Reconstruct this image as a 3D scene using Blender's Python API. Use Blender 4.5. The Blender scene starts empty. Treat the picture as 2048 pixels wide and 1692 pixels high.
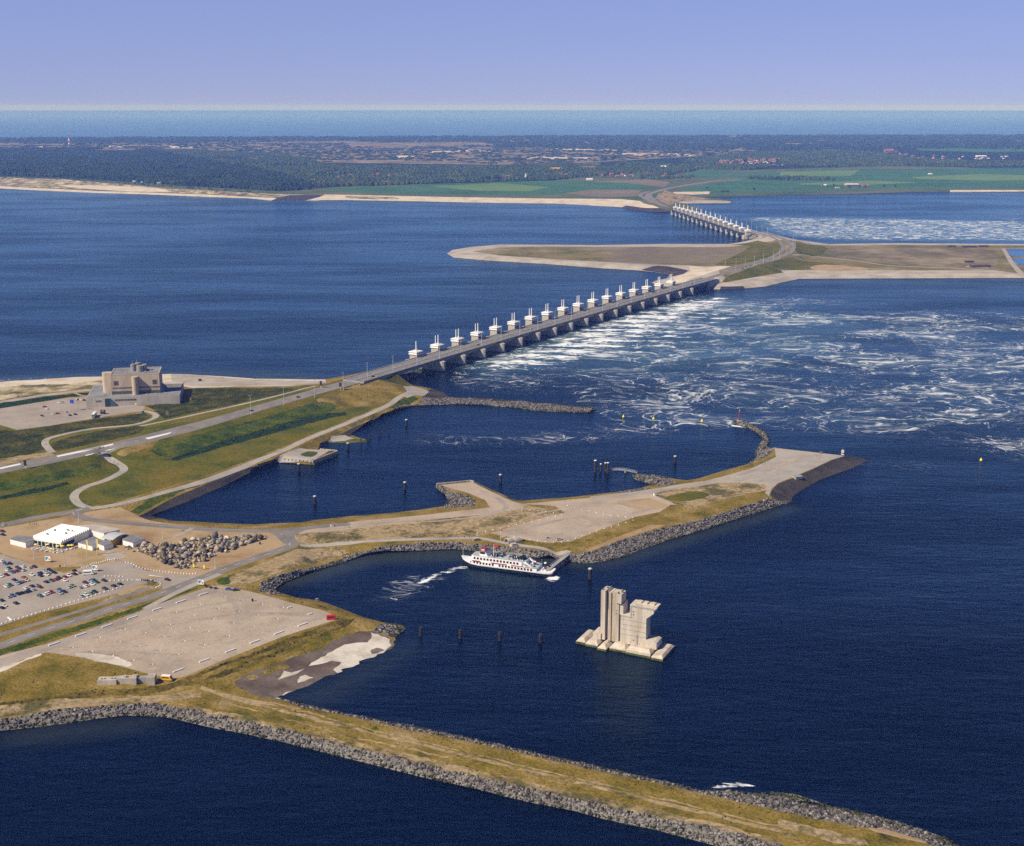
import bpy, math, random
import numpy as np
from mathutils import Vector, Matrix, noise as mnoise
from mathutils.geometry import delaunay_2d_cdt

random.seed(7)
RNG = np.random.default_rng(7)
S = bpy.context.scene
COL = S.collection
R = math.radians

# ------------------------------------------------------------------ camera
F, W2, H2, YH, CAMZ = 2600.0, 1024.0, 846.0, 213.0, 285.0     # photo pixels (2048 wide), horizon row, flying height in m
PITCH = math.atan((H2 - YH) / F)
cd = bpy.data.cameras.new('camera'); cam = bpy.data.objects.new('camera', cd); COL.objects.link(cam)
cam.location = (0, 0, CAMZ); cam.rotation_euler = (math.pi / 2 - PITCH, 0, 0)
cd.sensor_width = 36; cd.lens = F / 2048 * 36; cd.clip_start = 1; cd.clip_end = 120000
S.camera = cam

# ------------------------------------------------------------------ sky, sun, exposure
SUN_EL, SUN_AZ = R(43), math.atan2(-0.84, -0.54)
wd = bpy.data.worlds.new('World'); S.world = wd; wd.use_nodes = True
nt = wd.node_tree; bg = nt.nodes['Background']
sk = nt.nodes.new('ShaderNodeTexSky'); sk.sky_type = 'NISHITA'; sk.sun_disc = False
sk.sun_elevation = SUN_EL; sk.sun_rotation = SUN_AZ % (2 * math.pi)
sk.altitude = 200; sk.air_density = 0.7; sk.dust_density = 0.0; sk.ozone_density = 1.0
tint = nt.nodes.new('ShaderNodeVectorMath'); tint.operation = 'MULTIPLY'; tint.inputs[1].default_value = (.85, .84, 1.40)
nt.links.new(sk.outputs[0], tint.inputs[0]); hz = nt.nodes.new('ShaderNodeTexNoise'); hz.inputs['Scale'].default_value = 2.2; hz.inputs['Detail'].default_value = 4
hm = nt.nodes.new('ShaderNodeMapping'); hm.inputs['Scale'].default_value = (1, 1, 7); hc = nt.nodes.new('ShaderNodeTexCoord')
nt.links.new(hc.outputs['Generated'], hm.inputs[0]); nt.links.new(hm.outputs[0], hz.inputs['Vector'])
hr = nt.nodes.new('ShaderNodeMapRange'); hr.inputs[1].default_value = .3; hr.inputs[2].default_value = .7; hr.inputs[3].default_value = .50; hr.inputs[4].default_value = .66
nt.links.new(hz.outputs[0], hr.inputs[0])
mist = nt.nodes.new('ShaderNodeMixRGB'); mist.inputs[2].default_value = (4.75, 5.95, 10.9, 1)      # thin bright summer haze over the whole sky
sx = nt.nodes.new('ShaderNodeSeparateXYZ'); el = nt.nodes.new('ShaderNodeMapRange'); el.interpolation_type = 'SMOOTHSTEP'
nt.links.new(hc.outputs['Generated'], sx.inputs[0]); nt.links.new(sx.outputs[2], el.inputs[0]); el.inputs[1].default_value = .05; el.inputs[2].default_value = .40; el.inputs[3].default_value = 1; el.inputs[4].default_value = 0
hf = nt.nodes.new('ShaderNodeMath'); hf.operation = 'MULTIPLY'; nt.links.new(hr.outputs[0], hf.inputs[0]); nt.links.new(el.outputs[0], hf.inputs[1])
nt.links.new(hf.outputs[0], mist.inputs[0]); nt.links.new(tint.outputs[0], mist.inputs[1]); nt.links.new(mist.outputs[0], bg.inputs[0]); bg.inputs[1].default_value = 0.055
sl = bpy.data.lights.new('sun', 'SUN'); so = bpy.data.objects.new('sun', sl); COL.objects.link(so)
sl.energy = 5.0; sl.angle = R(0.5); sl.color = (1.0, 0.90, 0.74)
sd = Vector((math.sin(SUN_AZ) * math.cos(SUN_EL), math.cos(SUN_AZ) * math.cos(SUN_EL), math.sin(SUN_EL)))
so.rotation_euler = sd.to_track_quat('Z', 'Y').to_euler(); so.location = sd * 900
S.view_settings.view_transform = 'Standard'; S.view_settings.look = 'None'
S.view_settings.gamma = 1.0; S.view_settings.exposure = 0.24
S.cycles.use_denoising = False
S.cycles.max_bounces = 6; S.cycles.volume_bounces = 1; S.cycles.transparent_max_bounces = 6
S.cycles.volume_step_rate = 10

# ------------------------------------------------------------------ picture <-> ground
SP, CP = math.sin(PITCH), math.cos(PITCH)
def rays(px):
    px = np.asarray(px, float)
    dx = (px[:, 0] - W2) / F; dy = (px[:, 1] - H2) / F
    return np.c_[dx, CP - dy * SP, -SP - dy * CP]
def G(px, z=0.0):
    """photo pixels -> world points on the level z"""
    d = rays(px); t = (z - CAMZ) / d[:, 2]
    return np.c_[d[:, 0] * t, d[:, 1] * t]
def g1(x, y, z=0.0):
    p = G([(x, y)], z)[0]; return float(p[0]), float(p[1])
def pxm(y, z=0.0):
    """pixels per metre (across) at row y"""
    d = rays([(W2, y)])[0]; t = (z - CAMZ) / d[2]
    return F / t
def smooth(P, n=4, closed=False):
    P = np.asarray(P, float)
    if len(P) < 3: return P
    Q = np.vstack([P[-1], P, P[:2]]) if closed else np.vstack([2 * P[0] - P[1], P, 2 * P[-1] - P[-2]])
    out = []
    for i in range(1, len(Q) - 2):
        p0, p1, p2, p3 = Q[i - 1:i + 3]
        for k in range(n):
            t = k / n
            out.append(.5 * ((2 * p1) + (p2 - p0) * t + (2 * p0 - 5 * p1 + 4 * p2 - p3) * t * t + (3 * p1 - p0 - 3 * p2 + p3) * t ** 3))
    if not closed: out.append(P[-1])
    return np.array(out)
def densify(P, step, closed=True):
    P = np.asarray(P, float); out = []
    n = len(P)
    for i in range(n if closed else n - 1):
        a, b = P[i], P[(i + 1) % n]
        k = max(1, int(np.linalg.norm(b[:2] - a[:2]) / step))
        for j in range(k): out.append(a + (b - a) * j / k)
    if not closed: out.append(P[-1])
    return np.array(out)
def inside(poly, X, Y):
    poly = np.asarray(poly); r = np.zeros(len(X), bool); n = len(poly)
    lo, hi = poly.min(0), poly.max(0)
    idx = np.where((X >= lo[0]) & (X <= hi[0]) & (Y >= lo[1]) & (Y <= hi[1]))[0]
    if not len(idx): return r
    x, y = X[idx], Y[idx]; c = np.zeros(len(idx), bool)
    for i in range(n):
        x1, y1 = poly[i]; x2, y2 = poly[(i + 1) % n]
        if y1 == y2: continue
        m = ((y1 > y) != (y2 > y)) & (x < (x2 - x1) * (y - y1) / (y2 - y1) + x1)
        c ^= m
    r[idx] = c
    return r
def ribbon(P, w):
    P = np.asarray(P, float); d = np.gradient(P, axis=0); d /= np.linalg.norm(d, axis=1)[:, None] + 1e-9
    n = np.c_[-d[:, 1], d[:, 0]]
    return np.vstack([P + n * w / 2, (P - n * w / 2)[::-1]])

# ------------------------------------------------------------------ materials
MATS = {}
def _new(name):
    m = bpy.data.materials.new(name); m.use_nodes = True
    b = m.node_tree.nodes['Principled BSDF']; MATS[name] = m
    return m, m.node_tree.nodes, m.node_tree.links, b
def flat(name, col, rough=.6, metal=0, spec=.3):
    if name in MATS: return MATS[name]
    m, N, L, b = _new(name)
    b.inputs['Base Color'].default_value = (*col, 1); b.inputs['Roughness'].default_value = rough
    b.inputs['Metallic'].default_value = metal; b.inputs['Specular IOR Level'].default_value = spec
    return m
def mottled(name, cols, scale, rough=.9, detail=6, stretch=(1, 1, 1), fine=None, bump=0, bscale=1.0, island=0, objrand=0, spec=.05, lo=.35, hi=.65):
    """procedural colour: a noise in world metres through a ramp of the given colours, a finer noise on top"""
    if name in MATS: return MATS[name]
    m, N, L, b = _new(name)
    tc = N.new('ShaderNodeTexCoord'); mp = N.new('ShaderNodeMapping'); mp.inputs['Scale'].default_value = stretch
    L.new(tc.outputs['Object'], mp.inputs[0])
    n1 = N.new('ShaderNodeTexNoise'); n1.inputs['Scale'].default_value = scale; n1.inputs['Detail'].default_value = detail
    n1.inputs['Roughness'].default_value = .62
    L.new(mp.outputs[0], n1.inputs['Vector'])
    rp = N.new('ShaderNodeValToRGB'); e = rp.color_ramp.elements
    k = len(cols)
    e[0].position = lo; e[0].color = (*cols[0], 1); e[1].position = hi; e[1].color = (*cols[-1], 1)
    for i in range(1, k - 1):
        q = e.new(lo + (hi - lo) * i / (k - 1)); q.color = (*cols[i], 1)
    L.new(n1.outputs[0], rp.inputs[0]); out = rp.outputs[0]
    if fine:
        n2 = N.new('ShaderNodeTexNoise'); n2.inputs['Scale'].default_value = fine[0]; n2.inputs['Detail'].default_value = 4
        n2.inputs['Roughness'].default_value = .7
        L.new(mp.outputs[0], n2.inputs['Vector'])
        mr = N.new('ShaderNodeMapRange'); mr.inputs[1].default_value = .3; mr.inputs[2].default_value = .7
        mr.inputs[3].default_value = 1 - fine[1]; mr.inputs[4].default_value = 1 + fine[1]
        L.new(n2.outputs[0], mr.inputs[0])
        mx = N.new('ShaderNodeVectorMath'); mx.operation = 'SCALE'
        L.new(out, mx.inputs[0]); L.new(mr.outputs[0], mx.inputs['Scale']); out = mx.outputs[0]
    if island:
        ge = N.new('ShaderNodeNewGeometry'); mr = N.new('ShaderNodeMapRange')
        mr.inputs[3].default_value = 1 - island; mr.inputs[4].default_value = 1 + island
        L.new(ge.outputs['Random Per Island'], mr.inputs[0])
        mx = N.new('ShaderNodeVectorMath'); mx.operation = 'SCALE'
        L.new(out, mx.inputs[0]); L.new(mr.outputs[0], mx.inputs['Scale']); out = mx.outputs[0]
    if objrand:
        ge = N.new('ShaderNodeObjectInfo'); mr = N.new('ShaderNodeMapRange')
        mr.inputs[3].default_value = 1 - objrand; mr.inputs[4].default_value = 1 + objrand
        L.new(ge.outputs['Random'], mr.inputs[0])
        mx = N.new('ShaderNodeVectorMath'); mx.operation = 'SCALE'
        L.new(out, mx.inputs[0]); L.new(mr.outputs[0], mx.inputs['Scale']); out = mx.outputs[0]
    L.new(out, b.inputs['Base Color']); b.inputs['Roughness'].default_value = rough
    b.inputs['Specular IOR Level'].default_value = spec
    if bump:
        n3 = N.new('ShaderNodeTexNoise'); n3.inputs['Scale'].default_value = bscale; n3.inputs['Detail'].default_value = 5
        L.new(tc.outputs['Object'], n3.inputs['Vector'])
        bp = N.new('ShaderNodeBump'); bp.inputs['Distance'].default_value = bump
        L.new(n3.outputs[0], bp.inputs['Height']); L.new(bp.outputs[0], b.inputs['Normal'])
    return m
# ground cover (true albedo)
mottled('dry_grass', [(.095, .085, .008), (.175, .125, .018), (.225, .158, .036), (.29, .205, .085)], .045, fine=(.8, .5), bump=.5, bscale=.5)
mottled('green_grass', [(.052, .066, .003), (.100, .098, .005), (.150, .112, .010)], .028, fine=(.35, .25), bump=.5, bscale=.4)
mottled('lush_grass', [(.022, .038, .003), (.050, .074, .004), (.09, .098, .006)], .05, fine=(.4, .45), bump=.6, bscale=.4)
mottled('scrub', [(.020, .030, .004), (.045, .050, .007), (.095, .08, .014)], .07, fine=(.35, .4), bump=1.2, bscale=.3)
mottled('brown_scrub', [(.055, .048, .006), (.11, .080, .012), (.18, .125, .028)], .08, fine=(.4, .45), bump=1.0, bscale=.4)
mottled('hedge', [(.008, .022, .007), (.016, .038, .010), (.03, .05, .014)], .2, fine=(.6, .4), bump=.8, bscale=.5)
mottled('sand_soil', [(.26, .17, .085), (.34, .235, .125), (.38, .28, .165), (.30, .22, .10)], .03, fine=(.6, .12))
mottled('sparse_grass', [(.10, .09, .03), (.22, .165, .075), (.33, .25, .14), (.30, .22, .11)], .05, fine=(.4, .42), lo=.38, hi=.62)
mottled('gravel', [(.30, .24, .18), (.385, .31, .235), (.43, .355, .275)], .03, fine=(1.1, .24))
mottled('gravel_worn', [(.28, .235, .19), (.34, .285, .225), (.41, .34, .265)], .05, fine=(.9, .25))
mottled('asphalt', [(.165, .15, .135), (.205, .185, .165), (.235, .21, .19)], .06, fine=(.6, .10), stretch=(1, 1, 1))
mottled('car_park', [(.25, .215, .18), (.315, .27, .225), (.36, .31, .26)], .03, fine=(.5, .10))
mottled('concrete_path', [(.28, .255, .22), (.34, .31, .27), (.38, .34, .29)], .06, fine=(.5, .10))
mottled('beach_sand', [(.42, .35, .25), (.55, .47, .36), (.62, .54, .43)], .03, fine=(.3, .08))
mottled('dune_grass', [(.09, .085, .03), (.20, .17, .08), (.42, .35, .22), (.50, .43, .30)], .035, fine=(.2, .25), lo=.36, hi=.66)
mottled('rock_bed', [(.10, .09, .075), (.16, .145, .125), (.22, .2, .17)], .3, fine=(1.2, .4))
mottled('dark_slope', [(.035, .03, .026), (.055, .048, .042), (.075, .066, .055)], .06, fine=(.5, .25))
mottled('mud', [(.085, .06, .045), (.13, .10, .08), (.19, .155, .125)], .05, fine=(.5, .2))
mottled('shell_sand', [(.42, .37, .30), (.56, .51, .43), (.62, .57, .49)], .08, fine=(.6, .12))
mottled('weed', [(.05, .06, .01), (.09, .10, .018), (.13, .12, .03)], .2, fine=(.8, .3))
mottled('pale_revetment', [(.30, .26, .21), (.38, .335, .275), (.44, .39, .33)], .03, fine=(.2, .10))
mottled('farm_green', [(.035, .10, .040), (.048, .125, .050), (.06, .135, .06)], .004, fine=(.05, .12))
mottled('farm_light', [(.10, .18, .05), (.13, .21, .06)], .004, fine=(.05, .1))
mottled('farm_brown', [(.15, .125, .075), (.20, .165, .10)], .006, fine=(.05, .12))
mottled('polder', [(.05, .085, .028), (.09, .11, .04), (.14, .13, .06)], .003, fine=(.03, .2))
mottled('island_grass', [(.09, .095, .022), (.165, .14, .042), (.20, .16, .075), (.26, .22, .12)], .012, fine=(.12, .2))
mottled('heath', [(.08, .085, .035), (.16, .13, .07), (.28, .23, .14)], .006, fine=(.04, .3))
mottled('forest_floor', [(.012, .026, .010), (.022, .04, .015)], .01, fine=(.05, .3))
flat('white_paint', (.78, .77, .74), .5)
flat('marking', (.72, .72, .70), .6)
mottled('concrete', [(.34, .30, .24), (.43, .38, .31), (.50, .45, .38)], .25, fine=(1.5, .12), stretch=(1, 1, .35))
mottled('dark_timber', [(.03, .026, .022), (.06, .05, .04)], .6, fine=(2, .3))
mottled('stone', [(.055, .050, .045), (.125, .112, .10), (.22, .20, .18)], .5, island=.75, fine=(2.5, .3))
mottled('stone_pale', [(.20, .17, .12), (.34, .29, .215), (.46, .40, .31)], .4, objrand=.65, fine=(2.0, .3))
mottled('stone_dark', [(.05, .048, .045), (.11, .105, .10), (.2, .19, .18)], .4, objrand=.6, fine=(2.0, .3))

# ------------------------------------------------------------------ object helpers
def put(name, me, parent=None, loc=None, rz=None):
    o = bpy.data.objects.new(name, me); COL.objects.link(o)
    if parent: o.parent = parent
    if loc is not None: o.location = loc
    if rz is not None: o.rotation_euler = (0, 0, rz)
    return o
def tag(o, label, cat, group=None):
    o['label'] = label; o['category'] = cat
    if group: o['group'] = group
    return o
def struct(o, kind='structure'):
    o['kind'] = kind; return o
def thing(name, label, cat, loc=(0, 0, 0), rz=0, group=None):
    return tag(put(name, None, None, loc, rz), label, cat, group)
def copy_tree(o, parent=None):
    c = o.copy(); COL.objects.link(c)
    if parent: c.parent = parent
    for ch in list(o.children): copy_tree(ch, c)
    return c
def npmesh(name, V, T, mats, mi=None, shade=False):
    V = np.asarray(V, np.float32); T = np.asarray(T, np.int32)
    me = bpy.data.meshes.new(name)
    me.vertices.add(len(V)); me.vertices.foreach_set('co', V.ravel())
    k = T.shape[1]
    me.loops.add(T.size); me.loops.foreach_set('vertex_index', T.ravel())
    me.polygons.add(len(T)); me.polygons.foreach_set('loop_start', np.arange(0, T.size, k, dtype=np.int32))
    for m in mats: me.materials.append(MATS[m])
    if mi is not None: me.polygons.foreach_set('material_index', np.asarray(mi, np.int32))
    if shade: me.polygons.foreach_set('use_smooth', np.ones(len(T), bool))
    me.update(calc_edges=True); me.validate()
    return me
class MB:
    """collects boxes, prisms and tubes and links them as ONE mesh object"""
    def __init__(s): s.v = []; s.f = []; s.m = []; s.mats = []
    def mi(s, mat):
        if mat not in s.mats: s.mats.append(mat)
        return s.mats.index(mat)
    def add(s, V, Fs, mat):
        o = len(s.v); s.v += [tuple(map(float, p)) for p in V]; k = s.mi(mat)
        for f in Fs: s.f.append([i + o for i in f]); s.m.append(k)
        return s
    def prism(s, poly, z0, z1, mat, poly1=None):
        a = sum(poly[i][0] * poly[(i + 1) % len(poly)][1] - poly[(i + 1) % len(poly)][0] * poly[i][1] for i in range(len(poly)))
        if a < 0:
            poly = poly[::-1]
            if poly1: poly1 = poly1[::-1]
        p1 = poly1 or poly; n = len(poly)
        V = [(x, y, z0) for x, y in poly] + [(x, y, z1) for x, y in p1]
        Fs = [list(range(n))[::-1], list(range(n, 2 * n))] + [[i, (i + 1) % n, n + (i + 1) % n, n + i] for i in range(n)]
        return s.add(V, Fs, mat)
    def box(s, x0, x1, y0, y1, z0, z1, mat, bev=0):
        return s.prism([(x0, y0), (x1, y0), (x1, y1), (x0, y1)], z0, z1, mat)
    def side(s, prof, y0, y1, mat):
        """profile in (x,z) extruded along y"""
        a = sum(prof[i][0] * prof[(i + 1) % len(prof)][1] - prof[(i + 1) % len(prof)][0] * prof[i][1] for i in range(len(prof)))
        if a < 0: prof = prof[::-1]
        n = len(prof)
        V = [(x, y0, z) for x, z in prof] + [(x, y1, z) for x, z in prof]
        Fs = [list(range(n)), list(range(n, 2 * n))[::-1]] + [[(i + 1) % n, i, n + i, n + (i + 1) % n] for i in range(n)]
        return s.add(V, Fs, mat)
    def cyl(s, p0, p1, r0, r1, mat, n=10):
        p0, p1 = Vector(p0), Vector(p1); d = (p1 - p0).normalized()
        a = d.orthogonal().normalized(); b = d.cross(a); V = []
        for p, r in ((p0, r0), (p1, r1)):
            for i in range(n):
                t = 2 * math.pi * i / n; V.append(p + (a * math.cos(t) + b * math.sin(t)) * r)
        Fs = [list(range(n))[::-1], list(range(n, 2 * n))] + [[i, (i + 1) % n, n + (i + 1) % n, n + i] for i in range(n)]
        return s.add(V, Fs, mat)
    def lathe(s, prof, mat, n=12, c=(0, 0)):
        V = []; Fs = []
        for r, z in prof:
            for i in range(n):
                t = 2 * math.pi * i / n; V.append((c[0] + r * math.cos(t), c[1] + r * math.sin(t), z))
        k = len(prof)
        for j in range(k - 1):
            for i in range(n): Fs.append([j * n + i, j * n + (i + 1) % n, (j + 1) * n + (i + 1) % n, (j + 1) * n + i])
        Fs += [list(range(n))[::-1], list(range((k - 1) * n, k * n))]
        return s.add(V, Fs, mat)
    def loft(s, rings, mat, cap=True):
        n = len(rings[0]); V = [p for r in rings for p in r]; Fs = []
        for j in range(len(rings) - 1):
            for i in range(n): Fs.append([j * n + i, j * n + (i + 1) % n, (j + 1) * n + (i + 1) % n, (j + 1) * n + i])
        if cap: Fs += [list(range(n))[::-1], list(range((len(rings) - 1) * n, len(rings) * n))]
        return s.add(V, Fs, mat)
    def mesh(s, name):
        me = bpy.data.meshes.new(name); me.from_pydata(s.v, [], s.f)
        for m in s.mats: me.materials.append(MATS[m])
        me.polygons.foreach_set('material_index', s.m); me.update()
        return me
    def build(s, name, parent=None, loc=None, rz=None):
        return put(name, s.mesh(name), parent, loc, rz)

# ------------------------------------------------------------------ terrain patches
class Patch:
    """breaklines (photo pixels with a height) -> height model; zones painted on it -> one mesh per ground cover"""
    def __init__(s, res, zmax):
        s.res, s.zmax = res, zmax; s.V = []; s.Z = []; s.E = []; s.zones = []; s.outline = None
    def line(s, px, z, closed=False, step=None):
        z = np.broadcast_to(np.asarray(z, float), (len(px),))
        P = np.array([[*g1(x, y, h), h] for (x, y), h in zip(px, z)])
        s.wline(P, closed)
        return P
    def wline(s, P, closed=False):
        o = len(s.V); n = len(P)
        s.V += [tuple(p[:2]) for p in P]; s.Z += [float(p[2]) for p in P]
        s.E += [(o + i, o + i + 1) for i in range(n - 1)] + ([(o + n - 1, o)] if closed else [])
    def bake(s):
        out = delaunay_2d_cdt([Vector(v) for v in s.V], s.E, [], 0, 1e-4)
        V = np.array([tuple(v) for v in out[0]]); T = np.array(out[2]); orig = out[3]
        Z = np.full(len(V), np.nan)
        for i, o in enumerate(orig):
            if o: Z[i] = s.Z[o[0]]
        bad = np.where(np.isnan(Z))[0]; ok = np.where(~np.isnan(Z))[0]
        for i in bad:
            d = np.linalg.norm(V[ok] - V[i], axis=1); k = np.argsort(d)[:4]; w = 1 / (d[k] + .1) ** 2
            Z[i] = (Z[ok[k]] * w).sum() / w.sum()
        lo = V.min(0) - 5; hi = V.max(0) + 5; r = s.res; s.lo = lo
        nx, ny = int((hi[0] - lo[0]) / r) + 2, int((hi[1] - lo[1]) / r) + 2
        Hh = np.zeros((ny, nx), np.float32)
        for a, b, c in T:
            A, B, C = V[a], V[b], V[c]
            mn = np.minimum(np.minimum(A, B), C); mx = np.maximum(np.maximum(A, B), C)
            i0, i1 = int((mn[0] - lo[0]) / r), int((mx[0] - lo[0]) / r) + 1
            j0, j1 = int((mn[1] - lo[1]) / r), int((mx[1] - lo[1]) / r) + 1
            X, Y = np.meshgrid(lo[0] + np.arange(i0, i1 + 1) * r, lo[1] + np.arange(j0, j1 + 1) * r)
            den = (B[1] - C[1]) * (A[0] - C[0]) + (C[0] - B[0]) * (A[1] - C[1])
            if abs(den) < 1e-9: continue
            w0 = ((B[1] - C[1]) * (X - C[0]) + (C[0] - B[0]) * (Y - C[1])) / den
            w1 = ((C[1] - A[1]) * (X - C[0]) + (A[0] - C[0]) * (Y - C[1])) / den
            w2 = 1 - w0 - w1; m = (w0 > -1e-6) & (w1 > -1e-6) & (w2 > -1e-6)
            sub = Hh[j0:j1 + 1, i0:i1 + 1]; m = m[:sub.shape[0], :sub.shape[1]]
            sub[m] = (w0 * Z[a] + w1 * Z[b] + w2 * Z[c])[:sub.shape[0], :sub.shape[1]][m]
        s.Hh = Hh
    def h(s, x, y):
        x = np.atleast_1d(np.asarray(x, float)); y = np.atleast_1d(np.asarray(y, float))
        u = np.clip((x - s.lo[0]) / s.res, 0, s.Hh.shape[1] - 1.001); v = np.clip((y - s.lo[1]) / s.res, 0, s.Hh.shape[0] - 1.001)
        i, j = u.astype(int), v.astype(int); a, b = u - i, v - j; H = s.Hh
        return (H[j, i] * (1 - a) * (1 - b) + H[j, i + 1] * a * (1 - b) + H[j + 1, i] * (1 - a) * b + H[j + 1, i + 1] * a * b)
    def hit(s, px):
        """photo pixels -> points on this ground"""
        d = rays(px); n = len(d); res = np.zeros((n, 3)); done = np.zeros(n, bool)
        for z in np.arange(s.zmax, -.21, -.1):
            t = (z - CAMZ) / d[:, 2]; x, y = d[:, 0] * t, d[:, 1] * t
            k = (~done) & ((s.h(x, y) >= z) | (z < -.15))
            res[k] = np.c_[x, y, np.full(n, z)][k]; done |= k
        res[:, 2] = s.h(res[:, 0], res[:, 1])
        return res
    def at(s, x, y):
        p = s.hit([(x, y)])[0]; return float(p[0]), float(p[1]), float(p[2])
    def zone(s, mat, px, n=0, world=False):
        P = np.asarray(px, float) if world else s.hit(px)[:, :2]
        if n: P = smooth(P, n, True)
        s.zones.append((mat, P)); return P
    def road(s, mat, px, w, n=5):
        P = smooth(s.hit(px)[:, :2], n); s.zones.append((mat, ribbon(P, w))); return P
    def finish(s, names, spacing, rough, zstep=6, natural=(), jit=1.6):
        V = [Vector(v) for v in s.V]; E = list(s.E)
        f = .16
        for k_, (mat, P) in enumerate(list(s.zones)):
            Q = densify(P, zstep if mat not in natural else min(zstep, 2.5)); o = len(V); n = len(Q)
            if mat in natural:
                Q = np.array([q + np.array([mnoise.noise((q[0] * f, q[1] * f, 3.1)) + .5 * mnoise.noise((q[0] * .5, q[1] * .5, 9.)), mnoise.noise((q[0] * f, q[1] * f, 7.7)) + .5 * mnoise.noise((q[0] * .5, q[1] * .5, 5.))]) * jit for q in Q])
            s.zones[k_] = (mat, Q)
            V += [Vector(q) for q in Q]; E += [(o + i, o + (i + 1) % n) for i in range(n)]
        lo = np.array(s.outline).min(0); hi = np.array(s.outline).max(0)
        X, Y = np.meshgrid(np.arange(lo[0], hi[0], spacing), np.arange(lo[1], hi[1], spacing))
        X = X.ravel() + RNG.uniform(-.4, .4, X.size) * spacing; Y = Y.ravel() + RNG.uniform(-.4, .4, Y.size) * spacing
        m = inside(s.outline, X, Y); V += [Vector((a, b)) for a, b in zip(X[m], Y[m])]
        out = delaunay_2d_cdt(V, E, [], 0, 1e-3)
        V = np.array([tuple(v) for v in out[0]]); T = np.array(out[2])
        C = V[T].mean(1); keep = inside(s.outline, C[:, 0], C[:, 1]); T, C = T[keep], C[keep]
        cls = np.zeros(len(T), int); mats = [s.base] + [z[0] for z in s.zones]
        for i, (mat, P) in enumerate(s.zones): cls[inside(P, C[:, 0], C[:, 1])] = i + 1
        Z = s.h(V[:, 0], V[:, 1])
        kinds = sorted(set(mats)); cid = np.array([kinds.index(m) for m in mats])[cls]
        # rough ground gets real unevenness
        rv = np.full(len(V), 9.0)
        for k, m in enumerate(kinds): np.minimum.at(rv, T[cid == k].ravel(), rough.get(m, 0))
        nz = RNG.normal(0, 1, len(V)); Z = Z + nz * np.where(rv < 9, rv, 0)
        Z[s.h(V[:, 0], V[:, 1]) < .02] = -.25
        s.faces = {}
        P3 = np.c_[V, Z]
        for k, m in enumerate(kinds):
            Tk = T[cid == k]
            if not len(Tk): continue
            u, inv = np.unique(Tk.ravel(), return_inverse=True)
            struct(put(names.get(m, m), npmesh(names.get(m, m), P3[u], inv.reshape(-1, 3), [m])))
            s.faces[m] = P3[Tk]

# ================================================================== THE NEAR ISLAND
near = Patch(1.5, 13.5)
# water's edge (z = 0), from the far left bottom round to the far left top
dam_s = [(-260, 1520), (-100, 1483), (0, 1464), (102, 1451), (188, 1439), (246, 1433), (290, 1432), (342, 1438), (393, 1450), (478, 1466), (581, 1488), (700, 1518), (839, 1553), (959, 1582), (1044, 1601), (1147, 1624), (1232, 1644), (1300, 1658), (1428, 1691), (1560, 1726), (1720, 1770)]
dam_n = [(2080, 1735), (1928, 1692), (1884, 1672), (1756, 1634), (1665, 1612), (1592, 1592), (1545, 1583), (1500, 1584), (1455, 1584), (1405, 1580), (1355, 1570), (1300, 1558), (1181, 1531), (1078, 1507), (976, 1483), (890, 1466), (805, 1447), (702, 1428), (600, 1407), (553, 1395)]
cove = [(575, 1396), (609, 1376), (655, 1356), (692, 1340), (728, 1324), (760, 1310), (789, 1295), (793, 1283), (790, 1274), (806, 1264), (811, 1256), (802, 1249), (770, 1246), (728, 1235), (680, 1217), (638, 1201), (594, 1195), (557, 1185), (552, 1178), (570, 1166), (606, 1151), (643, 1139), (692, 1124), (728, 1112), (765, 1107), (850, 1102), (904, 1100), (1000, 1107), (1078, 1118), (1118, 1122), (1153, 1126), (1186, 1126), (1213, 1122), (1247, 1114), (1288, 1097), (1339, 1080), (1390, 1066), (1442, 1049), (1510, 1027), (1554, 1013), (1582, 1006), (1585, 993), (1606, 979), (1640, 960), (1681, 945), (1708, 935), (1739, 920), (1716, 915), (1690, 916), (1620, 908), (1545, 899), (1534, 893)]
arm = [(1541, 881), (1536, 868), (1524, 858), (1503, 849), (1486, 842), (1470, 838), (1461, 843), (1463, 847), (1479, 850), (1502, 858), (1516, 868), (1526, 877), (1518, 890), (1510, 902), (1508, 917), (1496, 928)]
harb = [(1442, 943), (1397, 957), (1373, 961), (1330, 955), (1274, 946), (1264, 951), (1268, 958), (1305, 969), (1282, 976), (1247, 981), (1230, 984), (1134, 995), (1044, 1001), (1030, 1000), (1003, 988), (948, 963), (938, 961), (873, 966), (872, 975), (890, 990), (896, 1000), (890, 1012), (839, 1020), (771, 1027), (702, 1032), (600, 1041), (598, 1044), (512, 1048), (427, 1046), (342, 1040), (301, 1033), (376, 1003), (444, 974), (530, 935), (557, 926), (627, 930), (677, 911), (674, 901), (637, 898), (655, 885), (696, 886), (734, 884), (731, 877), (700, 870), (747, 842), (798, 820), (832, 812), (884, 810), (908, 808), (959, 810), (1010, 814), (1078, 822), (1130, 825), (1178, 825), (1195, 820), (1177, 814), (1112, 808), (1027, 801), (959, 797), (908, 796), (896, 793), (890, 786), (873, 780), (858, 776), (822, 769), (806, 764)]
seaside = [(770, 742), (700, 750), (649, 759), (512, 757), (410, 750), (342, 747), (212, 753), (154, 754), (68, 759), (0, 763), (-150, 774), (-300, 786)]
shore = dam_s + dam_n + cove + arm + harb + seaside
W = near.line(shore, 0.0, closed=True)
near.outline = W[:, :2]
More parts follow.
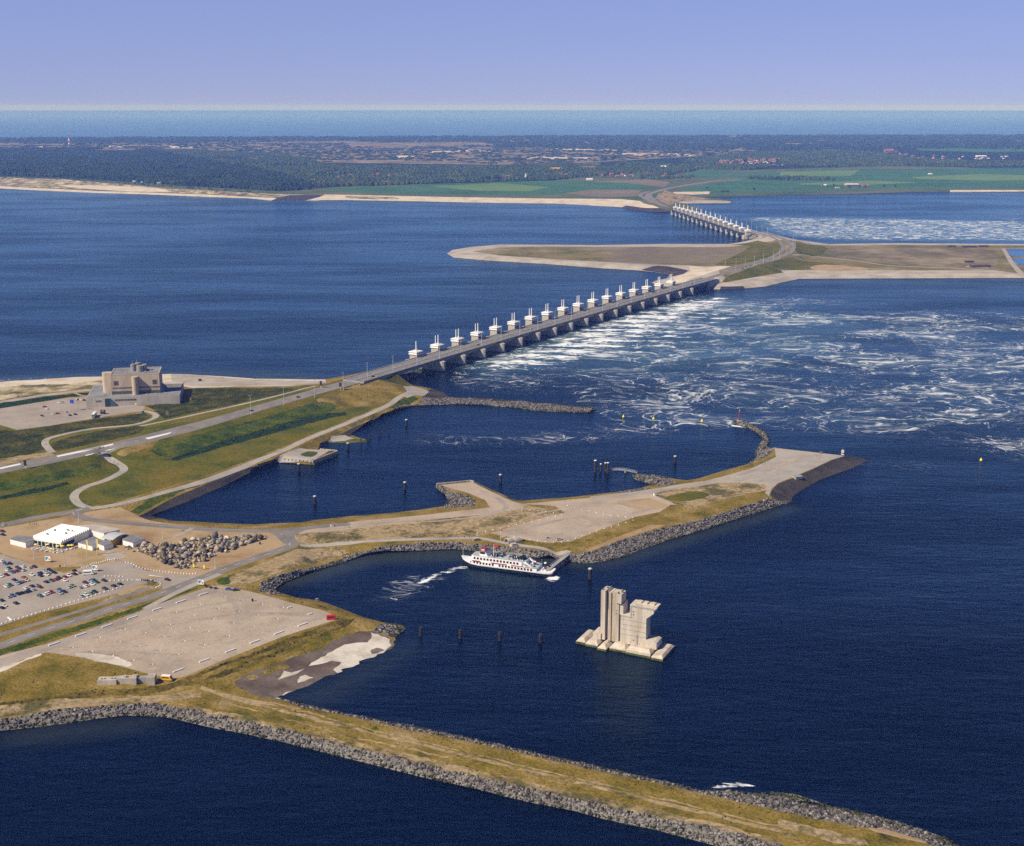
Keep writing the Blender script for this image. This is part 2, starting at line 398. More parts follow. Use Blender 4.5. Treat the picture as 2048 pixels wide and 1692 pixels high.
# crests of the slopes
L = near.line
L([(-240, 1492), (-100, 1460), (0, 1439), (51, 1429), (120, 1419), (205, 1412), (273, 1408), (325, 1410), (376, 1418), (444, 1431), (530, 1451), (615, 1473), (700, 1492), (839, 1526), (942, 1550), (1027, 1570), (1130, 1593), (1232, 1613), (1300, 1630), (1410, 1652), (1556, 1690), (1700, 1730)], 3.5)
L([(560, 1402), (600, 1413), (702, 1435), (805, 1458), (908, 1478), (1010, 1500), (1113, 1524), (1215, 1547), (1300, 1564), (1410, 1590), (1519, 1615), (1629, 1639), (1738, 1656), (1848, 1685), (1990, 1730)], 2.6)
lot_lo = [(350, 1360), (448, 1326), (545, 1288), (618, 1260), (680, 1237), (714, 1234)]
L([(-260, 1440), (-100, 1421), (0, 1404), (100, 1388), (188, 1376), (308, 1367)] + lot_lo, 5.0)
L([(-250, 1465), (-100, 1443), (0, 1426), (80, 1411), (171, 1400), (290, 1390), (400, 1372), (472, 1344), (545, 1315), (619, 1286), (680, 1264), (722, 1248), (765, 1252)], [3.6, 3.6, 3.6, 3.6, 3.6, 3.4, 2.8, 2.2, 2.2, 2.2, 2.2, 2.2, 1.8])
L([(430, 1378), (470, 1388), (520, 1394)], [2.4, 2.0, 1.2])
L([(560, 1350), (640, 1318), (700, 1291), (740, 1268)], [1.1, 1.1, 1.1, 1.2])
L([(517, 1182), (570, 1195), (631, 1207), (680, 1226), (712, 1233)], [4.4, 4.2, 4.0, 4.0, 4.2])
L([(516, 1180), (519, 1167), (545, 1155), (594, 1139), (667, 1122), (716, 1105), (760, 1093), (850, 1086), (904, 1085), (957, 1089), (1011, 1092), (1065, 1100), (1105, 1108), (1140, 1109), (1172, 1106), (1199, 1098), (1239, 1082), (1307, 1062), (1400, 1040), (1476, 1017), (1541, 996)], 4.6)
L([(1541, 990), (1545, 978), (1555, 968), (1589, 955), (1626, 938), (1660, 922), (1692, 911), (1620, 903), (1549, 895)], 5.0)
L([(1549, 906), (1534, 920), (1503, 931), (1450, 950), (1400, 963), (1345, 974), (1300, 982), (1230, 990), (1181, 994), (1044, 1007), (1028, 1004), (1000, 991), (947, 966)], [4.6, 4.6, 4.4, 4.0, 3.8, 3.8, 3.8, 3.8, 3.8, 3.8, 3.6, 3.4, 3.2])
L([(945, 963), (876, 969)], 3.2)
L([(880, 972), (905, 984), (935, 992), (962, 1002), (965, 1010), (940, 1014), (891, 1019), (839, 1028), (771, 1035), (702, 1041), (600, 1049), (512, 1055), (427, 1053), (342, 1048), (290, 1038)], [3.2, 3.4, 3.6, 3.6, 3.6, 3.8, 3.8, 3.8, 3.8, 3.8, 3.8, 3.8, 3.8, 3.8, 3.8])
L([(1276, 949), (1336, 965)], 2.4)
L([(1530, 889), (1534, 878), (1524, 864), (1503, 854), (1479, 845)], 1.8)
# inner harbour's west slope, quay and wharf
L([(276, 1033), (342, 998), (410, 969), (480, 942), (545, 918)], [3.6, 3.6, 3.6, 3.6, 4.2])
L([(565, 917), (625, 921), (671, 902), (600, 898)], 3.6)
L([(640, 884), (700, 856), (745, 836), (797, 813), (836, 806)], 3.4)
L([(662, 879), (700, 879), (725, 880)], .9)
L([(840, 803), (900, 802), (959, 804), (1027, 807), (1112, 814), (1185, 820)], [2.4, 2.2, 2.2, 2.2, 2.2, 1.6])
L([(836, 785), (850, 783), (842, 796)], [4.6, 4.0, 4.2])
# the harbour road at the dike's foot
L([(170, 1014), (239, 1003), (342, 976), (444, 945), (513, 917), (564, 897), (615, 873), (702, 839), (771, 810), (798, 792), (812, 781)], 5.0)
L([(190, 1022), (239, 1013), (342, 986), (444, 955), (513, 928), (570, 909), (615, 884), (702, 847), (771, 818), (806, 797), (826, 786)], 5.0)
# the sea dike with the main road
rdU = [(-250, 982), (-120, 957), (0, 933), (102, 912), (205, 890), (308, 865), (410, 840), (513, 811), (615, 782), (700, 758), (735, 746), (778, 732)]
rdL = [(-250, 1000), (-120, 972), (0, 947), (102, 927), (188, 908), (236, 898), (308, 882), (376, 865), (444, 846), (513, 824), (581, 804), (700, 771), (752, 757), (795, 745)]
L(rdU, [11] * 8 + [11.3, 11.8, 12.2, 12.5]); L(rdL, [11] * 10 + [11.3, 11.8, 12.2, 12.5])
L([(-250, 1052), (-120, 1026), (0, 998), (137, 969), (196, 945)], 5.2)
L([(215, 925), (240, 937), (273, 927), (342, 919), (444, 894), (581, 853), (666, 817), (740, 795), (790, 783)], 5.2)
L([(205, 909), (212, 906), (216, 911), (224, 925)], [9.5, 10, 6.5, 5.2])
L([(-250, 970), (-120, 944), (0, 920), (102, 904), (140, 893), (205, 877), (287, 853), (380, 834), (478, 808), (622, 776), (690, 757)], [7, 7, 7, 7, 7.6, 8.0, 8.6, 9.2, 9.8, 10.8, 11.6])
L([(-250, 905), (-120, 885), (0, 864), (34, 866), (102, 857), (191, 842), (284, 829), (300, 836)], 5.6)
L([(275, 815), (360, 808), (380, 800), (384, 780), (560, 777), (640, 770)], [6, 6, 6, 6.4, 7, 9])
L([(-300, 835), (-150, 818), (0, 803), (90, 789), (181, 779), (230, 770)], 7.0)
L([(-300, 845), (-150, 829), (0, 817), (133, 795), (170, 792)], 5.6)
L([(-300, 808), (-150, 795), (0, 783), (100, 774), (212, 764), (342, 764), (480, 770), (580, 770), (650, 764)], [3.5] * 5 + [4, 5, 6, 7])
# inland flat
for q in [(-250, 1100), (-100, 1080), (0, 1058), (80, 1044), (150, 1030), (280, 1070), (450, 1090), (600, 1080), (800, 1070), (1000, 1050), (1200, 1020), (1350, 1000), (1500, 950), (1600, 915), (300, 1200), (100, 1200), (-150, 1300), (200, 1290), (400, 1250), (550, 1220), (480, 1130), (700, 1080), (1100, 1070), (1250, 1040), (1450, 1000)]:
    P = G([q], 5.0)[0]; near.V.append(tuple(P)); near.Z.append(5.0)
near.bake()

near.base = 'dry_grass'
Z = near.zone
# dike and field greens
Z('green_grass', [(-260, 1040), (-260, 880), (0, 846), (110, 850), (300, 824), (385, 806), (385, 777), (560, 776), (640, 771), (740, 745), (830, 770), (822, 786), (760, 812), (700, 838), (620, 870), (560, 896), (440, 942), (240, 1002), (180, 1012), (140, 1022), (0, 1046), (-260, 1098)])
Z('dry_grass', [(632, 800), (690, 776), (752, 762), (812, 772), (822, 780), (806, 792), (740, 812), (700, 812), (672, 818)], 2)
Z('lush_grass', [(348, 880), (440, 858), (560, 826), (632, 804), (672, 812), (650, 830), (560, 858), (440, 888), (350, 914), (300, 902)], 3)
Z('lush_grass', [(0, 965), (60, 955), (150, 938), (200, 928), (186, 944), (140, 956), (40, 976), (-60, 990)], 3)
Z('hedge', [(342, 917), (352, 922), (440, 896), (570, 861), (660, 836), (694, 830), (690, 824), (660, 826), (560, 848), (440, 884)])
Z('hedge', [(-120, 1026), (0, 1000), (80, 985), (140, 968), (136, 964), (60, 980), (0, 993), (-120, 1018)])
Z('scrub', [(-260, 915), (-120, 890), (0, 860), (34, 862), (102, 852), (191, 838), (288, 826), (300, 834), (268, 850), (190, 858), (115, 872), (92, 884), (88, 898), (60, 908), (0, 922), (-260, 968)])
Z('scrub', [(330, 838), (480, 806), (600, 779), (560, 776), (384, 777), (382, 800), (290, 812), (312, 822)])
Z('scrub', [(120, 880), (200, 862), (285, 852), (278, 866), (200, 884), (116, 902), (105, 892)], 2)
Z('sparse_grass', [(-260, 962), (0, 917), (100, 904), (110, 910), (0, 932), (-260, 978)])
Z('dry_grass', [(283, 883), (330, 874), (300, 896), (250, 912), (232, 908)])
# south-west slopes and the beach in the cove
Z('brown_scrub', [(350, 1362), (448, 1328), (545, 1290), (618, 1262), (680, 1239), (712, 1238), (690, 1254), (619, 1284), (545, 1313), (472, 1342), (405, 1368), (300, 1386), (171, 1396), (0, 1422), (-250, 1460), (-250, 1445), (0, 1406), (188, 1380), (308, 1372)])
Z('dry_grass', [(380, 1360), (470, 1326), (560, 1293), (690, 1246), (640, 1270), (545, 1306), (460, 1338), (395, 1364)])
Z('mud', [(468, 1362), (520, 1338), (600, 1312), (640, 1298), (676, 1277), (720, 1262), (752, 1264), (775, 1275), (789, 1288), (782, 1302), (728, 1328), (655, 1360), (600, 1384), (555, 1400), (500, 1386), (474, 1374)])
Z('dry_grass', [(492, 1353), (508, 1351), (516, 1355), (510, 1360), (496, 1360)], 3)
Z('dry_grass', [(520, 1346), (545, 1334), (570, 1329), (580, 1334), (560, 1340), (535, 1350)], 3)
Z('shell_sand', [(618, 1332), (622, 1325), (650, 1311), (672, 1298), (690, 1289), (712, 1284), (735, 1286), (742, 1273), (738, 1266), (756, 1268), (776, 1280), (783, 1291), (772, 1302), (750, 1312), (726, 1325), (694, 1340), (676, 1347), (668, 1340), (684, 1324), (664, 1322), (640, 1330)])
Z('shell_sand', [(556, 1358), (570, 1342), (584, 1344), (606, 1338), (586, 1350), (570, 1354)])
Z('shell_sand', [(596, 1366), (600, 1352), (610, 1350), (627, 1355), (612, 1362)])
Z('shell_sand', [(550, 1396), (570, 1384), (590, 1382), (620, 1370), (606, 1380), (585, 1394), (568, 1400)])
Z('mud', [(740, 1300), (752, 1296), (768, 1300), (756, 1308), (744, 1310)])
Z('weed', [(760, 1310), (778, 1298), (790, 1291), (790, 1296), (776, 1306)])
Z('rock_bed', [(744, 1262), (772, 1246), (804, 1248), (816, 1256), (806, 1268), (790, 1278), (770, 1270)])
# the rock slopes
Z('rock_bed', [(-260, 1530), (-260, 1494), (0, 1439), (120, 1419), (205, 1412), (273, 1408), (325, 1410), (376, 1418), (444, 1431), (530, 1451), (615, 1473), (700, 1492), (839, 1526), (942, 1550), (1027, 1570), (1130, 1593), (1232, 1613), (1300, 1630), (1410, 1652), (1556, 1690), (1700, 1730), (1730, 1780), (1560, 1740), (1300, 1668), (1044, 1610), (700, 1526), (478, 1474), (290, 1440), (188, 1446), (0, 1472)])
Z('rock_bed', [(556, 1398), (600, 1412), (702, 1434), (805, 1457), (908, 1477), (1010, 1499), (1113, 1523), (1215, 1546), (1300, 1563), (1410, 1589), (1480, 1604), (1560, 1622), (1629, 1638), (1738, 1656), (1848, 1685), (1990, 1728), (2080, 1730), (1928, 1680), (1756, 1624), (1592, 1582), (1500, 1570), (1300, 1548), (1078, 1498), (805, 1440), (600, 1400)])
Z('rock_bed', [(519, 1182), (519, 1167), (545, 1155), (594, 1139), (667, 1122), (716, 1105), (760, 1093), (850, 1086), (904, 1085), (957, 1089), (1011, 1092), (1065, 1100), (1105, 1108), (1140, 1109), (1172, 1106), (1199, 1098), (1239, 1082), (1307, 1062), (1400, 1040), (1476, 1017), (1541, 996), (1580, 998), (1600, 1010), (1442, 1056), (1250, 1122), (1180, 1134), (1078, 1126), (900, 1108), (765, 1112), (640, 1146), (565, 1186), (545, 1190)])
Z('dark_slope', [(1541, 992), (1545, 978), (1555, 968), (1589, 955), (1626, 938), (1660, 922), (1692, 910), (1750, 912), (1745, 925), (1640, 968), (1592, 1000), (1560, 1004)])
Z('rock_bed', [(1500, 932), (1538, 921), (1549, 906), (1540, 897), (1552, 880), (1540, 862), (1500, 846), (1465, 834), (1455, 846), (1480, 856), (1510, 872), (1518, 885), (1504, 902), (1498, 925)])
Z('rock_bed', [(1260, 953), (1274, 944), (1330, 954), (1352, 966), (1336, 970), (1305, 972), (1268, 962)])
Z('rock_bed', [(1236, 985), (1250, 977), (1275, 975), (1300, 978), (1262, 984)])
Z('rock_bed', [(868, 972), (880, 970), (905, 984), (935, 992), (952, 1002), (948, 1012), (892, 1016), (885, 1010), (896, 1000), (885, 990)])
Z('dark_slope', [(268, 1038), (276, 1033), (342, 998), (410, 969), (480, 942), (552, 918), (566, 922), (530, 940), (444, 980), (376, 1009), (301, 1040)])
Z('dark_slope', [(630, 902), (640, 886), (700, 858), (745, 838), (797, 815), (836, 807), (842, 812), (798, 824), (747, 846), (696, 874), (650, 888), (640, 902)])
Z('lush_grass', [(276, 1028), (342, 993), (410, 965), (470, 943), (480, 937), (400, 962), (300, 995), (262, 1024)])
Z('lush_grass', [(778, 818), (800, 800), (822, 790), (838, 796), (826, 806), (800, 811)])
Z('rock_bed', [(836, 806), (842, 798), (900, 794), (1027, 800), (1112, 806), (1180, 812), (1198, 820), (1180, 828), (1078, 825), (959, 813), (884, 812)])
Z('dark_slope', [(846, 788), (862, 778), (876, 778), (896, 786), (900, 796), (880, 797), (846, 796)])
Z('weed', [(655, 884), (662, 878), (700, 877), (734, 880), (734, 885), (700, 888)])
Z('concrete_path', [(656, 882), (664, 872), (690, 870), (708, 877), (690, 882)])
Z('concrete_path', [(552, 916), (600, 896), (672, 901), (626, 922)])
Z('green_grass', [(600, 910), (615, 903), (636, 905), (624, 914)], 2)
# sea front
Z('beach_sand', [(-300, 775), (0, 752), (212, 744), (342, 742), (650, 752), (652, 765), (580, 772), (480, 773), (384, 776), (342, 768), (212, 767), (100, 778), (0, 786), (-300, 812)])
Z('dune_grass', [(-300, 800), (0, 774), (60, 770), (140, 768), (212, 760), (220, 770), (181, 776), (90, 786), (0, 800), (-300, 832)])
Z('pale_revetment', [(342, 748), (410, 752), (512, 759), (649, 761), (652, 766), (560, 772), (384, 772), (344, 764)])
Z('hedge', [(-300, 838), (0, 806), (90, 793), (181, 784), (184, 790), (133, 795), (0, 817), (-300, 848)])
near.road('concrete_path', [(-300, 838), (-150, 821), (0, 804), (90, 790), (181, 779)], 9)
near.road('sand_soil', [(140, 782), (160, 790), (178, 792)], 3)
# Topshuis car park
Z('car_park', [(-300, 862), (-300, 838), (0, 817), (133, 796), (175, 792), (200, 806), (290, 812), (286, 822), (191, 836), (102, 851), (34, 860), (0, 850), (-120, 862)])
# soil round the visitor pavilion and the spits
Z('sand_soil', [(-260, 1112), (0, 1056), (150, 1030), (176, 1024), (240, 1014), (268, 1028), (302, 1042), (427, 1057), (512, 1062), (590, 1058), (600, 1068), (592, 1090), (556, 1106), (480, 1132), (402, 1152), (345, 1162), (270, 1128), (180, 1132), (90, 1136), (0, 1106), (-260, 1140)])
Z('sand_soil', [(268, 1038), (220, 1018), (176, 1024), (176, 1032), (300, 1046)])
Z('sparse_grass', [(590, 1062), (700, 1048), (840, 1040), (990, 1016), (1050, 1010), (1110, 1022), (1130, 1030), (1010, 1056), (940, 1076), (850, 1078), (720, 1082), (620, 1090), (596, 1086)])
Z('sparse_grass', [(454, 1152), (520, 1128), (592, 1098), (640, 1096), (680, 1094), (700, 1104), (640, 1124), (560, 1144), (510, 1164), (470, 1172), (440, 1166)])
Z('lush_grass', [(434, 1160), (452, 1154), (462, 1164), (450, 1170), (436, 1168)], 2)
Z('gravel', [(980, 1066), (1060, 1044), (1104, 1030), (1130, 1026), (1110, 1012), (1042, 1008), (1180, 996), (1240, 994), (1330, 980), (1400, 970), (1460, 958), (1540, 950), (1546, 968), (1532, 988), (1500, 996), (1340, 1010), (1320, 1024), (1270, 1034), (1200, 1060), (1140, 1084), (1080, 1084), (1030, 1076)])
Z('sand_soil', [(1230, 1002), (1300, 996), (1340, 1012), (1290, 1024), (1250, 1012)])
Z('sparse_grass', [(1302, 988), (1360, 974), (1440, 964), (1530, 966), (1534, 974), (1500, 990), (1430, 1014), (1370, 1014), (1340, 1004)], 1)
Z('green_grass', [(1330, 994), (1390, 982), (1420, 990), (1380, 1002), (1340, 1002)], 2)
Z('dry_grass', [(1160, 1086), (1270, 1044), (1420, 1006), (1540, 978), (1536, 988), (1420, 1030), (1300, 1062), (1200, 1092), (1170, 1100)])
Z('sand_soil', [(1172, 1106), (1240, 1080), (1330, 1050), (1300, 1050), (1230, 1076), (1180, 1096)])
Z('dry_grass', [(1480, 938), (1510, 922), (1550, 906), (1552, 914), (1520, 928), (1492, 940), (1400, 962), (1390, 958)])
# concrete apron of the work harbour quay
Z('concrete_path', [(1549, 896), (1620, 904), (1690, 912), (1660, 921), (1626, 937), (1589, 953), (1556, 966), (1543, 978), (1538, 992), (1530, 986), (1540, 970), (1460, 962), (1400, 972), (1330, 980), (1240, 994), (1180, 997), (1180, 993), (1330, 974), (1410, 962), (1500, 938), (1552, 914)])
Z('gravel', [(880, 970), (945, 964), (972, 978), (1010, 996), (1044, 1008), (1030, 1020), (980, 1014), (970, 1000), (930, 984)])
Z('gravel', [(592, 1062), (700, 1044), (850, 1030), (950, 1018), (1044, 1008), (1060, 1006), (1040, 1018), (960, 1030), (850, 1040), (700, 1054), (600, 1068)])
# car parks
Z('car_park', [(-260, 1160), (0, 1108), (90, 1136), (128, 1146), (168, 1134), (250, 1122), (266, 1124), (286, 1140), (330, 1148), (392, 1152), (440, 1140), (444, 1146), (330, 1182), (312, 1158), (240, 1186), (160, 1206), (80, 1226), (0, 1252), (-260, 1320)])
Z('sparse_grass', [(240, 1184), (300, 1162), (318, 1162), (322, 1174), (240, 1198), (200, 1204)])
Z('sand_soil', [(244, 1180), (292, 1166), (280, 1176), (240, 1190)])
Z('gravel', [(89, 1304), (60, 1314), (0, 1337), (-200, 1400), (-200, 1372), (0, 1312), (116, 1282), (205, 1250), (308, 1212), (393, 1182), (424, 1172), (444, 1171), (512, 1186), (581, 1205), (649, 1222), (678, 1236), (666, 1241), (564, 1274), (444, 1322), (369, 1353), (342, 1358), (290, 1346), (239, 1332), (154, 1314)])
Z('shell_sand', [(150, 1306), (200, 1308), (250, 1320), (266, 1326), (258, 1333), (220, 1326), (170, 1316)], 2)
Z('shell_sand', [(-100, 1368), (0, 1336), (82, 1306), (84, 1310), (0, 1344), (-100, 1376)])
Z('sparse_grass', [(0, 1412), (120, 1398), (240, 1396), (380, 1386), (400, 1392), (300, 1406), (205, 1410), (120, 1417), (0, 1436), (-100, 1458), (-100, 1440)])
Z('sparse_grass', [(360, 1408), (450, 1424), (540, 1444), (620, 1466), (720, 1486), (840, 1514), (960, 1542), (1060, 1566), (1200, 1596), (1300, 1616), (1430, 1646), (1560, 1680), (1556, 1689), (1410, 1651), (1300, 1629), (1130, 1592), (942, 1549), (700, 1490), (530, 1450), (376, 1417)])
Z('sand_soil', [(403, 1372), (440, 1384), (520, 1402), (600, 1416), (600, 1420), (520, 1408), (436, 1390), (400, 1378)])
Z('sand_soil', [(1735, 1656), (1760, 1655), (1850, 1682), (1856, 1688), (1800, 1676), (1750, 1664)])
Z('sparse_grass', [(1560, 1640), (1600, 1648), (1700, 1670), (1740, 1690), (1680, 1690), (1600, 1664), (1562, 1652)], 2)
Z('lush_grass', [(732, 1464), (748, 1452), (756, 1456), (744, 1468)], 2)
Z('lush_grass', [(-150, 1350), (0, 1300), (180, 1244), (300, 1206), (400, 1172), (392, 1178), (300, 1214), (180, 1254), (0, 1312), (-150, 1362)])
near.road('car_park', [(-60, 1346), (0, 1326), (100, 1293), (205, 1257), (308, 1220), (393, 1190), (430, 1179)], 9)
for tr, w_ in (([(60, 1308), (140, 1290), (260, 1262), (380, 1240), (520, 1228), (640, 1232)], 5), ([(120, 1300), (220, 1300), (340, 1310), (400, 1300), (520, 1268), (640, 1236)], 4), ([(150, 1285), (300, 1240), (420, 1210), (520, 1196)], 3.5), ([(300, 1340), (420, 1290), (480, 1250), (470, 1210), (440, 1180)], 3.5), ([(1000, 1075), (1080, 1050), (1140, 1038), (1180, 1046), (1150, 1062), (1080, 1076)], 4), ([(1060, 1030), (1130, 1018), (1230, 1008), (1300, 1016), (1240, 1034), (1170, 1050)], 4), ([(1180, 996), (1300, 984), (1400, 968), (1480, 950), (1560, 924), (1640, 910)], 5), ([(1420, 966), (1500, 960), (1560, 935), (1600, 912)], 3), ([(960, 980), (1000, 1000), (1010, 1018), (960, 1032)], 4), ([(640, 1064), (760, 1050), (900, 1040), (980, 1030)], 3)):
    near.road('gravel_worn', tr, w_)
for tr, w_ in (([(440, 1390), (560, 1420), (700, 1456), (860, 1494), (1000, 1528), (1200, 1576), (1400, 1624), (1600, 1672)], 2.6), ([(430, 1384), (560, 1412), (700, 1448), (860, 1487), (1000, 1520), (1200, 1568), (1400, 1616), (1620, 1668)], 1.2), ([(250, 1396), (340, 1396), (400, 1390)], 5), ([(420, 1396), (520, 1424), (700, 1472), (900, 1516)], 1.4)):
    near.road('sparse_grass', tr, w_)
# roads
ROADS = {}
ROADS['main'] = near.zone('asphalt', [(-250, 983)] + rdU[1:] + rdL[::-1][:-1] + [(-250, 999)])
near.road('concrete_path', [(280, 852), (350, 838), (478, 810), (560, 790), (632, 772)], 5)
near.road('concrete_path', [(106, 905), (96, 896), (90, 886), (97, 877), (130, 868), (190, 857), (262, 850), (300, 840), (312, 832), (305, 826), (286, 822)], 6)
near.road('concrete_path', [(214, 912), (226, 922), (240, 929), (248, 938), (240, 946), (212, 960), (176, 972), (156, 982), (148, 994), (158, 1008), (180, 1017)], 6.5)
near.road('concrete_path', [(160, 1020), (239, 1008), (342, 981), (444, 950), (513, 922), (564, 902), (615, 878), (702, 843), (771, 813), (798, 795), (819, 784)], 7)
Z('concrete_path', [(806, 792), (814, 782), (806, 772), (824, 772), (850, 779), (858, 784), (848, 792), (830, 790), (814, 796)])
ROADS['front'] = near.road('asphalt', [(-250, 1106), (0, 1051), (80, 1034), (140, 1024), (180, 1017)], 9)
ROADS['loop'] = near.road('asphalt', [(146, 1022), (160, 1032), (200, 1042), (300, 1050), (420, 1059), (520, 1062), (600, 1058), (640, 1053), (700, 1048)], 8)
near.road('asphalt', [(548, 1062), (562, 1068), (572, 1078), (580, 1086)], 9)
ROADS['beach'] = near.road('asphalt', [(600, 1060), (580, 1068), (577, 1078), (585, 1088), (570, 1097), (500, 1120), (440, 1142), (330, 1184), (240, 1212), (160, 1238), (80, 1264), (0, 1292), (-200, 1362)], 8.5)
near.road('asphalt', [(300, 1176), (240, 1196), (160, 1222), (80, 1246), (0, 1270), (-200, 1334)], 4)
near.road('concrete_path', [(440, 1148), (400, 1164), (360, 1182), (320, 1202), (290, 1218)], 4.5)
near.road('concrete_path', [(600, 1090), (700, 1086), (850, 1078), (950, 1076), (1000, 1084), (1050, 1092), (1090, 1098), (1140, 1104)], 4.5)
near.road('sand_soil', [(0, 1112), (30, 1102), (56, 1092)], 3)
near.road('concrete_path', [(345, 1076), (360, 1068), (385, 1056)], 3)
near.road('concrete_path', [(210, 1106), (240, 1112), (212, 1118)], 8)
NEAR_ROUGH = {'brown_scrub': .4, 'rock_bed': .35, 'scrub': .35, 'hedge': .5, 'lush_grass': .2, 'dune_grass': .5, 'dry_grass': .10, 'sparse_grass': .08, 'green_grass': .12, 'weed': .12, 'mud': .06, 'shell_sand': .06}
near.finish({'asphalt': 'road', 'concrete_path': 'path', 'gravel': 'gravel_ground', 'car_park': 'parking_ground', 'rock_bed': 'rocky_slope', 'mud': 'mud_flat', 'shell_sand': 'shell_beach', 'beach_sand': 'beach', 'hedge': 'ditch_bank', 'scrub': 'scrub_slope', 'pale_revetment': 'stone_revetment', 'weed': 'seaweed_edge', 'dark_slope': 'asphalt_slope', 'brown_scrub': 'rough_slope', 'gravel_worn': 'worn_gravel_track'}, 6.0, NEAR_ROUGH, 6, ('shell_sand', 'mud', 'dry_grass', 'sparse_grass', 'lush_grass', 'scrub', 'brown_scrub', 'hedge', 'dune_grass', 'weed', 'gravel_worn'))

# ================================================================== ROGGENPLAAT (the island between the two barriers)
isle = Patch(3.0, 13.5)
ish = [(894, 507), (907, 515), (973, 521), (1091, 528), (1208, 537), (1278, 541), (1309, 544), (1340, 550), (1333, 557), (1306, 560), (1302, 567), (1330, 573), (1390, 578), (1440, 579), (1490, 577), (1531, 573), (1564, 565), (1598, 558), (1738, 557), (2048, 556), (2400, 556), (2400, 489), (2048, 488), (1780, 486), (1656, 488), (1606, 483), (1573, 476), (1552, 470), (1532, 470), (1512, 481), (1457, 488), (1324, 488), (1200, 490), (1000, 489), (940, 494), (905, 500)]
W = isle.line(ish, 0.0, closed=True); isle.outline = W[:, :2]
L = isle.line
L([(925, 507), (973, 514), (1091, 521), (1208, 529), (1312, 533), (1340, 541), (1378, 543), (1370, 552), (1345, 560), (1355, 566), (1425, 566)], 4.5)
L([(1455, 568), (1500, 567), (1540, 562), (1570, 554), (1600, 547), (1738, 547), (2040, 548), (2395, 548)], 4.5)
L([(940, 503), (1000, 493), (1200, 494), (1324, 493), (1457, 492), (1500, 486)], 4.5)
L([(2395, 494), (2048, 493), (1780, 491), (1656, 492), (1610, 489)], 4.5)
mainc = [(1415, 556), (1440, 549), (1490, 535), (1544, 518.7), (1573, 508), (1585, 498), (1581, 486), (1560, 475), (1523, 463)]
innerc = [(1440, 543), (1480, 532), (1531, 519), (1560, 504), (1566, 494), (1556, 480), (1531, 469), (1512, 461)]
for q, z in ((mainc, 12.5), (innerc, 12.0)):
    P = smooth(np.array([g1(x, y, z) for x, y in q]), 3); rb = ribbon(P, 13); n = len(P)
    isle.wline(np.c_[rb[:n], np.full(n, z)]); isle.wline(np.c_[rb[n:], np.full(n, z)])
L([(1452, 563), (1500, 556), (1560, 545), (1600, 525), (1625, 512), (1650, 500), (1620, 490)], 5.0)
L([(1425, 531), (1460, 528), (1482, 508), (1500, 497), (1520, 488)], 5.5)
for q in [(1100, 507), (1300, 512), (1400, 505), (1450, 510), (1000, 503), (1750, 520), (1900, 510), (2040, 520), (2300, 520), (1680, 505)]:
    P = G([q], 5.0)[0]; isle.V.append(tuple(P)); isle.Z.append(4.8)
isle.bake(); isle.base = 'pale_revetment'
Z = isle.zone
Z('island_grass', [(945, 503), (1000, 495), (1100, 493), (1200, 494), (1456, 494), (1520, 486), (1560, 480), (1600, 483), (1615, 488), (1660, 491), (1780, 490), (2048, 491), (2400, 491), (2400, 545), (2040, 547), (1990, 541), (1570, 540), (1460, 560), (1440, 550), (1435, 532), (1378, 531), (1300, 529), (1208, 524), (1100, 518), (1000, 511)])
Z('farm_brown', [(1190, 498), (1300, 495), (1440, 495), (1487, 500), (1484, 508), (1440, 527), (1300, 527), (1200, 522), (1240, 510)])
Z('green_grass', [(1428, 530), (1440, 524), (1486, 504), (1500, 492), (1457, 490), (1515, 481), (1560, 488), (1566, 498), (1556, 512), (1500, 524), (1462, 532)], 1)
Z('green_grass', [(1444, 565), (1500, 556), (1568, 545), (1560, 540), (1600, 540), (1720, 535), (1650, 526), (1580, 514), (1520, 530), (1450, 556)])
Z('green_grass', [(1590, 484), (1640, 490), (1665, 502), (1655, 512), (1600, 510), (1588, 500)])
Z('sand_soil', [(1620, 534), (1650, 529), (1720, 534), (1735, 540), (1640, 541)], 2)
Z('dark_slope', [(1282, 540), (1300, 534), (1318, 531), (1337, 533), (1360, 537), (1378, 541), (1366, 548), (1345, 553), (1310, 562), (1300, 567), (1312, 570), (1300, 564), (1306, 558), (1335, 556), (1342, 550), (1310, 544)])
Z('beach_sand', [(1345, 556), (1368, 549), (1382, 541), (1378, 533), (1440, 532), (1462, 533), (1400, 552), (1370, 564), (1350, 566)])
Z('dark_slope', [(1440, 579), (1442, 573), (1486, 572), (1492, 578)])
Z('heath', [(1660, 495), (1780, 494), (1960, 494), (2000, 510), (1990, 535), (1800, 530), (1700, 520), (1640, 512)])
Z('gravel', [(1945, 529), (1985, 532), (1975, 536), (1930, 534)])
Z('concrete_path', [(2003, 497), (2010, 497), (2030, 528), (2048, 546), (2036, 549), (2018, 525)])
isle.road('concrete_path', [(1585, 510), (1620, 512), (1700, 520), (1780, 531), (1900, 536), (1990, 541)], 6)
isle.zone('asphalt', ribbon(smooth(np.array([g1(x, y, 12.5) for x, y in mainc]), 4), 12), world=True)
isle.zone('asphalt', ribbon(smooth(np.array([g1(x, y, 12) for x, y in innerc]), 4), 8), world=True)
isle.finish({'asphalt': 'road', 'pale_revetment': 'stone_revetment', 'concrete_path': 'path', 'island_grass': 'island_ground', 'farm_brown': 'brown_grassland', 'green_grass': 'dike_grass', 'dark_slope': 'asphalt_slope', 'beach_sand': 'beach', 'heath': 'dry_heath', 'sand_soil': 'bare_sand', 'gravel': 'gravel_ground'}, 14.0, {'island_grass': .1}, 12)

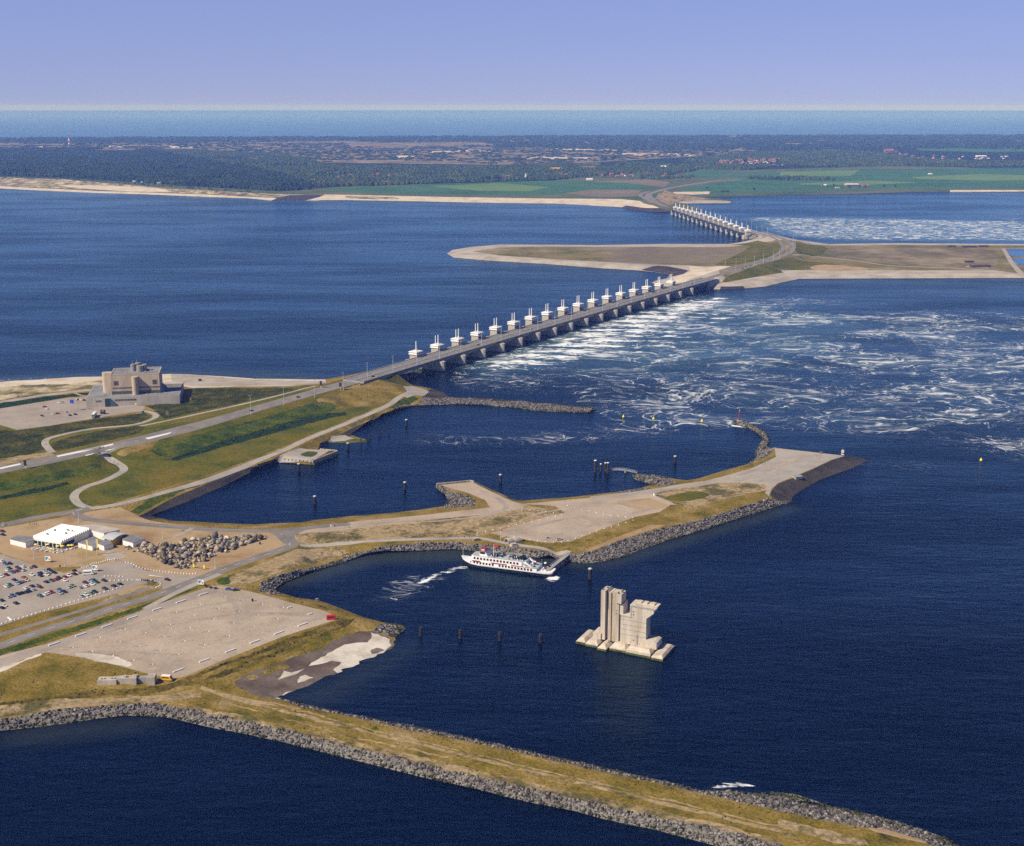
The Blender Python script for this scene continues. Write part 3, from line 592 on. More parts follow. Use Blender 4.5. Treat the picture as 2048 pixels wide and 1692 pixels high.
# ================================================================== SCHOUWEN (the far island)
far = Patch(12.0, 14.5)
fsh = [(-500, 368), (-150, 374), (0, 377), (98, 382), (195, 386), (293, 389), (415, 394), (500, 397), (539, 401), (595, 403), (615, 401), (693, 401), (815, 404), (900, 405), (1108, 407), (1170, 410), (1240, 415), (1257, 419), (1290, 423), (1322, 425), (1345, 424), (1352, 419), (1405, 420), (1406, 418), (1356, 405), (1374, 408), (1466, 407), (1464, 402), (1428, 396), (1405, 395), (1436, 394), (1600, 390), (1702, 388), (1848, 384), (2048, 384), (2600, 384)]
back = [(2600, 268.5), (2048, 269), (1600, 269.5), (1000, 271), (600, 273), (0, 275), (-500, 276)]
W = far.line(fsh + back, 0.0, closed=True); far.outline = W[:, :2]
L = far.line
L([(-500, 362), (-150, 367), (0, 371), (98, 375), (195, 380), (293, 384), (415, 388), (500, 391), (545, 394), (620, 394), (693, 394), (815, 395), (900, 397), (1108, 398), (1240, 402), (1300, 408), (1330, 416)], 5)
L([(1370, 402), (1450, 402), (1420, 398), (1398, 391), (1436, 390), (1600, 385), (1702, 384), (1848, 380), (2048, 380), (2600, 380)], 4.5)
L([(-500, 352), (0, 356), (60, 358), (130, 362), (230, 368), (330, 377), (415, 383), (500, 387), (560, 390)], [14, 14, 14, 14, 13, 12, 10, 8, 5])
L([(-500, 340), (0, 344), (200, 352), (330, 362), (420, 374), (520, 380)], 6)
fmain = [(1338, 416), (1320, 408), (1304, 398), (1297, 392), (1300, 387), (1320, 381), (1345, 375), (1400, 366), (1440, 361), (1485, 359)]
finner = [(1330, 411), (1300, 402), (1290, 396), (1281, 392), (1284, 387), (1297, 383)]
P = smooth(np.array([g1(x, y, 10) for x, y in fmain[:5]]), 3); n = len(P); rb = ribbon(P, 26)
zz = np.linspace(12.5, 6, n); far.wline(np.c_[rb[:n], zz]); far.wline(np.c_[rb[n:], zz])
for q in [(200, 320), (600, 340), (1000, 370), (800, 300), (1400, 340), (1800, 350), (1600, 300), (2200, 340), (300, 290), (-300, 310), (2400, 300), (1000, 285), (1700, 285), (1350, 400), (1700, 375)]:
    P = G([q], 3.0)[0]; far.V.append(tuple(P)); far.Z.append(3.0)
far.bake(); far.base = 'polder'
def FZ(mat, px, n=0): return far.zone(mat, G(px, 3.0) if n == 0 else smooth(G(px, 3.0), n, True), world=True)
Z = far.zone
FZ('heath', [(-500, 277), (0, 276), (1000, 272), (1700, 271), (1700, 292), (1400, 318), (1000, 330), (700, 332), (300, 300), (-500, 300)])
FZ('forest_floor', [(-500, 350), (0, 356), (230, 366), (420, 376), (560, 384), (700, 373), (900, 367), (1100, 362), (1200, 350), (1240, 335), (900, 328), (600, 325), (300, 300), (-500, 298)])
FZ('forest_floor', [(1200, 340), (1360, 336), (1500, 340), (1800, 330), (1960, 336), (2600, 334), (2600, 280), (1700, 284), (1400, 312), (1200, 324)])
Z('beach_sand', [(-500, 371), (-500, 364), (0, 372), (195, 382), (415, 389), (545, 395), (560, 398), (540, 404), (500, 402), (195, 391), (0, 381)])
Z('dune_grass', [(-500, 350), (0, 355), (130, 361), (230, 367), (330, 376), (415, 382), (560, 388), (640, 390), (640, 394), (545, 394), (415, 388), (195, 380), (0, 371), (-500, 362)])
Z('beach_sand', [(115, 371), (195, 371), (300, 375), (340, 383), (260, 383), (180, 378)], 2)
Z('dark_slope', [(539, 402), (555, 396), (580, 390), (640, 390), (640, 394), (610, 400), (595, 405)])
Z('beach_sand', [(612, 401), (640, 394), (650, 389), (720, 390), (900, 394), (1100, 397), (1240, 398), (1280, 402), (1320, 417), (1330, 419), (1290, 417), (1250, 412), (1180, 408), (900, 404), (700, 400), (640, 400), (616, 404)])
Z('dune_grass', [(690, 392), (790, 394), (800, 398), (750, 399), (692, 396)])
Z('beach_sand', [(1095, 406), (1180, 400), (1260, 402), (1290, 412), (1250, 414), (1180, 411)])
Z('dark_slope', [(1240, 416), (1252, 411), (1290, 416), (1330, 419), (1346, 424), (1340, 428), (1290, 425), (1258, 421)])
Z('farm_green', [(640, 378), (900, 367), (1100, 361), (1240, 364), (1300, 372), (1280, 378), (1190, 382), (1100, 390), (900, 389), (700, 385)])
Z('farm_light', [(860, 372), (1000, 366), (1100, 374), (1060, 382), (960, 382)])
Z('farm_brown', [(1180, 364), (1290, 358), (1340, 364), (1330, 374), (1250, 366)])
Z('farm_brown', [(1130, 386), (1190, 379), (1282, 380), (1276, 392), (1200, 394)])
Z('farm_green', [(1300, 352), (1560, 343), (1720, 338), (2000, 336), (2600, 334), (2600, 376), (2048, 378), (1848, 378), (1600, 384), (1440, 388), (1370, 386), (1360, 378), (1420, 366), (1480, 360), (1480, 356), (1380, 356)])
Z('farm_light', [(1600, 367), (1740, 361), (1840, 365), (1720, 370), (1600, 369)])
Z('farm_light', [(1820, 354), (1960, 348), (2100, 352), (2090, 360), (1960, 361), (1840, 358)])
Z('farm_light', [(1560, 344), (1720, 340), (1700, 352), (1560, 352)])
Z('farm_green', [(1830, 297), (2600, 290), (2600, 303), (1960, 304), (1840, 301)])
Z('farm_green', [(1240, 346), (1300, 340), (1400, 340), (1500, 341), (1440, 346), (1330, 350), (1250, 352)])
Z('polder', [(1380, 390), (1440, 388), (1600, 382), (1848, 377), (2600, 376), (2600, 383), (1848, 384), (1600, 389), (1436, 393)])
Z('beach_sand', [(1346, 384), (1420, 383), (1418, 388), (1350, 388)])
Z('beach_sand', [(1900, 380), (2048, 380), (2600, 379), (2600, 384), (2048, 383), (1900, 384)])
Z('sparse_grass', [(1310, 396), (1330, 380), (1360, 388), (1400, 395), (1420, 398), (1350, 404), (1340, 412)])
Z('pale_revetment', [(1352, 404), (1400, 400), (1440, 401), (1462, 403), (1460, 406), (1375, 407), (1360, 406)])
for q in [[(800, 311), (840, 310), (835, 316), (770, 315)], [(1060, 314), (1140, 312), (1130, 318), (1050, 318)], [(1130, 316), (1180, 314), (1180, 319), (1130, 320)], [(910, 276), (990, 277), (960, 280), (900, 279)], [(1220, 306), (1400, 307), (1380, 312), (1230, 310)], [(40, 297), (130, 297), (120, 300), (30, 300)], [(60, 293), (90, 292), (85, 295), (60, 295)], [(200, 292), (250, 291), (250, 294), (200, 294)], [(340, 291), (400, 291), (395, 296), (340, 296)], [(860, 303), (900, 302), (910, 306), (860, 306)], [(1100, 294), (1250, 297), (1240, 301), (1100, 299)], [(530, 276), (600, 276), (590, 280), (530, 279)], [(920, 298), (990, 300), (985, 303), (900, 303)]]:
    FZ('beach_sand', q)
far.road('asphalt', fmain, 22); far.road('asphalt', finner, 14)
far.finish({'asphalt': 'road', 'polder': 'polder_land', 'beach_sand': 'beach', 'dune_grass': 'dunes', 'heath': 'dune_heath', 'forest_floor': 'woodland_ground', 'farm_green': 'crop_field', 'farm_light': 'pale_crop_field', 'farm_brown': 'ploughed_field', 'dark_slope': 'asphalt_slope', 'pale_revetment': 'harbour_mole', 'sparse_grass': 'dry_grassland'}, 70.0, {'dune_grass': 2.2, 'heath': 1.0}, 60)

# ================================================================== WATER
def water_material():
    m, N, Lk, b = _new('sea')
    def n(t, **k):
        q = N.new('ShaderNode' + t)
        for a, v in k.items(): setattr(q, a, v)
        return q
    tc = n('TexCoord')
    def noise(scale, detail, vec, rough=.6, dist=0):
        q = n('TexNoise'); q.inputs['Scale'].default_value = scale; q.inputs['Detail'].default_value = detail
        q.inputs['Roughness'].default_value = rough; q.inputs['Distortion'].default_value = dist; Lk.new(vec, q.inputs['Vector']); return q.outputs[0]
    def mth(op, a, c=None, clamp=False):
        q = n('Math', operation=op); q.use_clamp = clamp
        for i, v in enumerate((a, c)):
            if v is None: continue
            if isinstance(v, (int, float)): q.inputs[i].default_value = v
            else: Lk.new(v, q.inputs[i])
        return q.outputs[0]
    def mapr(v, a, c, d, e):
        q = n('MapRange'); q.interpolation_type = 'SMOOTHSTEP'; Lk.new(v, q.inputs[0])
        for i, x in enumerate((a, c, d, e)):
            if isinstance(x, (int, float)): q.inputs[i + 1].default_value = x
            else: Lk.new(x, q.inputs[i + 1])
        return q.outputs[0]
    def mapping(scale, rot):
        q = n('Mapping'); q.inputs['Scale'].default_value = scale; q.inputs['Rotation'].default_value = (0, 0, rot); Lk.new(tc.outputs['Object'], q.inputs[0]); return q.outputs[0]
    # wind waves
    wv = mapping((.6, 1.6, 1), R(20))
    h1 = noise(.11, 6, wv, .68); h2 = noise(.02, 3, mapping((.5, 1.4, 1), R(10)), .5)
    bp = n('Bump'); bp.inputs['Distance'].default_value = 1.1; bp.inputs['Strength'].default_value = .6
    Lk.new(mth('ADD', h1, mth('MULTIPLY', h2, 2.0)), bp.inputs['Height'])
    # foam: the race below the gates (A), the drifting webs and lines (B)
    aA = n('Attribute'); aA.attribute_name = 'race'; aE = n('Attribute'); aE.attribute_name = 'aerated'; aB = n('Attribute'); aB.attribute_name = 'web'
    fl = mapping((.6, 1.15, 1), R(31))
    a1 = noise(.070, 8, fl, .70, 1.0)
    thr = mth('SUBTRACT', .98, mth('MULTIPLY', aA.outputs['Fac'], .65))
    fA = mth('MULTIPLY', mapr(a1, thr, mth('ADD', thr, .10), 0, 1), mapr(aA.outputs['Fac'], .02, .2, 0, 1))
    wn = n('TexNoise'); wn.inputs['Scale'].default_value = .011; wn.inputs['Detail'].default_value = 3; Lk.new(tc.outputs['Object'], wn.inputs['Vector'])
    ws = n('VectorMath', operation='MULTIPLY_ADD'); Lk.new(wn.outputs['Color'], ws.inputs[0]); ws.inputs[1].default_value = (90, 90, 0)
    wm_ = n('Mapping'); wm_.inputs['Scale'].default_value = (.72, 1.0, 1); wm_.inputs['Rotation'].default_value = (0, 0, R(14)); Lk.new(tc.outputs['Object'], wm_.inputs[0]); Lk.new(wm_.outputs[0], ws.inputs[2]); wb = ws.outputs[0]
    r3 = mth('ABSOLUTE', mth('SUBTRACT', noise(.075, 4, wb, .6, .8), .5)); r1 = mth('ABSOLUTE', mth('SUBTRACT', noise(.016, 4, wb, .55, 1.2), .5)); r2 = mth('ABSOLUTE', mth('SUBTRACT', noise(.034, 4, wb, .6, 1.0), .5))
    pat = noise(.010, 3, wb, .6); pat = mapr(pat, .40, .62, .05, 1.35)
    wid = mth('MULTIPLY', mth('MULTIPLY', aB.outputs['Fac'], pat), .046)
    brk = mapr(noise(.09, 4, wb, .65), .40, .60, .1, 1)
    l1 = mth('MULTIPLY', mapr(r1, 0, wid, 1, 0), brk); l2 = mth('MULTIPLY', mapr(r2, 0, mth('MULTIPLY', wid, .9), 1, 0), mth('MULTIPLY', brk, .75))
    l3 = mth('MULTIPLY', mapr(r3, 0, mth('MULTIPLY', wid, .9), 1, 0), mth('MULTIPLY', brk, .35)); fB = mth('MULTIPLY', mth('MAXIMUM', mth('MAXIMUM', l1, l2), l3), mapr(aB.outputs['Fac'], .02, .25, 0, 1))
    foam = mth('MAXIMUM', fA, mth('MULTIPLY', fB, .9), True)
    # aerated, paler water around the foam
    mixw = n('MixRGB'); Lk.new(mapr(mth('ADD', mth('MULTIPLY', aE.outputs['Fac'], 1.0), mth('MULTIPLY', mth('MULTIPLY', aB.outputs['Fac'], pat), .34)), 0, 1, 0, .8), mixw.inputs[0])
    mixw.inputs[1].default_value = (.0003, .0030, .0125, 1); mixw.inputs[2].default_value = (.045, .10, .13, 1)
    mixf = n('MixRGB'); Lk.new(foam, mixf.inputs[0]); Lk.new(mixw.outputs[0], mixf.inputs[1]); mixf.inputs[2].default_value = (.74, .77, .78, 1)
    # shoals by the beaches
    aS = n('Attribute'); aS.attribute_name = 'shoal'
    mixs = n('MixRGB'); Lk.new(aS.outputs['Fac'], mixs.inputs[0]); Lk.new(mixw.outputs[0], mixs.inputs[1]); mixs.inputs[2].default_value = (.05, .065, .05, 1); Lk.new(mixs.outputs[0], mixf.inputs[1])
    Lk.new(mixf.outputs[0], b.inputs['Base Color']); b.inputs['Roughness'].default_value = .8; b.inputs['Specular IOR Level'].default_value = 0
    gl = n('BsdfGlossy'); gl.inputs['Color'].default_value = (.50, .80, 1, 1); gl.inputs['Roughness'].default_value = .11; Lk.new(bp.outputs[0], gl.inputs['Normal'])
    lane = mapr(noise(.0045, 4, mapping((.5, 1.6, 1), R(-25)), .55), .35, .65, .62, 1.0)       # wind lanes
    fr = n('Fresnel'); fr.inputs['IOR'].default_value = 1.33; Lk.new(bp.outputs[0], fr.inputs['Normal'])
    fac = mth('MULTIPLY', mth('MINIMUM', mth('MULTIPLY', mth('MULTIPLY', fr.outputs[0], lane), .95), .8), mth('SUBTRACT', 1, foam))
    ms = n('MixShader'); Lk.new(fac, ms.inputs[0]); Lk.new(b.outputs[0], ms.inputs[1]); Lk.new(gl.outputs[0], ms.inputs[2])
    Lk.new(ms.outputs[0], N['Material Output'].inputs['Surface'])
water_material()
RACE = [  # photo outline of each patch, strength of race foam, strength of web foam, softness in metres
    ([(905, 742), (960, 718), (1100, 672), (1230, 630), (1340, 602), (1420, 590), (1500, 597), (1400, 635), (1300, 680), (1200, 715), (1080, 742), (960, 748)], .90, .3, 30),
    ([(960, 722), (1100, 680), (1230, 640), (1340, 610), (1420, 600), (1600, 620), (1500, 660), (1420, 700), (1250, 730), (1100, 745), (990, 742)], .74, .3, 60),
    ([(1000, 740), (1120, 690), (1250, 645), (1360, 615), (1440, 606), (1800, 640), (1700, 690), (1560, 730), (1350, 750), (1150, 752)], .60, .25, 70),
    ([(900, 748), (1100, 690), (1400, 588), (1600, 596), (2048, 632), (2400, 650), (2400, 930), (2048, 905), (1850, 880), (1560, 850), (1420, 845), (1230, 838), (1190, 800), (960, 775)], .12, .56, 40),
    ([(1440, 600), (1700, 615), (2048, 640), (2300, 660), (2300, 780), (2000, 760), (1800, 820), (1600, 790), (1500, 700)], .10, .26, 80),
    ([(1170, 815), (1300, 835), (1420, 843), (1460, 850), (1300, 838), (1200, 828)], .25, .4, 8),
    ([(780, 880), (900, 890), (1100, 890), (1300, 868), (1460, 850), (1400, 835), (1200, 850), (1000, 880), (850, 870)], 0, .30, 25),
    ([(1490, 433), (1700, 436), (2048, 441), (2400, 446), (2400, 480), (2048, 482), (1640, 480), (1560, 466), (1520, 452)], .74, .5, 35),
    ([(1456, 848), (1480, 851), (1504, 859), (1516, 868), (1524, 877), (1515, 876), (1500, 864), (1475, 854), (1455, 852)], .9, 0, 3),
    ([(1402, 1584), (1420, 1566), (1465, 1556), (1512, 1562), (1520, 1580), (1460, 1582)], .88, 0, 3),
    ([(944, 1124), (922, 1128), (905, 1132), (880, 1139), (850, 1150), (825, 1160), (812, 1170), (828, 1178), (860, 1168), (890, 1156), (912, 1147), (926, 1142), (944, 1141)], .84, .2, 5),
    ([(850, 1148), (805, 1160), (765, 1178), (744, 1196), (765, 1216), (800, 1230), (840, 1238), (815, 1214), (804, 1200), (824, 1186), (870, 1168)], .66, .5, 8),
    ([(750, 1195), (770, 1240), (820, 1262), (900, 1282), (1000, 1310), (1100, 1345), (1010, 1330), (880, 1290), (800, 1262), (760, 1225)], .30, .30, 10),
    ([(1080, 1153), (1108, 1146), (1128, 1152), (1120, 1166), (1090, 1166)], .85, .1, 3),
    ([(-300, 776), (-300, 768), (0, 757), (150, 750), (210, 748), (210, 753), (150, 757), (70, 762), (0, 767)], .55, .2, 5),
    ([(888, 506), (905, 497), (940, 491), (940, 494), (902, 503), (906, 513), (1000, 522), (1100, 528), (1280, 541), (1280, 543), (1100, 531), (980, 525), (900, 516)], .6, .1, 4),
    ([(300, 620), (500, 660), (800, 560), (1200, 600), (1250, 560), (900, 470), (300, 430), (0, 440), (0, 700)], 0, .035, 120),
    ([(1250, 900), (2048, 920), (2300, 930), (2300, 1000), (1900, 960), (1700, 940), (1400, 930)], 0, .12, 40),
    ([(770, 742), (700, 752), (650, 760), (500, 755), (500, 750), (650, 753), (700, 745)], .15, .1, 5),
]
SHOAL = [([(550, 1405), (600, 1395), (700, 1352), (790, 1300), (815, 1275), (830, 1290), (780, 1325), (700, 1372), (620, 1410)], 14), ([(500, 1180), (560, 1150), (700, 1108), (900, 1095), (1180, 1120), (1180, 1136), (1000, 1120), (760, 1125), (600, 1170)], 10), ([(0, 1470), (280, 1436), (340, 1440), (300, 1452), (0, 1490)], 12), ([(-300, 790), (0, 775), (212, 762), (420, 756), (650, 765), (650, 748), (400, 742), (0, 752), (-300, 768)], 30), ([(1180, 1130), (1440, 1052), (1580, 1010), (1600, 1018), (1440, 1066), (1200, 1140)], 9)]
def sea():
    ang = list(np.arange(-24, 24.01, .3)) + list(range(32, 336, 8)); ang = np.radians(ang); na = len(ang)
    rs = [60, 250] + list(np.arange(420, 1200, 4.5)) + list(np.arange(1200, 2650, 8.0)); r = rs[-1]
    while r < 3600: r *= 1.006; rs.append(r)
    while r < 105000: r *= 1.25; rs.append(min(r, 105000))
    rs = np.array(rs); Rr, A = np.meshgrid(rs, ang, indexing='ij'); X, Y = (Rr * np.sin(A)).ravel(), (Rr * np.cos(A)).ravel()
    i, j = np.meshgrid(np.arange(len(rs) - 1), np.arange(na), indexing='ij'); i, j = i.ravel(), j.ravel(); k = (j + 1) % na
    Q = np.c_[i * na + j, (i + 1) * na + j, (i + 1) * na + k, i * na + k]
    Q = Q[:, ::-1]
    V = np.c_[X, Y, np.zeros(len(X))]
    me = npmesh('sea_water', np.vstack([V, [(0, 0, 0)]]), Q, ['sea'])
    # innermost disc
    race = np.zeros(len(V) + 1); web = np.zeros(len(V) + 1); aer = np.zeros(len(V) + 1)
    offs = [(0, 0)] + [(math.cos(t) * q, math.sin(t) * q) for q in (.45, 1) for t in np.arange(0, 6.28, 6.28 / 8)]
    for px, a, w, soft in RACE:
        P = G(px); m = np.zeros(len(V))
        lo, hi = P.min(0) - soft, P.max(0) + soft
        idx = np.where((X > lo[0]) & (X < hi[0]) & (Y > lo[1]) & (Y < hi[1]))[0]
        acc = np.zeros(len(idx))
        for ox, oy in offs: acc += inside(P, X[idx] + ox * soft, Y[idx] + oy * soft)
        m[idx] = acc / len(offs)
        if px[0][0] in (905, 960, 1000) and a > .3:      # a jet below every gate opening
            q0, q1 = G([(780, 747.5), (1440, 556)], 13.5); uu = (q1 - q0) / np.linalg.norm(q1 - q0); rel = np.c_[X, Y] - q0; al = rel @ uu + .45 * (rel @ np.array([-uu[1], uu[0]])); m = m * (.90 + .09 * np.cos(2 * np.pi * (al - 96 - 21.75) / 43.5 + .004 * X))
        race[:-1] = np.maximum(race[:-1], m * a)
        if soft >= 20: aer[:-1] = np.maximum(aer[:-1], m * a)
        web[:-1] = web[:-1] + m * w
    shoal = np.zeros(len(V) + 1)
    for px, soft in SHOAL:
        P = G(px); acc = np.zeros(len(V))
        for ox, oy in offs: acc += inside(P, X + ox * soft, Y + oy * soft)
        shoal[:-1] = np.maximum(shoal[:-1], acc / len(offs) * .55)
    for nm, arr in (('race', race), ('web', web), ('shoal', shoal), ('aerated', aer)):
        at = me.attributes.new(nm, 'FLOAT', 'POINT'); at.data.foreach_set('value', np.clip(arr, 0, 1).astype(np.float32))
    struct(put('sea_water', me))
sea()

# ================================================================== THE STORM SURGE BARRIERS
flat('pier_white', (.74, .73, .71), .55); flat('dark_steel', (.035, .045, .06), .5, .3); flat('steel_blue', (.10, .13, .17), .5, .3)
flat('glass_dark', (.015, .02, .025), .12, 0, .5); flat('lamp_metal', (.62, .63, .63), .45, .3); flat('black_board', (.015, .015, .017), .6)
mottled('deck_asphalt', [(.16, .155, .15), (.20, .19, .185)], .05, fine=(.5, .12))
mottled('grey_concrete', [(.22, .21, .195), (.30, .285, .265), (.36, .34, .31)], .12, fine=(.8, .14), stretch=(1, 1, .4))
ORD = ['', 'first', 'second', 'third', 'fourth', 'fifth', 'sixth', 'seventh', 'eighth', 'ninth', 'tenth', 'eleventh', 'twelfth', 'thirteenth', 'fourteenth', 'fifteenth', 'sixteenth', 'seventeenth', 'eighteenth', 'nineteenth', 'twentieth', 'twenty-first', 'twenty-second', 'twenty-third', 'twenty-fourth', 'twenty-fifth', 'twenty-sixth', 'twenty-seventh', 'twenty-eighth', 'twenty-ninth', 'thirtieth']

def barrier_pier(top, poles=2, tag_=''):
    """local: x along the barrier, y towards the sea side, z up"""
    s = MB()
    nose = [(3.8 * math.cos(t), -13.4 + 6.6 * math.sin(t)) for t in np.linspace(math.pi, 2 * math.pi, 9)]
    s.prism(nose + [(3.8, -9), (-3.8, -9)], 8.6, 10.8, 'concrete')
    s.prism(nose + [(3.8, 18), (5.2, 20), (5.2, 28), (3, 31), (-3, 31), (-5.2, 28), (-5.2, 20), (-3.8, 18)], -1.2, 8.6, 'concrete')
    s.prism([(x * 1.25, y * 1.04 if y < 0 else y) for x, y in nose] + [(5.4, 14), (-5.4, 14)], -1.2, 1.0, 'weed')
    h = MB()
    b = top - 3.7
    for sx in (-1, 1):
        x0, x1 = sorted((sx * 3.0, sx * 5.3)); h.box(x0, x1, 14.0, 23.5, 8.58, b, 'concrete')
    h.box(-3.0, 3.0, 19.5, 23.3, 8.58, b - .05, 'concrete')
    h.box(-3.0, 3.0, 14.2, 19.5, b - 2.2, b - .02, 'concrete')
    c = MB()
    c.box(-6.3, 6.3, 13.2, 24.4, b, b + .7, 'pier_white')
    c.box(-5.8, 5.8, 13.7, 23.9, b + .7, b + 2.5, 'pier_white')
    c.prism([(-6.5, 13.0), (6.5, 13.0), (6.5, 24.6), (-6.5, 24.6)], b + 2.5, b + 3.0, 'pier_white')
    c.prism([(-6.3, 13.2), (6.3, 13.2), (6.3, 24.4), (-6.3, 24.4)], b + 3.0, b + 3.7, 'pier_white', [(-5.2, 14.3), (5.2, 14.3), (5.2, 23.3), (-5.2, 23.3)])
    w = MB()
    w.box(-1.2, 1.2, 13.6, 13.72, b + 1.0, b + 2.1, 'glass_dark')
    a = MB()
    a.box(6.3, 9.8, 17, 24, b + .2, b + .6, 'pier_white'); a.box(6.5, 8.8, 19, 23, b + .6, b + 2.8, 'grey_concrete')
    a.box(9.6, 9.8, 17, 24, b + .6, b + 1.8, 'pier_white')
    p = MB()
    p.cyl((0, 0, 0), (0, 0, 10.5), .62, .55, 'pier_white', 8); p.cyl((0, 0, 0), (0, 0, 1.2), 1.1, 1.0, 'pier_white', 8)
    ms = [('shaft', s.mesh('shaft')), ('tower_head', h.mesh('tower_head')), ('machine_house', c.mesh('machine_house')), ('side_platform', a.mesh('side_platform'))]
    wm, pm = w.mesh('window'), p.mesh('lifting_cylinder')
    def make(label, loc, rz, group, n=poles):
        t = thing('barrier_pier', label, 'barrier pier', loc, rz, group)
        for nm, me in ms:
            o = put(nm, me, t)
            if nm == 'machine_house':
                for k in (-3.6, 0, 3.6): put('window', wm, o, (k, 0, 0))
        for x in ((-2.7, 2.7) if n == 2 else (1.2,)): put('lifting_cylinder', pm, t, (x, 19, top - .2))
        return t
    return make

def gate_mesh():
    g = MB(); g.box(-16.8, 16.8, -.5, .5, 3.2, 8.6, 'dark_steel')
    for k in range(9):
        x = -16 + 4 * k; g.box(x - .2, x + .2, -.95, -.5, 3.2, 8.6, 'steel_blue')
    tr = MB()
    for z in (3.4, 8.4): tr.cyl((-17, -3.4, z), (17, -3.4, z), .45, .45, 'steel_blue', 6)
    tr.cyl((-17, -5.2, 5.9), (17, -5.2, 5.9), .5, .5, 'steel_blue', 6)
    for k in range(8):
        x = -16 + 4 * k
        tr.cyl((x, -.5, 5.9), (x + 2, -5.2, 5.9), .25, .25, 'steel_blue', 5); tr.cyl((x + 2, -5.2, 5.9), (x + 4, -.5, 5.9), .25, .25, 'steel_blue', 5)
        tr.cyl((x, -3.4, 3.4), (x + 4, -5.2, 5.9), .2, .2, 'steel_blue', 5); tr.cyl((x, -3.4, 8.4), (x + 4, -5.2, 5.9), .2, .2, 'steel_blue', 5)
    be = MB(); be.box(-20, 20, -5.5, -1.5, 9.4, 12.2, 'grey_concrete')
    return g.mesh('gate_plate'), tr.mesh('truss'), be.mesh('upper_beam')
GATE = gate_mesh()
def steel_gate(label, loc, rz, group, y0, sz=1):
    t = thing('steel_gate', label, 'sluice gate', loc, rz, group)
    put('gate_plate', GATE[0], t, (0, y0, 0)); put('truss', GATE[1], t, (0, y0, 0)); t.scale = (1, 1, sz)

class Line:
    """axis of a bridge with a slight bow"""
    def __init__(s, p0, p1, bow, length=None):
        s.p0 = np.array(p0, float); d = np.array(p1, float) - s.p0; s.L = np.linalg.norm(d); s.u = d / s.L; s.n = np.array([-s.u[1], s.u[0]]); s.bow = bow; s.rz = math.atan2(s.u[1], s.u[0])
    def at(s, a, off):
        t = a / s.L; b = s.bow * 4 * t * (1 - t)
        p = s.p0 + s.u * a + s.n * (off + b); return float(p[0]), float(p[1])
    def ang(s, a): return s.rz + math.atan(s.bow * 4 * (1 - 2 * a / s.L) / s.L)

def bridge(ln, a0, a1, half, label, zt=13.0, lanes=True, a_sup=None):
    """deck built along the bowed axis; its centre line is offset 0"""
    t = thing('road_bridge', label, 'bridge', (0, 0, 0))
    A = np.arange(a0, a1 + 1, 15.0)
    def sweep(prof, mat, name):
        rings = [[(*ln.at(a, o), z) for o, z in prof] for a in A]
        m = MB(); m.loft(rings, mat); m.build(name, t)
    sweep([(-half, zt - .9), (half, zt - .9), (half, zt - .02), (-half, zt - .02)], 'grey_concrete', 'deck_slab')
    sweep([(-half * .72, zt - 4.6), (half * .72, zt - 4.6), (half * .84, zt - .92), (-half * .84, zt - .92)], 'grey_concrete', 'box_girder')
    sweep([(-half + .55, zt - .02), (half - .55, zt - .02), (half - .55, zt + .05), (-half + .55, zt + .05)], 'deck_asphalt', 'road_surface')
    for s_ in (-1, 1):
        o0, o1 = sorted((s_ * half, s_ * (half - .5)))
        sweep([(o0, zt - .9), (o1, zt - .9), (o1, zt + .85), (o0, zt + .85)], 'concrete', 'parapet')
    if lanes:
        sweep([(-half * .12 - .5, zt + .05), (-half * .12 + .5, zt + .05), (-half * .12 + .5, zt + .6), (-half * .12 - .5, zt + .6)], 'grey_concrete', 'median_barrier')
        m = MB()
        for off in (-half * .55, half * .42):
            for a in np.arange(a0 + 5, a1 - 8, 12.0):
                q = [ln.at(a, off - .14), ln.at(a + 4, off - .14), ln.at(a + 4, off + .14), ln.at(a, off + .14)]
                m.add([(x, y, zt + .07) for x, y in q], [[0, 1, 2, 3]], 'marking')
        for off in (-half * .12 - 1.2, -half + 1.4, half - 1.4, half * .16):
            for a, b in zip(A[:-1], A[1:]):
                q = [ln.at(a, off - .12), ln.at(b, off - .12), ln.at(b, off + .12), ln.at(a, off + .12)]
                m.add([(x, y, zt + .07) for x, y in q], [[0, 1, 2, 3]], 'marking')
        m.build('lane_marking', t)
    return t

def lamp_mesh(h):
    m = MB(); m.cyl((0, 0, 0), (0, 0, h), .26, .15, 'lamp_metal', 6); m.cyl((0, 0, 0), (0, 0, 1.2), .4, .34, 'lamp_metal', 6)
    g = MB()
    for s_ in (-1, 1):
        g.box(min(0, s_ * 1.5), max(0, s_ * 1.5), -.08, .08, h - .1, h + .05, 'lamp_metal'); g.box(s_ * 1.5 - .45, s_ * 1.5 + .45, -.22, .22, h - .05, h + .15, 'lamp_metal')
    return m.mesh('pole'), g.mesh('lamp_head')
LAMP = {h: lamp_mesh(h) for h in (9, 18, 20)}
def lamp(label, loc, rz, group, h=18):
    t = thing('street_lamp', label, 'street lamp', loc, rz, group)
    put('pole', LAMP[h][0], t); put('lamp_head', LAMP[h][1], t)

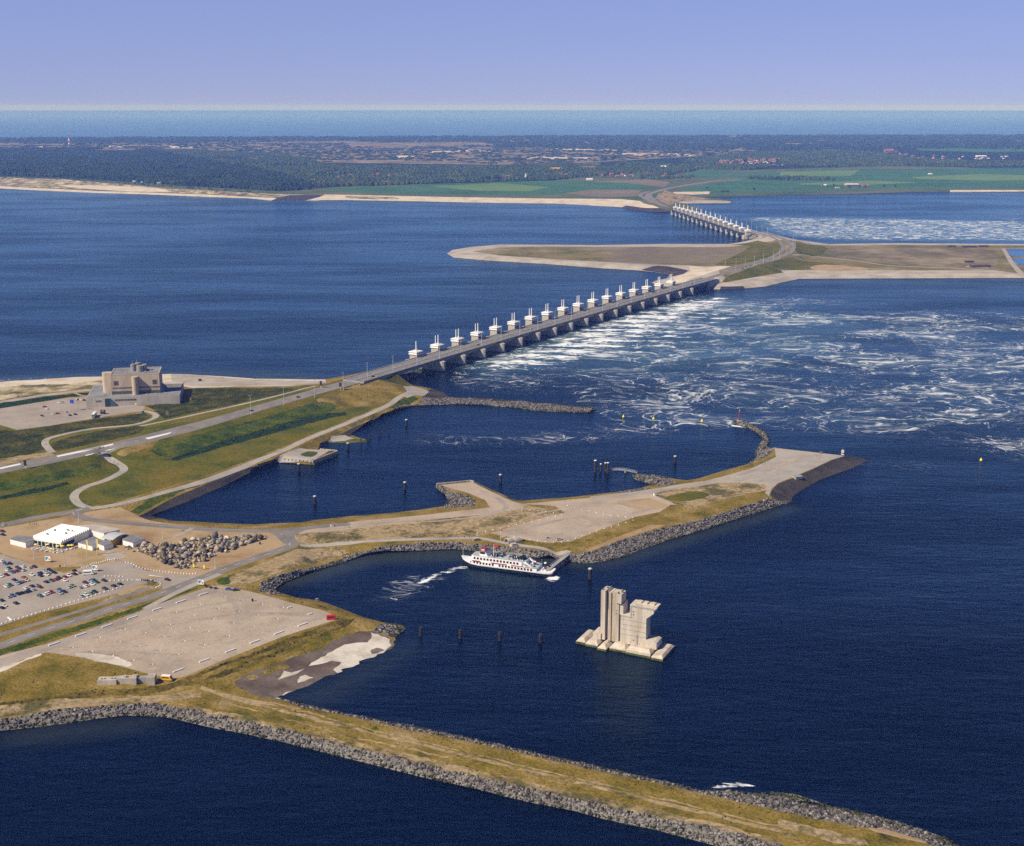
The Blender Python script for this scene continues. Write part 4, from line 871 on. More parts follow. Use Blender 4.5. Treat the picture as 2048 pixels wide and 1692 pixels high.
# --- near barrier
Rr0 = G([(780, 747.5)], 13.5)[0]; Rr1 = G([(1440, 556)], 13.5)[0]
NB = Line(Rr0, Rr1, 4.5)
HALF = 13.6
class Off(Line):
    def __init__(s, b, o): s.__dict__.update(b.__dict__); s.p0 = b.p0 + b.n * o
NBc = Off(NB, HALF)
bridge(NBc, -46, 905, HALF, 'long grey concrete road bridge across the foaming tidal channel')
tops = 19.0 + 4.2 * np.sin(np.linspace(.15, math.pi - .25, 17))
for i in range(17):
    a = 96 + 43.5 * i; x, y = NBc.at(a, 0)
    mk = barrier_pier(float(tops[i]))
    lab = 'concrete barrier pier with white machine house and ' + ('one mast' if i == 0 else 'two masts') + f', {ORD[i + 1]} from the near shore'
    mk(lab, (x, y, 0), NBc.ang(a), 'piers of the near barrier', 1 if i == 0 else 2)
for i in range(16):
    a = 96 + 43.5 * (i + .5); x, y = NBc.at(a, 0)
    steel_gate(f'dark steel sluice gate under the near bridge, {ORD[i + 1]} opening from the near shore', (x, y, 0), NBc.ang(a), 'gates of the near barrier', 19)
for i in range(20):
    a = 7 + 44.7 * i; x, y = NB.at(a, .8)
    lamp(f'tall thin lamp post on the near bridge parapet, {ORD[i + 1]} from the near shore', (x, y, 13.0), NB.ang(a), 'lamp posts on the near bridge', 18)
# abutments
def abutment(ln, a0, a1, label, zt=12.1, half=HALF):
    t = thing('bridge_abutment', label, 'abutment', (*ln.at((a0 + a1) / 2, 0), 0), ln.ang((a0 + a1) / 2)); h = (a1 - a0) / 2
    m = MB(); m.box(-h, h, -half + .6, half - .6, -1, zt, 'grey_concrete'); m.build('wall', t)
    m = MB(); m.box(-h - 8, h + 3, -half - .3, -half + .58, -1, zt - .05, 'grey_concrete'); m.build('wing_wall', t)
abutment(NBc, -46, 12, 'grey concrete abutment wall where the bridge leaves the grassy dike')
abutment(NBc, 868, 905, 'grey concrete abutment wall where the bridge reaches the far island')

# --- Hammen barrier
hp0, hp1 = G([(1492, 478)])[0], G([(1348.7, 428.7)])[0]
HB = Line(hp0, hp1, 0)
HBc = Off(HB, -26)
bridge(HBc, -60, 735, 7.2, 'distant road bridge carried on white barrier piers beyond the island', lanes=False)
for i in range(16):
    a = HB.L / 15 * i; x, y = HB.at(a, -22)
    mk = barrier_pier(float(19.4 + 5.0 * math.sin(.2 + (math.pi - .4) * i / 15)))
    mk(f'distant white barrier pier beyond the island, {ORD[i + 1]} from the island end', (x, y, 0), HB.rz, 'piers of the far barrier')
for i in range(15):
    a = HB.L / 15 * (i + .5); x, y = HB.at(a, -22)
    steel_gate(f'dark sluice gate between distant white piers, {ORD[i + 1]} from the island end', (x, y, 0), HB.rz, 'gates of the far barrier', 30, 1.45)
for i in range(19):
    a = -50 + 40 * i; x, y = HB.at(a, -32.5)
    lamp(f'thin lamp post on the distant bridge, {ORD[i + 1]} from the island end', (x, y, 13.0), HB.rz, 'lamp posts on the far bridge', 18)
abutment(HBc, -75, -40, 'pale abutment block at the island end of the distant bridge', 12.0, 12)
abutment(HBc, 700, 740, 'pale abutment block at the mainland end of the distant bridge', 12.0, 12)
for k, (x, y) in enumerate([(1450, 540), (1471.5, 540), (1490, 536.5), (1508, 532.6), (1526.5, 527), (1546.4, 521.7), (1558.5, 518.6), (1572, 510), (1583.5, 505), (1587.5, 498), (1591, 494), (1586, 486)]):
    X, Y, Z_ = isle.at(x, y); lamp(f'lamp post along the curved island road, {ORD[k + 1]} from the near bridge', (X, Y, Z_), .6, 'lamp posts on the island road', 20)
for k, (x, y) in enumerate([(502, 829), (568, 810.6), (629.5, 796), (687, 780), (735, 760)]):
    X, Y, Z_ = near.at(x, y); lamp(f'tall lamp post beside the dike road before the bridge, {ORD[k + 1]} counting towards the bridge', (X, Y, Z_), .9, 'lamp posts on the dike road', 18)
for k, (x, y) in enumerate([(1326, 404), (1332, 406), (1338, 407.5), (1345, 409), (1352, 411), (1360, 413)]):
    X, Y, Z_ = far.at(x, y); lamp(f'far lamp post on the mainland road past the distant bridge, {ORD[6 - k]} beyond its end', (X, Y, Z_), 1.5, 'far mainland lamp posts', 18)

# ================================================================== BUILDINGS
mottled('facade', [(.40, .32, .23), (.49, .40, .30), (.55, .46, .355)], .12, fine=(1.2, .08), stretch=(1, 1, .25))
mottled('plinth_wall', [(.35, .315, .27), (.42, .38, .33), (.47, .43, .375)], .12, fine=(1.0, .08), stretch=(1, 1, .3))
mottled('roof_felt', [(.16, .165, .175), (.21, .215, .225), (.25, .25, .25)], .08, fine=(.6, .15))
flat('window_glass', (.012, .03, .035), .15, 0, .25); flat('teal_frame', (.06, .12, .12), .5); flat('yellow', (.85, .66, .03), .5); flat('red_paint', (.45, .03, .02), .4)
flat('white_clad', (.76, .75, .72), .5); flat('blue_flag', (.03, .06, .42), .7); flat('yellow_flag', (.78, .62, .08), .7); flat('red_flag', (.60, .04, .03), .7); flat('orange_wall', (.62, .36, .02), .45)
flat('brown_metal', (.10, .07, .05), .5)

def control_building():
    x0, y0 = g1(173, 815, 5.5); rz = R(10.4)
    T = thing('control_building', 'big beige concrete control building with central drum and rooftop cylinders', 'building', (x0, y0, 5.0), rz)
    m = MB()
    m.prism([(0, 0), (68, 0), (68, 62), (0, 62)], 0, 9.4, 'plinth_wall')
    m.box(68, 87, 0, 19, 0, 9.4, 'plinth_wall'); m.box(86, 87, 19, 56, 0, 9.4, 'plinth_wall'); m.box(68, 87, 55, 62, 0, 9.4, 'plinth_wall'); m.box(68, 86, 19, 55, 0, 5.6, 'plinth_wall')
    m.build('plinth', T)
    r = MB(); r.box(.5, 67.5, .5, 61.5, 9.4, 9.52, 'roof_felt'); r.box(68, 86.5, .5, 18.5, 9.4, 9.52, 'roof_felt'); r.box(68.2, 85.8, 19.2, 54.8, 5.6, 5.7, 'roof_felt')
    for x, y in ((16, 30), (18, 14), (14, 8), (22, 6), (55, 5), (59, 4.5), (64, 5), (73, 6), (8, 44)): r.box(x, x + 1.6, y, y + 1.6, 9.52, 10.4, 'plinth_wall')
    r.build('plinth_roof', T)
    b = MB(); b.box(22.6, 68, 12, 45, 9.4, 28.6, 'facade'); b.build('main_block', T)
    bl = T.children[-1]
    p = MB(); p.box(22.5, 68.1, 11.9, 12.6, 28.6, 29.2, 'facade'); p.box(22.5, 23.2, 12.6, 45.1, 28.6, 29.2, 'facade'); p.box(67.4, 68.1, 12.6, 45.1, 28.6, 29.2, 'facade'); p.box(23.2, 67.4, 44.5, 45.1, 28.6, 29.2, 'facade'); p.build('parapet', bl)
    r = MB(); r.box(23.2, 67.4, 12.6, 44.5, 28.6, 28.75, 'roof_felt')
    rr = random.Random(3)
    for k in range(16):
        x, y = rr.uniform(25, 65), rr.uniform(15, 42); s_ = rr.uniform(.6, 1.4); r.box(x, x + s_, y, y + s_, 28.75, 28.75 + rr.uniform(.5, 1.5), 'plinth_wall')
    r.build('roof', bl)
    s = MB(); s.prism([(16.5 + 3.2 * math.cos(t), 24 + 3.2 * math.sin(t)) for t in np.linspace(math.pi / 2, 1.5 * math.pi, 9)] + [(22.55, 20.8), (22.55, 27.2)], 9.4, 29.4, 'facade'); s.build('stair_tower', T)
    c = MB(); c.prism([(45.2 + 2.9 * math.cos(t), 8.9 + 2.9 * math.sin(t)) for t in np.linspace(math.pi, 2 * math.pi, 13)] + [(48.1, 11.95), (42.3, 11.95)], 9.5, 27, 'facade'); c.build('front_drum', T)
    k = MB(); k.cyl((49, 26, 28.7), (49, 26, 34.6), 3.2, 3.2, 'grey_concrete', 20); k.cyl((42.6, 29, 28.7), (42.6, 29, 35.6), 2.7, 2.7, 'grey_concrete', 18); k.cyl((53, 30, 28.7), (53, 30, 35), 2.4, 2.4, 'grey_concrete', 18); k.cyl((47, 32, 28.7), (47, 32, 36.4), 2.6, 2.6, 'grey_concrete', 18)
    k.cyl((46, 31, 36.4), (46, 31, 40), .15, .1, 'lamp_metal', 5); k.cyl((42, 29, 35.6), (42, 29, 39), .12, .1, 'lamp_metal', 5); k.build('rooftop_cylinders', T)
    def glazing(name, x0, x1, z0, z1, y, nx, nz, parent, fr='facade'):
        g = MB(); g.box(x0, x1, y - .12, y + .02, z0, z1, 'window_glass'); o = g.build(name, parent)
        f = MB()
        for i in range(nx + 1):
            x = x0 + (x1 - x0) * i / nx; f.box(x - .11, x + .11, y - .2, y - .12, z0, z1, fr)
        for i in range(nz + 1):
            z = z0 + (z1 - z0) * i / nz; f.box(x0, x1, y - .18, y - .13, z - .1, z + .1, fr)
        f.build('mullions', o)
    glazing('square_window', 25.2, 29.3, 18.6, 22.7, 12, 1, 3, T); glazing('square_window', 61.3, 65.5, 18.6, 22.9, 12, 1, 3, T)
    glazing('strip_window', 24, 42, 15.2, 16.5, 12, 14, 1, T); glazing('strip_window', 48.3, 67.6, 15.2, 16.5, 12, 15, 1, T)
    glazing('gallery_window', 23, 42.2, 9.6, 12.8, 12, 18, 1, T, 'plinth_wall'); glazing('gallery_window', 48.2, 67.8, 9.6, 12.8, 12, 18, 1, T, 'plinth_wall')
    glazing('strip_window', 8.8, 14, 5.5, 7.0, 0, 5, 1, T, 'plinth_wall'); glazing('strip_window', 26.4, 46.4, 5.8, 7.4, 0, 15, 1, T, 'plinth_wall')
    e = MB(); e.box(17.8, 22.4, -2.2, .0, 0, 8.4, 'window_glass'); o = e.build('glass_porch', T)
    f = MB()
    for z in (0.1, 1.7, 3.3, 5.0, 6.7, 8.4): f.box(17.7, 22.5, -2.4, -2.2, z - .15, z + .15, 'teal_frame')
    for x in (17.8, 20.1, 22.4): f.box(x - .15, x + .15, -2.4, -2.2, 0, 8.4, 'teal_frame')
    f.build('mullions', o)
    g = MB(); g.add([(22.5, -2.3, 0), (30, -2.3, 0), (22.5, -.05, 0), (30, -.05, 0), (22.5, -2.3, 8.4), (22.5, -.05, 8.4)], [[0, 1, 4], [2, 5, 3], [0, 2, 3, 1], [1, 3, 5, 4], [0, 4, 5, 2]], 'teal_frame'); g.build('sloping_glass', T)
    w = MB(); w.add([(68, 14, 9.5), (72, 14, 9.5), (68, 14, 12.8), (68, 44, 9.5), (72, 44, 9.5), (68, 44, 12.8)], [[0, 1, 2], [3, 5, 4], [0, 2, 5, 3], [1, 4, 5, 2], [0, 3, 4, 1]], 'roof_felt'); w.build('lean_to_roof', T)
    d = MB(); d.box(44.8, 46.4, -.15, .0, 0, 2.8, 'white_clad'); d.build('door', T)
control_building()

def pavilion():
    zr = 10.4
    A, B, C_, D = [np.array(g1(x, y, zr)) for x, y in ((67, 1074), (121, 1082.5), (204.7, 1061.4), (147.7, 1052))]
    u = (B - A); W_ = np.linalg.norm(u); u /= W_; v = np.array([-u[1], u[0]]); L_ = float((C_ - B) @ v)
    T = thing('visitor_pavilion', 'low white exhibition pavilion with zigzag sawtooth roof and glazed terrace front', 'building', (A[0], A[1], 5.0), math.atan2(u[1], u[0]))
    inv = lambda q: (float((np.array(q) - A) @ u), float((np.array(q) - A) @ v))
    h = 5.4
    m = MB(); m.box(0, W_, 0, L_, 0, h - .6, 'white_clad'); m.build('hall', T)
    r = MB(); n = 14
    for i in range(n):
        y0 = L_ * i / n; y1 = L_ * (i + 1) / n
        V = [(-.6, y0, h - .6), (W_ + .8, y0, h - .6), (W_ + .8, y1, h - .6), (-.6, y1, h - .6), (-.6, y0 + .45 * (y1 - y0), h + 1.0), (W_ + .8, y0 + .45 * (y1 - y0), h + 1.0)]
        r.add(V, [[0, 1, 5, 4], [2, 3, 4, 5], [0, 4, 3], [1, 2, 5], [0, 3, 2, 1]], 'white_clad')
    for x, y in ((W_ * .25, L_ * .2), (W_ * .2, L_ * .5), (W_ * .55, L_ * .62), (W_ * .75, L_ * .6), (W_ * .7, L_ * .42)): r.box(x, x + 1, y, y + 1, h, h + 1.6, 'grey_concrete')
    r.build('sawtooth_roof', T)
    g = MB(); g.box(.4, W_ - .3, -.1, .02, .2, 3.2, 'window_glass'); o = g.build('terrace_window', T)
    f = MB()
    for i in range(8): x = .4 + (W_ - .7) * i / 7; f.box(x - .2, x + .2, -.3, -.1, 0, 3.3, 'white_clad')
    f.build('mullions', o)
    g = MB(); g.box(W_ - .02, W_ + .1, 1.5, L_ * .45, .8, 3.2, 'window_glass'); g.build('side_window', T)
    # lower wings
    def wing(name, pts, z0, z1, wall, roof, ov=.25):
        q = [inv(g1(x, y, 5.0 + z1)) for x, y in pts]
        m = MB(); m.prism(q, z0, z1, wall); o = m.build(name, T)
        c = np.mean(q, 0); q2 = [tuple(c + (np.array(p) - c) * 1.02) for p in q]
        m = MB(); m.prism(q2, z1, z1 + ov, roof); m.build('roof', o); return o, q
    wing('west_wing', [(20, 1078.5), (51, 1086), (69, 1080), (67, 1074.5), (34, 1071)], 0, 3.4, 'white_clad', 'roof_felt')
    wing('rear_wing', [(172, 1058), (208, 1066.5), (239, 1060), (235, 1057), (190, 1049.5), (150, 1052)], 0, 4.6, 'white_clad', 'plinth_wall')
    o, q = wing('front_wing', [(156, 1085.5), (184.5, 1092.5), (202, 1080), (188, 1073)], 0, 3.1, 'white_clad', 'roof_felt')
    wing('ticket_wing', [(195, 1087.5), (208, 1092), (226, 1087), (212, 1079)], 0, 3.2, 'white_clad', 'roof_felt')
    o, q = wing('east_wing', [(245, 1080), (266, 1086), (290, 1077.5), (268, 1070), (244, 1069)], 0, 3.3, 'white_clad', 'roof_felt')
    # curved entrance canopy with its yellow wall
    a, b = np.array(inv(g1(214, 1080, 9))), np.array(inv(g1(243, 1068, 9)))
    d = (b - a) / np.linalg.norm(b - a); nrm = np.array([-d[1], d[0]]); ln = np.linalg.norm(b - a)
    rings = []
    for i in range(9):
        t = i / 8; p = a + d * ln * t; z = 3.6 + 2.0 * math.sin(math.pi * (.15 + .7 * t))
        rings.append([(*(p - nrm * 5), z), (*(p + nrm * 5), z), (*(p + nrm * 5), z + .3), (*(p - nrm * 5), z + .3)])
    m = MB(); m.loft(rings, 'lamp_metal'); m.build('curved_canopy', T)
    m = MB(); p0, p1 = a - nrm * 3.0, b - nrm * 3.0
    m.prism([tuple(p0), tuple(p1), tuple(p1 + nrm * .5), tuple(p0 + nrm * .5)], 0, 4.2, 'orange_wall'); o = m.build('yellow_wall', T)
pavilion()

# ================================================================== THE RESERVE PIER
mottled('pier_concrete', [(.36, .29, .21), (.52, .45, .36), (.60, .53, .44)], .16, fine=(1.0, .14), stretch=(1.4, 1.4, .12), bump=.15, bscale=.6, lo=.3, hi=.7)
mottled('pier_groove', [(.12, .11, .10), (.22, .20, .18)], .2, fine=(1, .2), stretch=(1, 1, .1))
mottled('rust', [(.26, .12, .04), (.38, .22, .08), (.45, .33, .18)], .3, fine=(1, .2), stretch=(1, 1, .1))
def reserve_pier():
    x0, y0 = g1(1150, 1288, 0); x1, y1 = g1(1330, 1322, 0); rz = math.atan2(y1 - y0, x1 - x0)
    T = thing('reserve_pier', 'huge pale concrete pier with two towers standing alone in the water', 'concrete pier', (x0, y0, 0), rz); T.scale = (.985, 1, .90)
    b = MB()
    def block(xa, xb, ya, yb, z, ch=1.0, mat='pier_concrete'):
        b.prism([(xa, ya), (xb, ya), (xb, yb), (xa, yb)], -1.5, z - ch, mat); b.prism([(xa, ya), (xb, ya), (xb, yb), (xa, yb)], z - ch, z, mat, [(xa + ch, ya + ch * 1.6), (xb - ch, ya + ch * 1.6), (xb - ch, yb - ch), (xa + ch, yb - ch)])
    block(0, 5.4, 1.4, 18, 2.9, 1.5); block(6.2, 13.5, 0, 19, 3.7, 1.7); block(14.1, 19.4, -2.2, 19, 3.0, 1.8); block(20.2, 29.8, 0.4, 19, 3.8, 1.9)
    block(30.2, 44.2, -.4, 19, 4.3, 1.5); block(45.1, 51.6, -1.4, 17.5, 3.0, 1.2)
    b.build('caisson_base', T)
    w = MB()
    for xa, xb, ya in ((0, 5.6, 1), (6.2, 13.5, 0), (14.1, 19.4, -2.2), (20.2, 29.8, .4), (30.2, 44.2, -.4), (44.9, 51.6, -1.4)): w.box(xa - .06, xb + .06, ya - .08, 19.05, -1.5, 1.25, 'weed')
    w.build('weed_line', T)
    m = MB(); m.box(8.6, 13.2, 5, 13.5, 3.3, 7.3, 'pier_concrete'); m.build('end_block', T)
    m = MB(); m.side([(37.6, 3.4), (45.6, 3.4), (45.6, 7.6), (44.2, 8.2), (37.6, 8.2)], 5, 13.5, 'pier_concrete'); m.build('end_block', T)
    # tall tower with slots
    t = MB()
    t.box(12.6, 15.2, 5.8, 13.4, 3.3, 34.6, 'pier_concrete'); t.box(15.2, 16.9, 8.2, 13.4, 3.3, 34.4, 'pier_groove')
    t.side([(16.9, 3.3), (18.6, 3.3), (18.6, 34.0), (17.2, 34.0), (17.2, 24), (16.9, 22.5)], 5.9, 13.4, 'pier_concrete')
    t.box(18.6, 19.5, 6.7, 13.4, 3.3, 33.8, 'pier_concrete')
    t.side([(19.5, 3.3), (23.2, 3.3), (23.2, 33.8), (19.5, 33.8)], 5.8, 13.4, 'pier_concrete')
    t.box(21.6, 24.8, 5.2, 12.2, 28.4, 34.2, 'pier_concrete'); t.box(23.2, 24.3, 7.4, 13.4, 3.3, 28.4, 'pier_groove')
    t.box(23.2, 25.6, 6.4, 13.2, 21, 28.3, 'pier_concrete')
    for x, y in ((12.9, 7), (14.2, 10.5), (15.4, 12.4), (22.2, 6), (23.6, 8.4), (22.6, 10.8)): t.box(x, x + .7, y, y + .9, 33.9, 35.2, 'pier_groove')
    o = t.build('tall_tower', T)
    g = MB(); g.box(18.62, 19.48, 6.55, 6.69, 3.4, 30, 'rust'); g.build('rust_streak', o)
    g = MB()
    for x, z in ((21.4, 23.2), (21.4, 21.2)): g.box(x, x + .55, 5.72, 5.82, z, z + .55, 'black_board')
    g.build('port_holes', o)
    # shoulder and cantilevered head
    s = MB()
    s.side([(24.3, 3.3), (39.2, 3.3), (39.2, 21.5), (43.4, 25.6), (43.4, 27.4), (45.0, 29.0), (45.0, 29.6), (30.6, 29.6), (29.7, 28.8), (29.7, 21.6), (24.3, 21.6)], 5.8, 12.4, 'pier_concrete')
    for x in (33, 36.4, 40.5): s.box(x, x + 2.3, 8, 11.5, 29.55, 30.3, 'pier_concrete')
    o = s.build('cantilever_tower', T)
    g = MB()
    g.box(30.2, 43.3, 5.62, 5.82, 27.6, 28.6, 'grey_concrete'); g.box(29.9, 30.7, 5.62, 5.82, 21.6, 27.6, 'grey_concrete'); g.box(24.4, 30.7, 5.62, 5.82, 20.4, 21.2, 'grey_concrete')
    for z in (9.2, 12.4, 15.4, 18.6): g.box(24.4, 39.1, 5.74, 5.82, z, z + .12, 'pier_groove')
    g.build('ledge_band', o)
    g = MB()
    for x, z in ((31.6, 24.4), (31.6, 22.4), (31.8, 6.2), (35.3, 3.9)): g.box(x, x + .55, 5.7, 5.83, z, z + .55, 'black_board')
    g.build('port_holes', o)
    k = MB(); k.box(33.4, 33.55, 5.2, 5.35, 1, 11, 'lamp_metal'); k.box(34.2, 34.35, 5.2, 5.35, 1, 11, 'lamp_metal')
    for i in range(20): k.box(33.55, 34.2, 5.22, 5.32, 1.2 + .5 * i, 1.27 + .5 * i, 'lamp_metal')
    k.build('ladder', o)
reserve_pier()

# ================================================================== THE FERRY
flat('hull_black', (.012, .016, .018), .35); flat('ship_white', (.80, .79, .77), .4); flat('ship_red', (.32, .045, .03), .45); flat('deck_grey', (.36, .38, .38), .7); flat('pale_teal', (.35, .42, .42), .6); flat('seat_dark', (.04, .05, .07), .7)
def ferry():
    x0, y0 = g1(916, 1132, 0); x1, y1 = g1(1102, 1156, 0); rz = math.atan2(y1 - y0, x1 - x0); Ls = math.hypot(x1 - x0, y1 - y0)
    T = thing('ferry', 'white passenger ferry with black hull and two rows of windows', 'ferry', (x0, y0, 0), rz); T.scale = (1, 1, 1.13)
    def half(x):  # half beam along the ship
        t = x / Ls
        if t < .22: return 5.6 * math.sin(math.pi / 2 * (t / .22)) ** .7
        if t > .93: return 5.6 * math.sqrt(max(0, 1 - ((t - .93) / .07) ** 2 * .55))
        return 5.6
    xs = [0.3, 1.5, 3.5, 6, 9, 14, 22, 34, 46, 54, 58.5, 61.5, Ls]
    def strip(z0f, z1f, mat, name, k0=1.0, k1=1.0, shift=0):
        rings = []
        for x in xs:
            z0, z1 = z0f(x), z1f(x); h = max(half(x), .12); q = shift * max(0, 1 - x / 9)
            rings.append([(x + q, 5.8 - h * k0, z0), (x + q, 5.8 + h * k0, z0), (x, 5.8 + h * k1, z1), (x, 5.8 - h * k1, z1)])
        m = MB(); m.loft(rings, mat); return m.build(name, T)
    sheer = lambda x: 2.5 + 2.2 * max(0, 1 - x / 14) ** 1.6
    strip(lambda x: -.8, lambda x: 1.65 + 1.3 * max(0, 1 - x / 14) ** 1.6, 'hull_black', 'hull', .86, .97, 1.6)
    strip(lambda x: 1.65 + 1.3 * max(0, 1 - x / 14) ** 1.6, sheer, 'ship_white', 'bulwark', .97, 1.0, .7)
    strip(lambda x: sheer(x) - .3, lambda x: sheer(x) - .22, 'deck_grey', 'main_deck', .96, .96)
    m = MB(); n = [(6.5, 2), (9, .9), (46, .25), (53, .25), (53, 11.35), (46, 11.35), (9, 10.7), (6.5, 9.6)]
    m.prism(n, 2.1, 4.3, 'ship_white'); m.build('lower_saloon', T)
    m = MB(); n2 = [(8.5, 2.2), (10.5, 1.0), (43, .35), (45, 2.0), (45, 9.6), (43, 11.25), (10.5, 10.6), (8.5, 9.4)]
    m.prism(n2, 4.3, 6.9, 'ship_white'); m.build('upper_saloon', T)
    m = MB(); m.prism([(x * .985 + .4, 5.8 + (y - 5.8) * .96) for x, y in n2], 6.9, 6.96, 'deck_grey'); m.build('sun_deck', T)
    m = MB(); m.prism([(45.2, .6), (52.6, .6), (52.6, 11), (45.2, 11)], 4.3, 4.4, 'pale_teal'); m.build('aft_deck', T)
    m = MB()
    for (xa, xb) in ((9.3, 15), (22.5, 33), (36, 44)): m.box(xa, xb, .2, .36, 4.15, 4.55, 'ship_red')
    m.box(44, 54, .14, .3, 4.1, 4.35, 'ship_red'); m.build('red_stripe', T)
    wins = MB(); wins.box(-.55, .55, -.12, .06, -.5, .5, 'glass_dark'); wm = wins.mesh('cabin_window')
    fr = MB()
    for a in (-.66, .55): fr.box(a, a + .11, -.1, .06, -.61, .61, 'ship_red')
    for a in (-.61, .5): fr.box(-.55, .55, -.1, .06, a, a + .11, 'ship_red')
    fm = fr.mesh('window_frame')
    for i in range(20):
        if i == 8: continue
        x = 8.7 + 2.12 * i + (.4 if i > 8 else 0); y = 5.8 - 4.9 - (x - 9) / 37 * .66 if x < 46 else .26
        w_ = put('cabin_window', wm, T, (x, max(y, .22) if x > 9 else 1.1, 3.1)); put('window_frame', fm, w_)
    for i in range(14):
        x = 11 + 2.25 * i; y = 1.0 - (x - 10.5) / 32.5 * .65
        w_ = put('cabin_window', wm, T, (x, y, 5.75)); put('window_frame', fm, w_)
    m = MB(); m.side([(14.2, 6.9), (19.5, 6.9), (19.0, 8.0), (17.5, 9.7), (14.4, 9.7), (13.8, 8.0)], 2.4, 9.2, 'ship_white'); o = m.build('wheelhouse', T)
    m = MB(); m.box(13.8, 18.2, 2.3, 9.3, 9.7, 9.95, 'ship_red'); m.box(14.6, 16.8, 3.6, 8, 9.95, 10.7, 'ship_white'); m.box(14.4, 17.0, 3.4, 8.2, 10.7, 10.85, 'ship_red'); m.build('roof', o)
    m = MB(); m.box(14.3, 17.6, 2.28, 2.42, 8.2, 9.5, 'glass_dark'); m.box(13.95, 14.3, 2.6, 9, 8.3, 9.5, 'glass_dark'); m.build('bridge_window', o)
    m = MB(); m.cyl((22.2, 5.8, 6.9), (22.2, 5.8, 13.6), .22, .1, 'ship_white', 6); m.box(22.1, 22.3, 4.2, 7.4, 11.2, 11.35, 'ship_white'); m.build('mast', T)
    m = MB(); m.cyl((1.2, 5.8, 4.2), (1.2, 5.8, 10.2), .09, .05, 'ship_white', 5); m.build('jack_staff', T)
    m = MB(); m.cyl((54.5, 5.8, 2), (54.5, 5.8, 8.4), .09, .05, 'pale_teal', 5); m.build('stern_staff', T)
    m = MB(); m.prism([(22.5, 5.7), (25, 6.2), (25, 6.3), (22.5, 5.8)], 12.2, 13.6, 'red_flag'); m.build('signal_flag', T)
    m = MB(); m.prism([(49.2, 5.8), (50.9, 5.2), (50.9, 5.3), (49.2, 5.9)], 6.2, 6.75, 'ship_white'); m.prism([(49.2, 5.8), (50.9, 5.2), (50.9, 5.3), (49.2, 5.9)], 6.76, 7.3, 'red_flag'); m.prism([(49.2, 5.8), (50.9, 5.2), (50.9, 5.3), (49.2, 5.9)], 5.65, 6.19, 'blue_flag'); m.build('ensign', T)
    rr = random.Random(5); bms = []
    for c in ('seat_dark', 'pale_teal', 'ship_white', 'deck_grey'):
        m = MB(); m.box(0, .5, 0, 1.8, 0, .44, c); m.box(.4, .52, 0, 1.8, .44, .94, 'seat_dark'); bms.append(m.mesh('bench'))
    for i in range(60): put('bench', rr.choice(bms), T, (rr.uniform(20.5, 42.5), rr.uniform(1.6, 8.6), 6.96))
    m = MB()
    for i in range(15):
        x = 20 + 1.6 * i; m.box(x, x + .06, .62, .68, 6.96, 8.0, 'ship_white'); m.box(x, x + .06, 10.9, 10.96, 6.96, 8.0, 'ship_white')
    for z in (7.4, 7.98): m.box(20, 43, .62, .68, z, z + .06, 'ship_white'); m.box(20, 43, 10.9, 10.96, z, z + .06, 'ship_white')
    m.build('railing', T)
    m = MB(); m.side([(43, 6.9), (45.5, 6.9), (49.5, 4.4), (48.5, 4.4)], 1.0, 2.2, 'ship_white'); m.side([(43, 6.9), (45.5, 6.9), (49.5, 4.4), (48.5, 4.4)], 9.2, 10.4, 'ship_white'); m.build('stairway', T)
    m = MB(); m.box(41, 43.2, 3.5, 8, 6.96, 9.0, 'hull_black'); m.build('funnel', T)
    m = MB()
    for i in range(9):
        x = 46 + rr.uniform(0, 6); y = rr.uniform(1.5, 10); m.box(x, x + .9, y, y + .9, 4.4, 5.3, rr.choice(['pale_teal', 'seat_dark', 'ship_white', 'deck_grey']))
    for i in range(6):
        x = 55 + rr.uniform(0, 5); y = rr.uniform(3, 9); m.box(x, x + .7, y, y + .7, 2.08, 2.8, rr.choice(['ship_red', 'seat_dark', 'deck_grey']))
    for x, y in ((4, 4.6), (5.2, 6.6), (6, 4.2)): m.box(x, x + .6, y, y + .6, 2.6, 3.5, 'seat_dark')
    m.build('deck_gear', T)
    return T
ferry()

# ================================================================== STONE ARMOUR (uncountable) AND BOULDERS
def ico():
    t = (1 + 5 ** .5) / 2
    V = np.array([(-1, t, 0), (1, t, 0), (-1, -t, 0), (1, -t, 0), (0, -1, t), (0, 1, t), (0, -1, -t), (0, 1, -t), (t, 0, -1), (t, 0, 1), (-t, 0, -1), (-t, 0, 1)], float)
    V /= np.linalg.norm(V[0])
    Fc = np.array([(0, 11, 5), (0, 5, 1), (0, 1, 7), (0, 7, 10), (0, 10, 11), (1, 5, 9), (5, 11, 4), (11, 10, 2), (10, 7, 6), (7, 1, 8), (3, 9, 4), (3, 4, 2), (3, 2, 6), (3, 6, 8), (3, 8, 9), (4, 9, 5), (2, 4, 11), (6, 2, 10), (8, 6, 7), (9, 8, 1)])
    return V, Fc
IV, IF = ico()
def sample_faces(T3, per):
    a, b, c = T3[:, 0], T3[:, 1], T3[:, 2]
    ar = .5 * np.linalg.norm(np.cross(b - a, c - a), axis=1); n = RNG.poisson(ar * per)
    idx = np.repeat(np.arange(len(T3)), n); u, v = RNG.random(len(idx)), RNG.random(len(idx)); f = u + v > 1; u[f], v[f] = 1 - u[f], 1 - v[f]
    return a[idx] + (b - a)[idx] * u[:, None] + (c - a)[idx] * v[:, None]
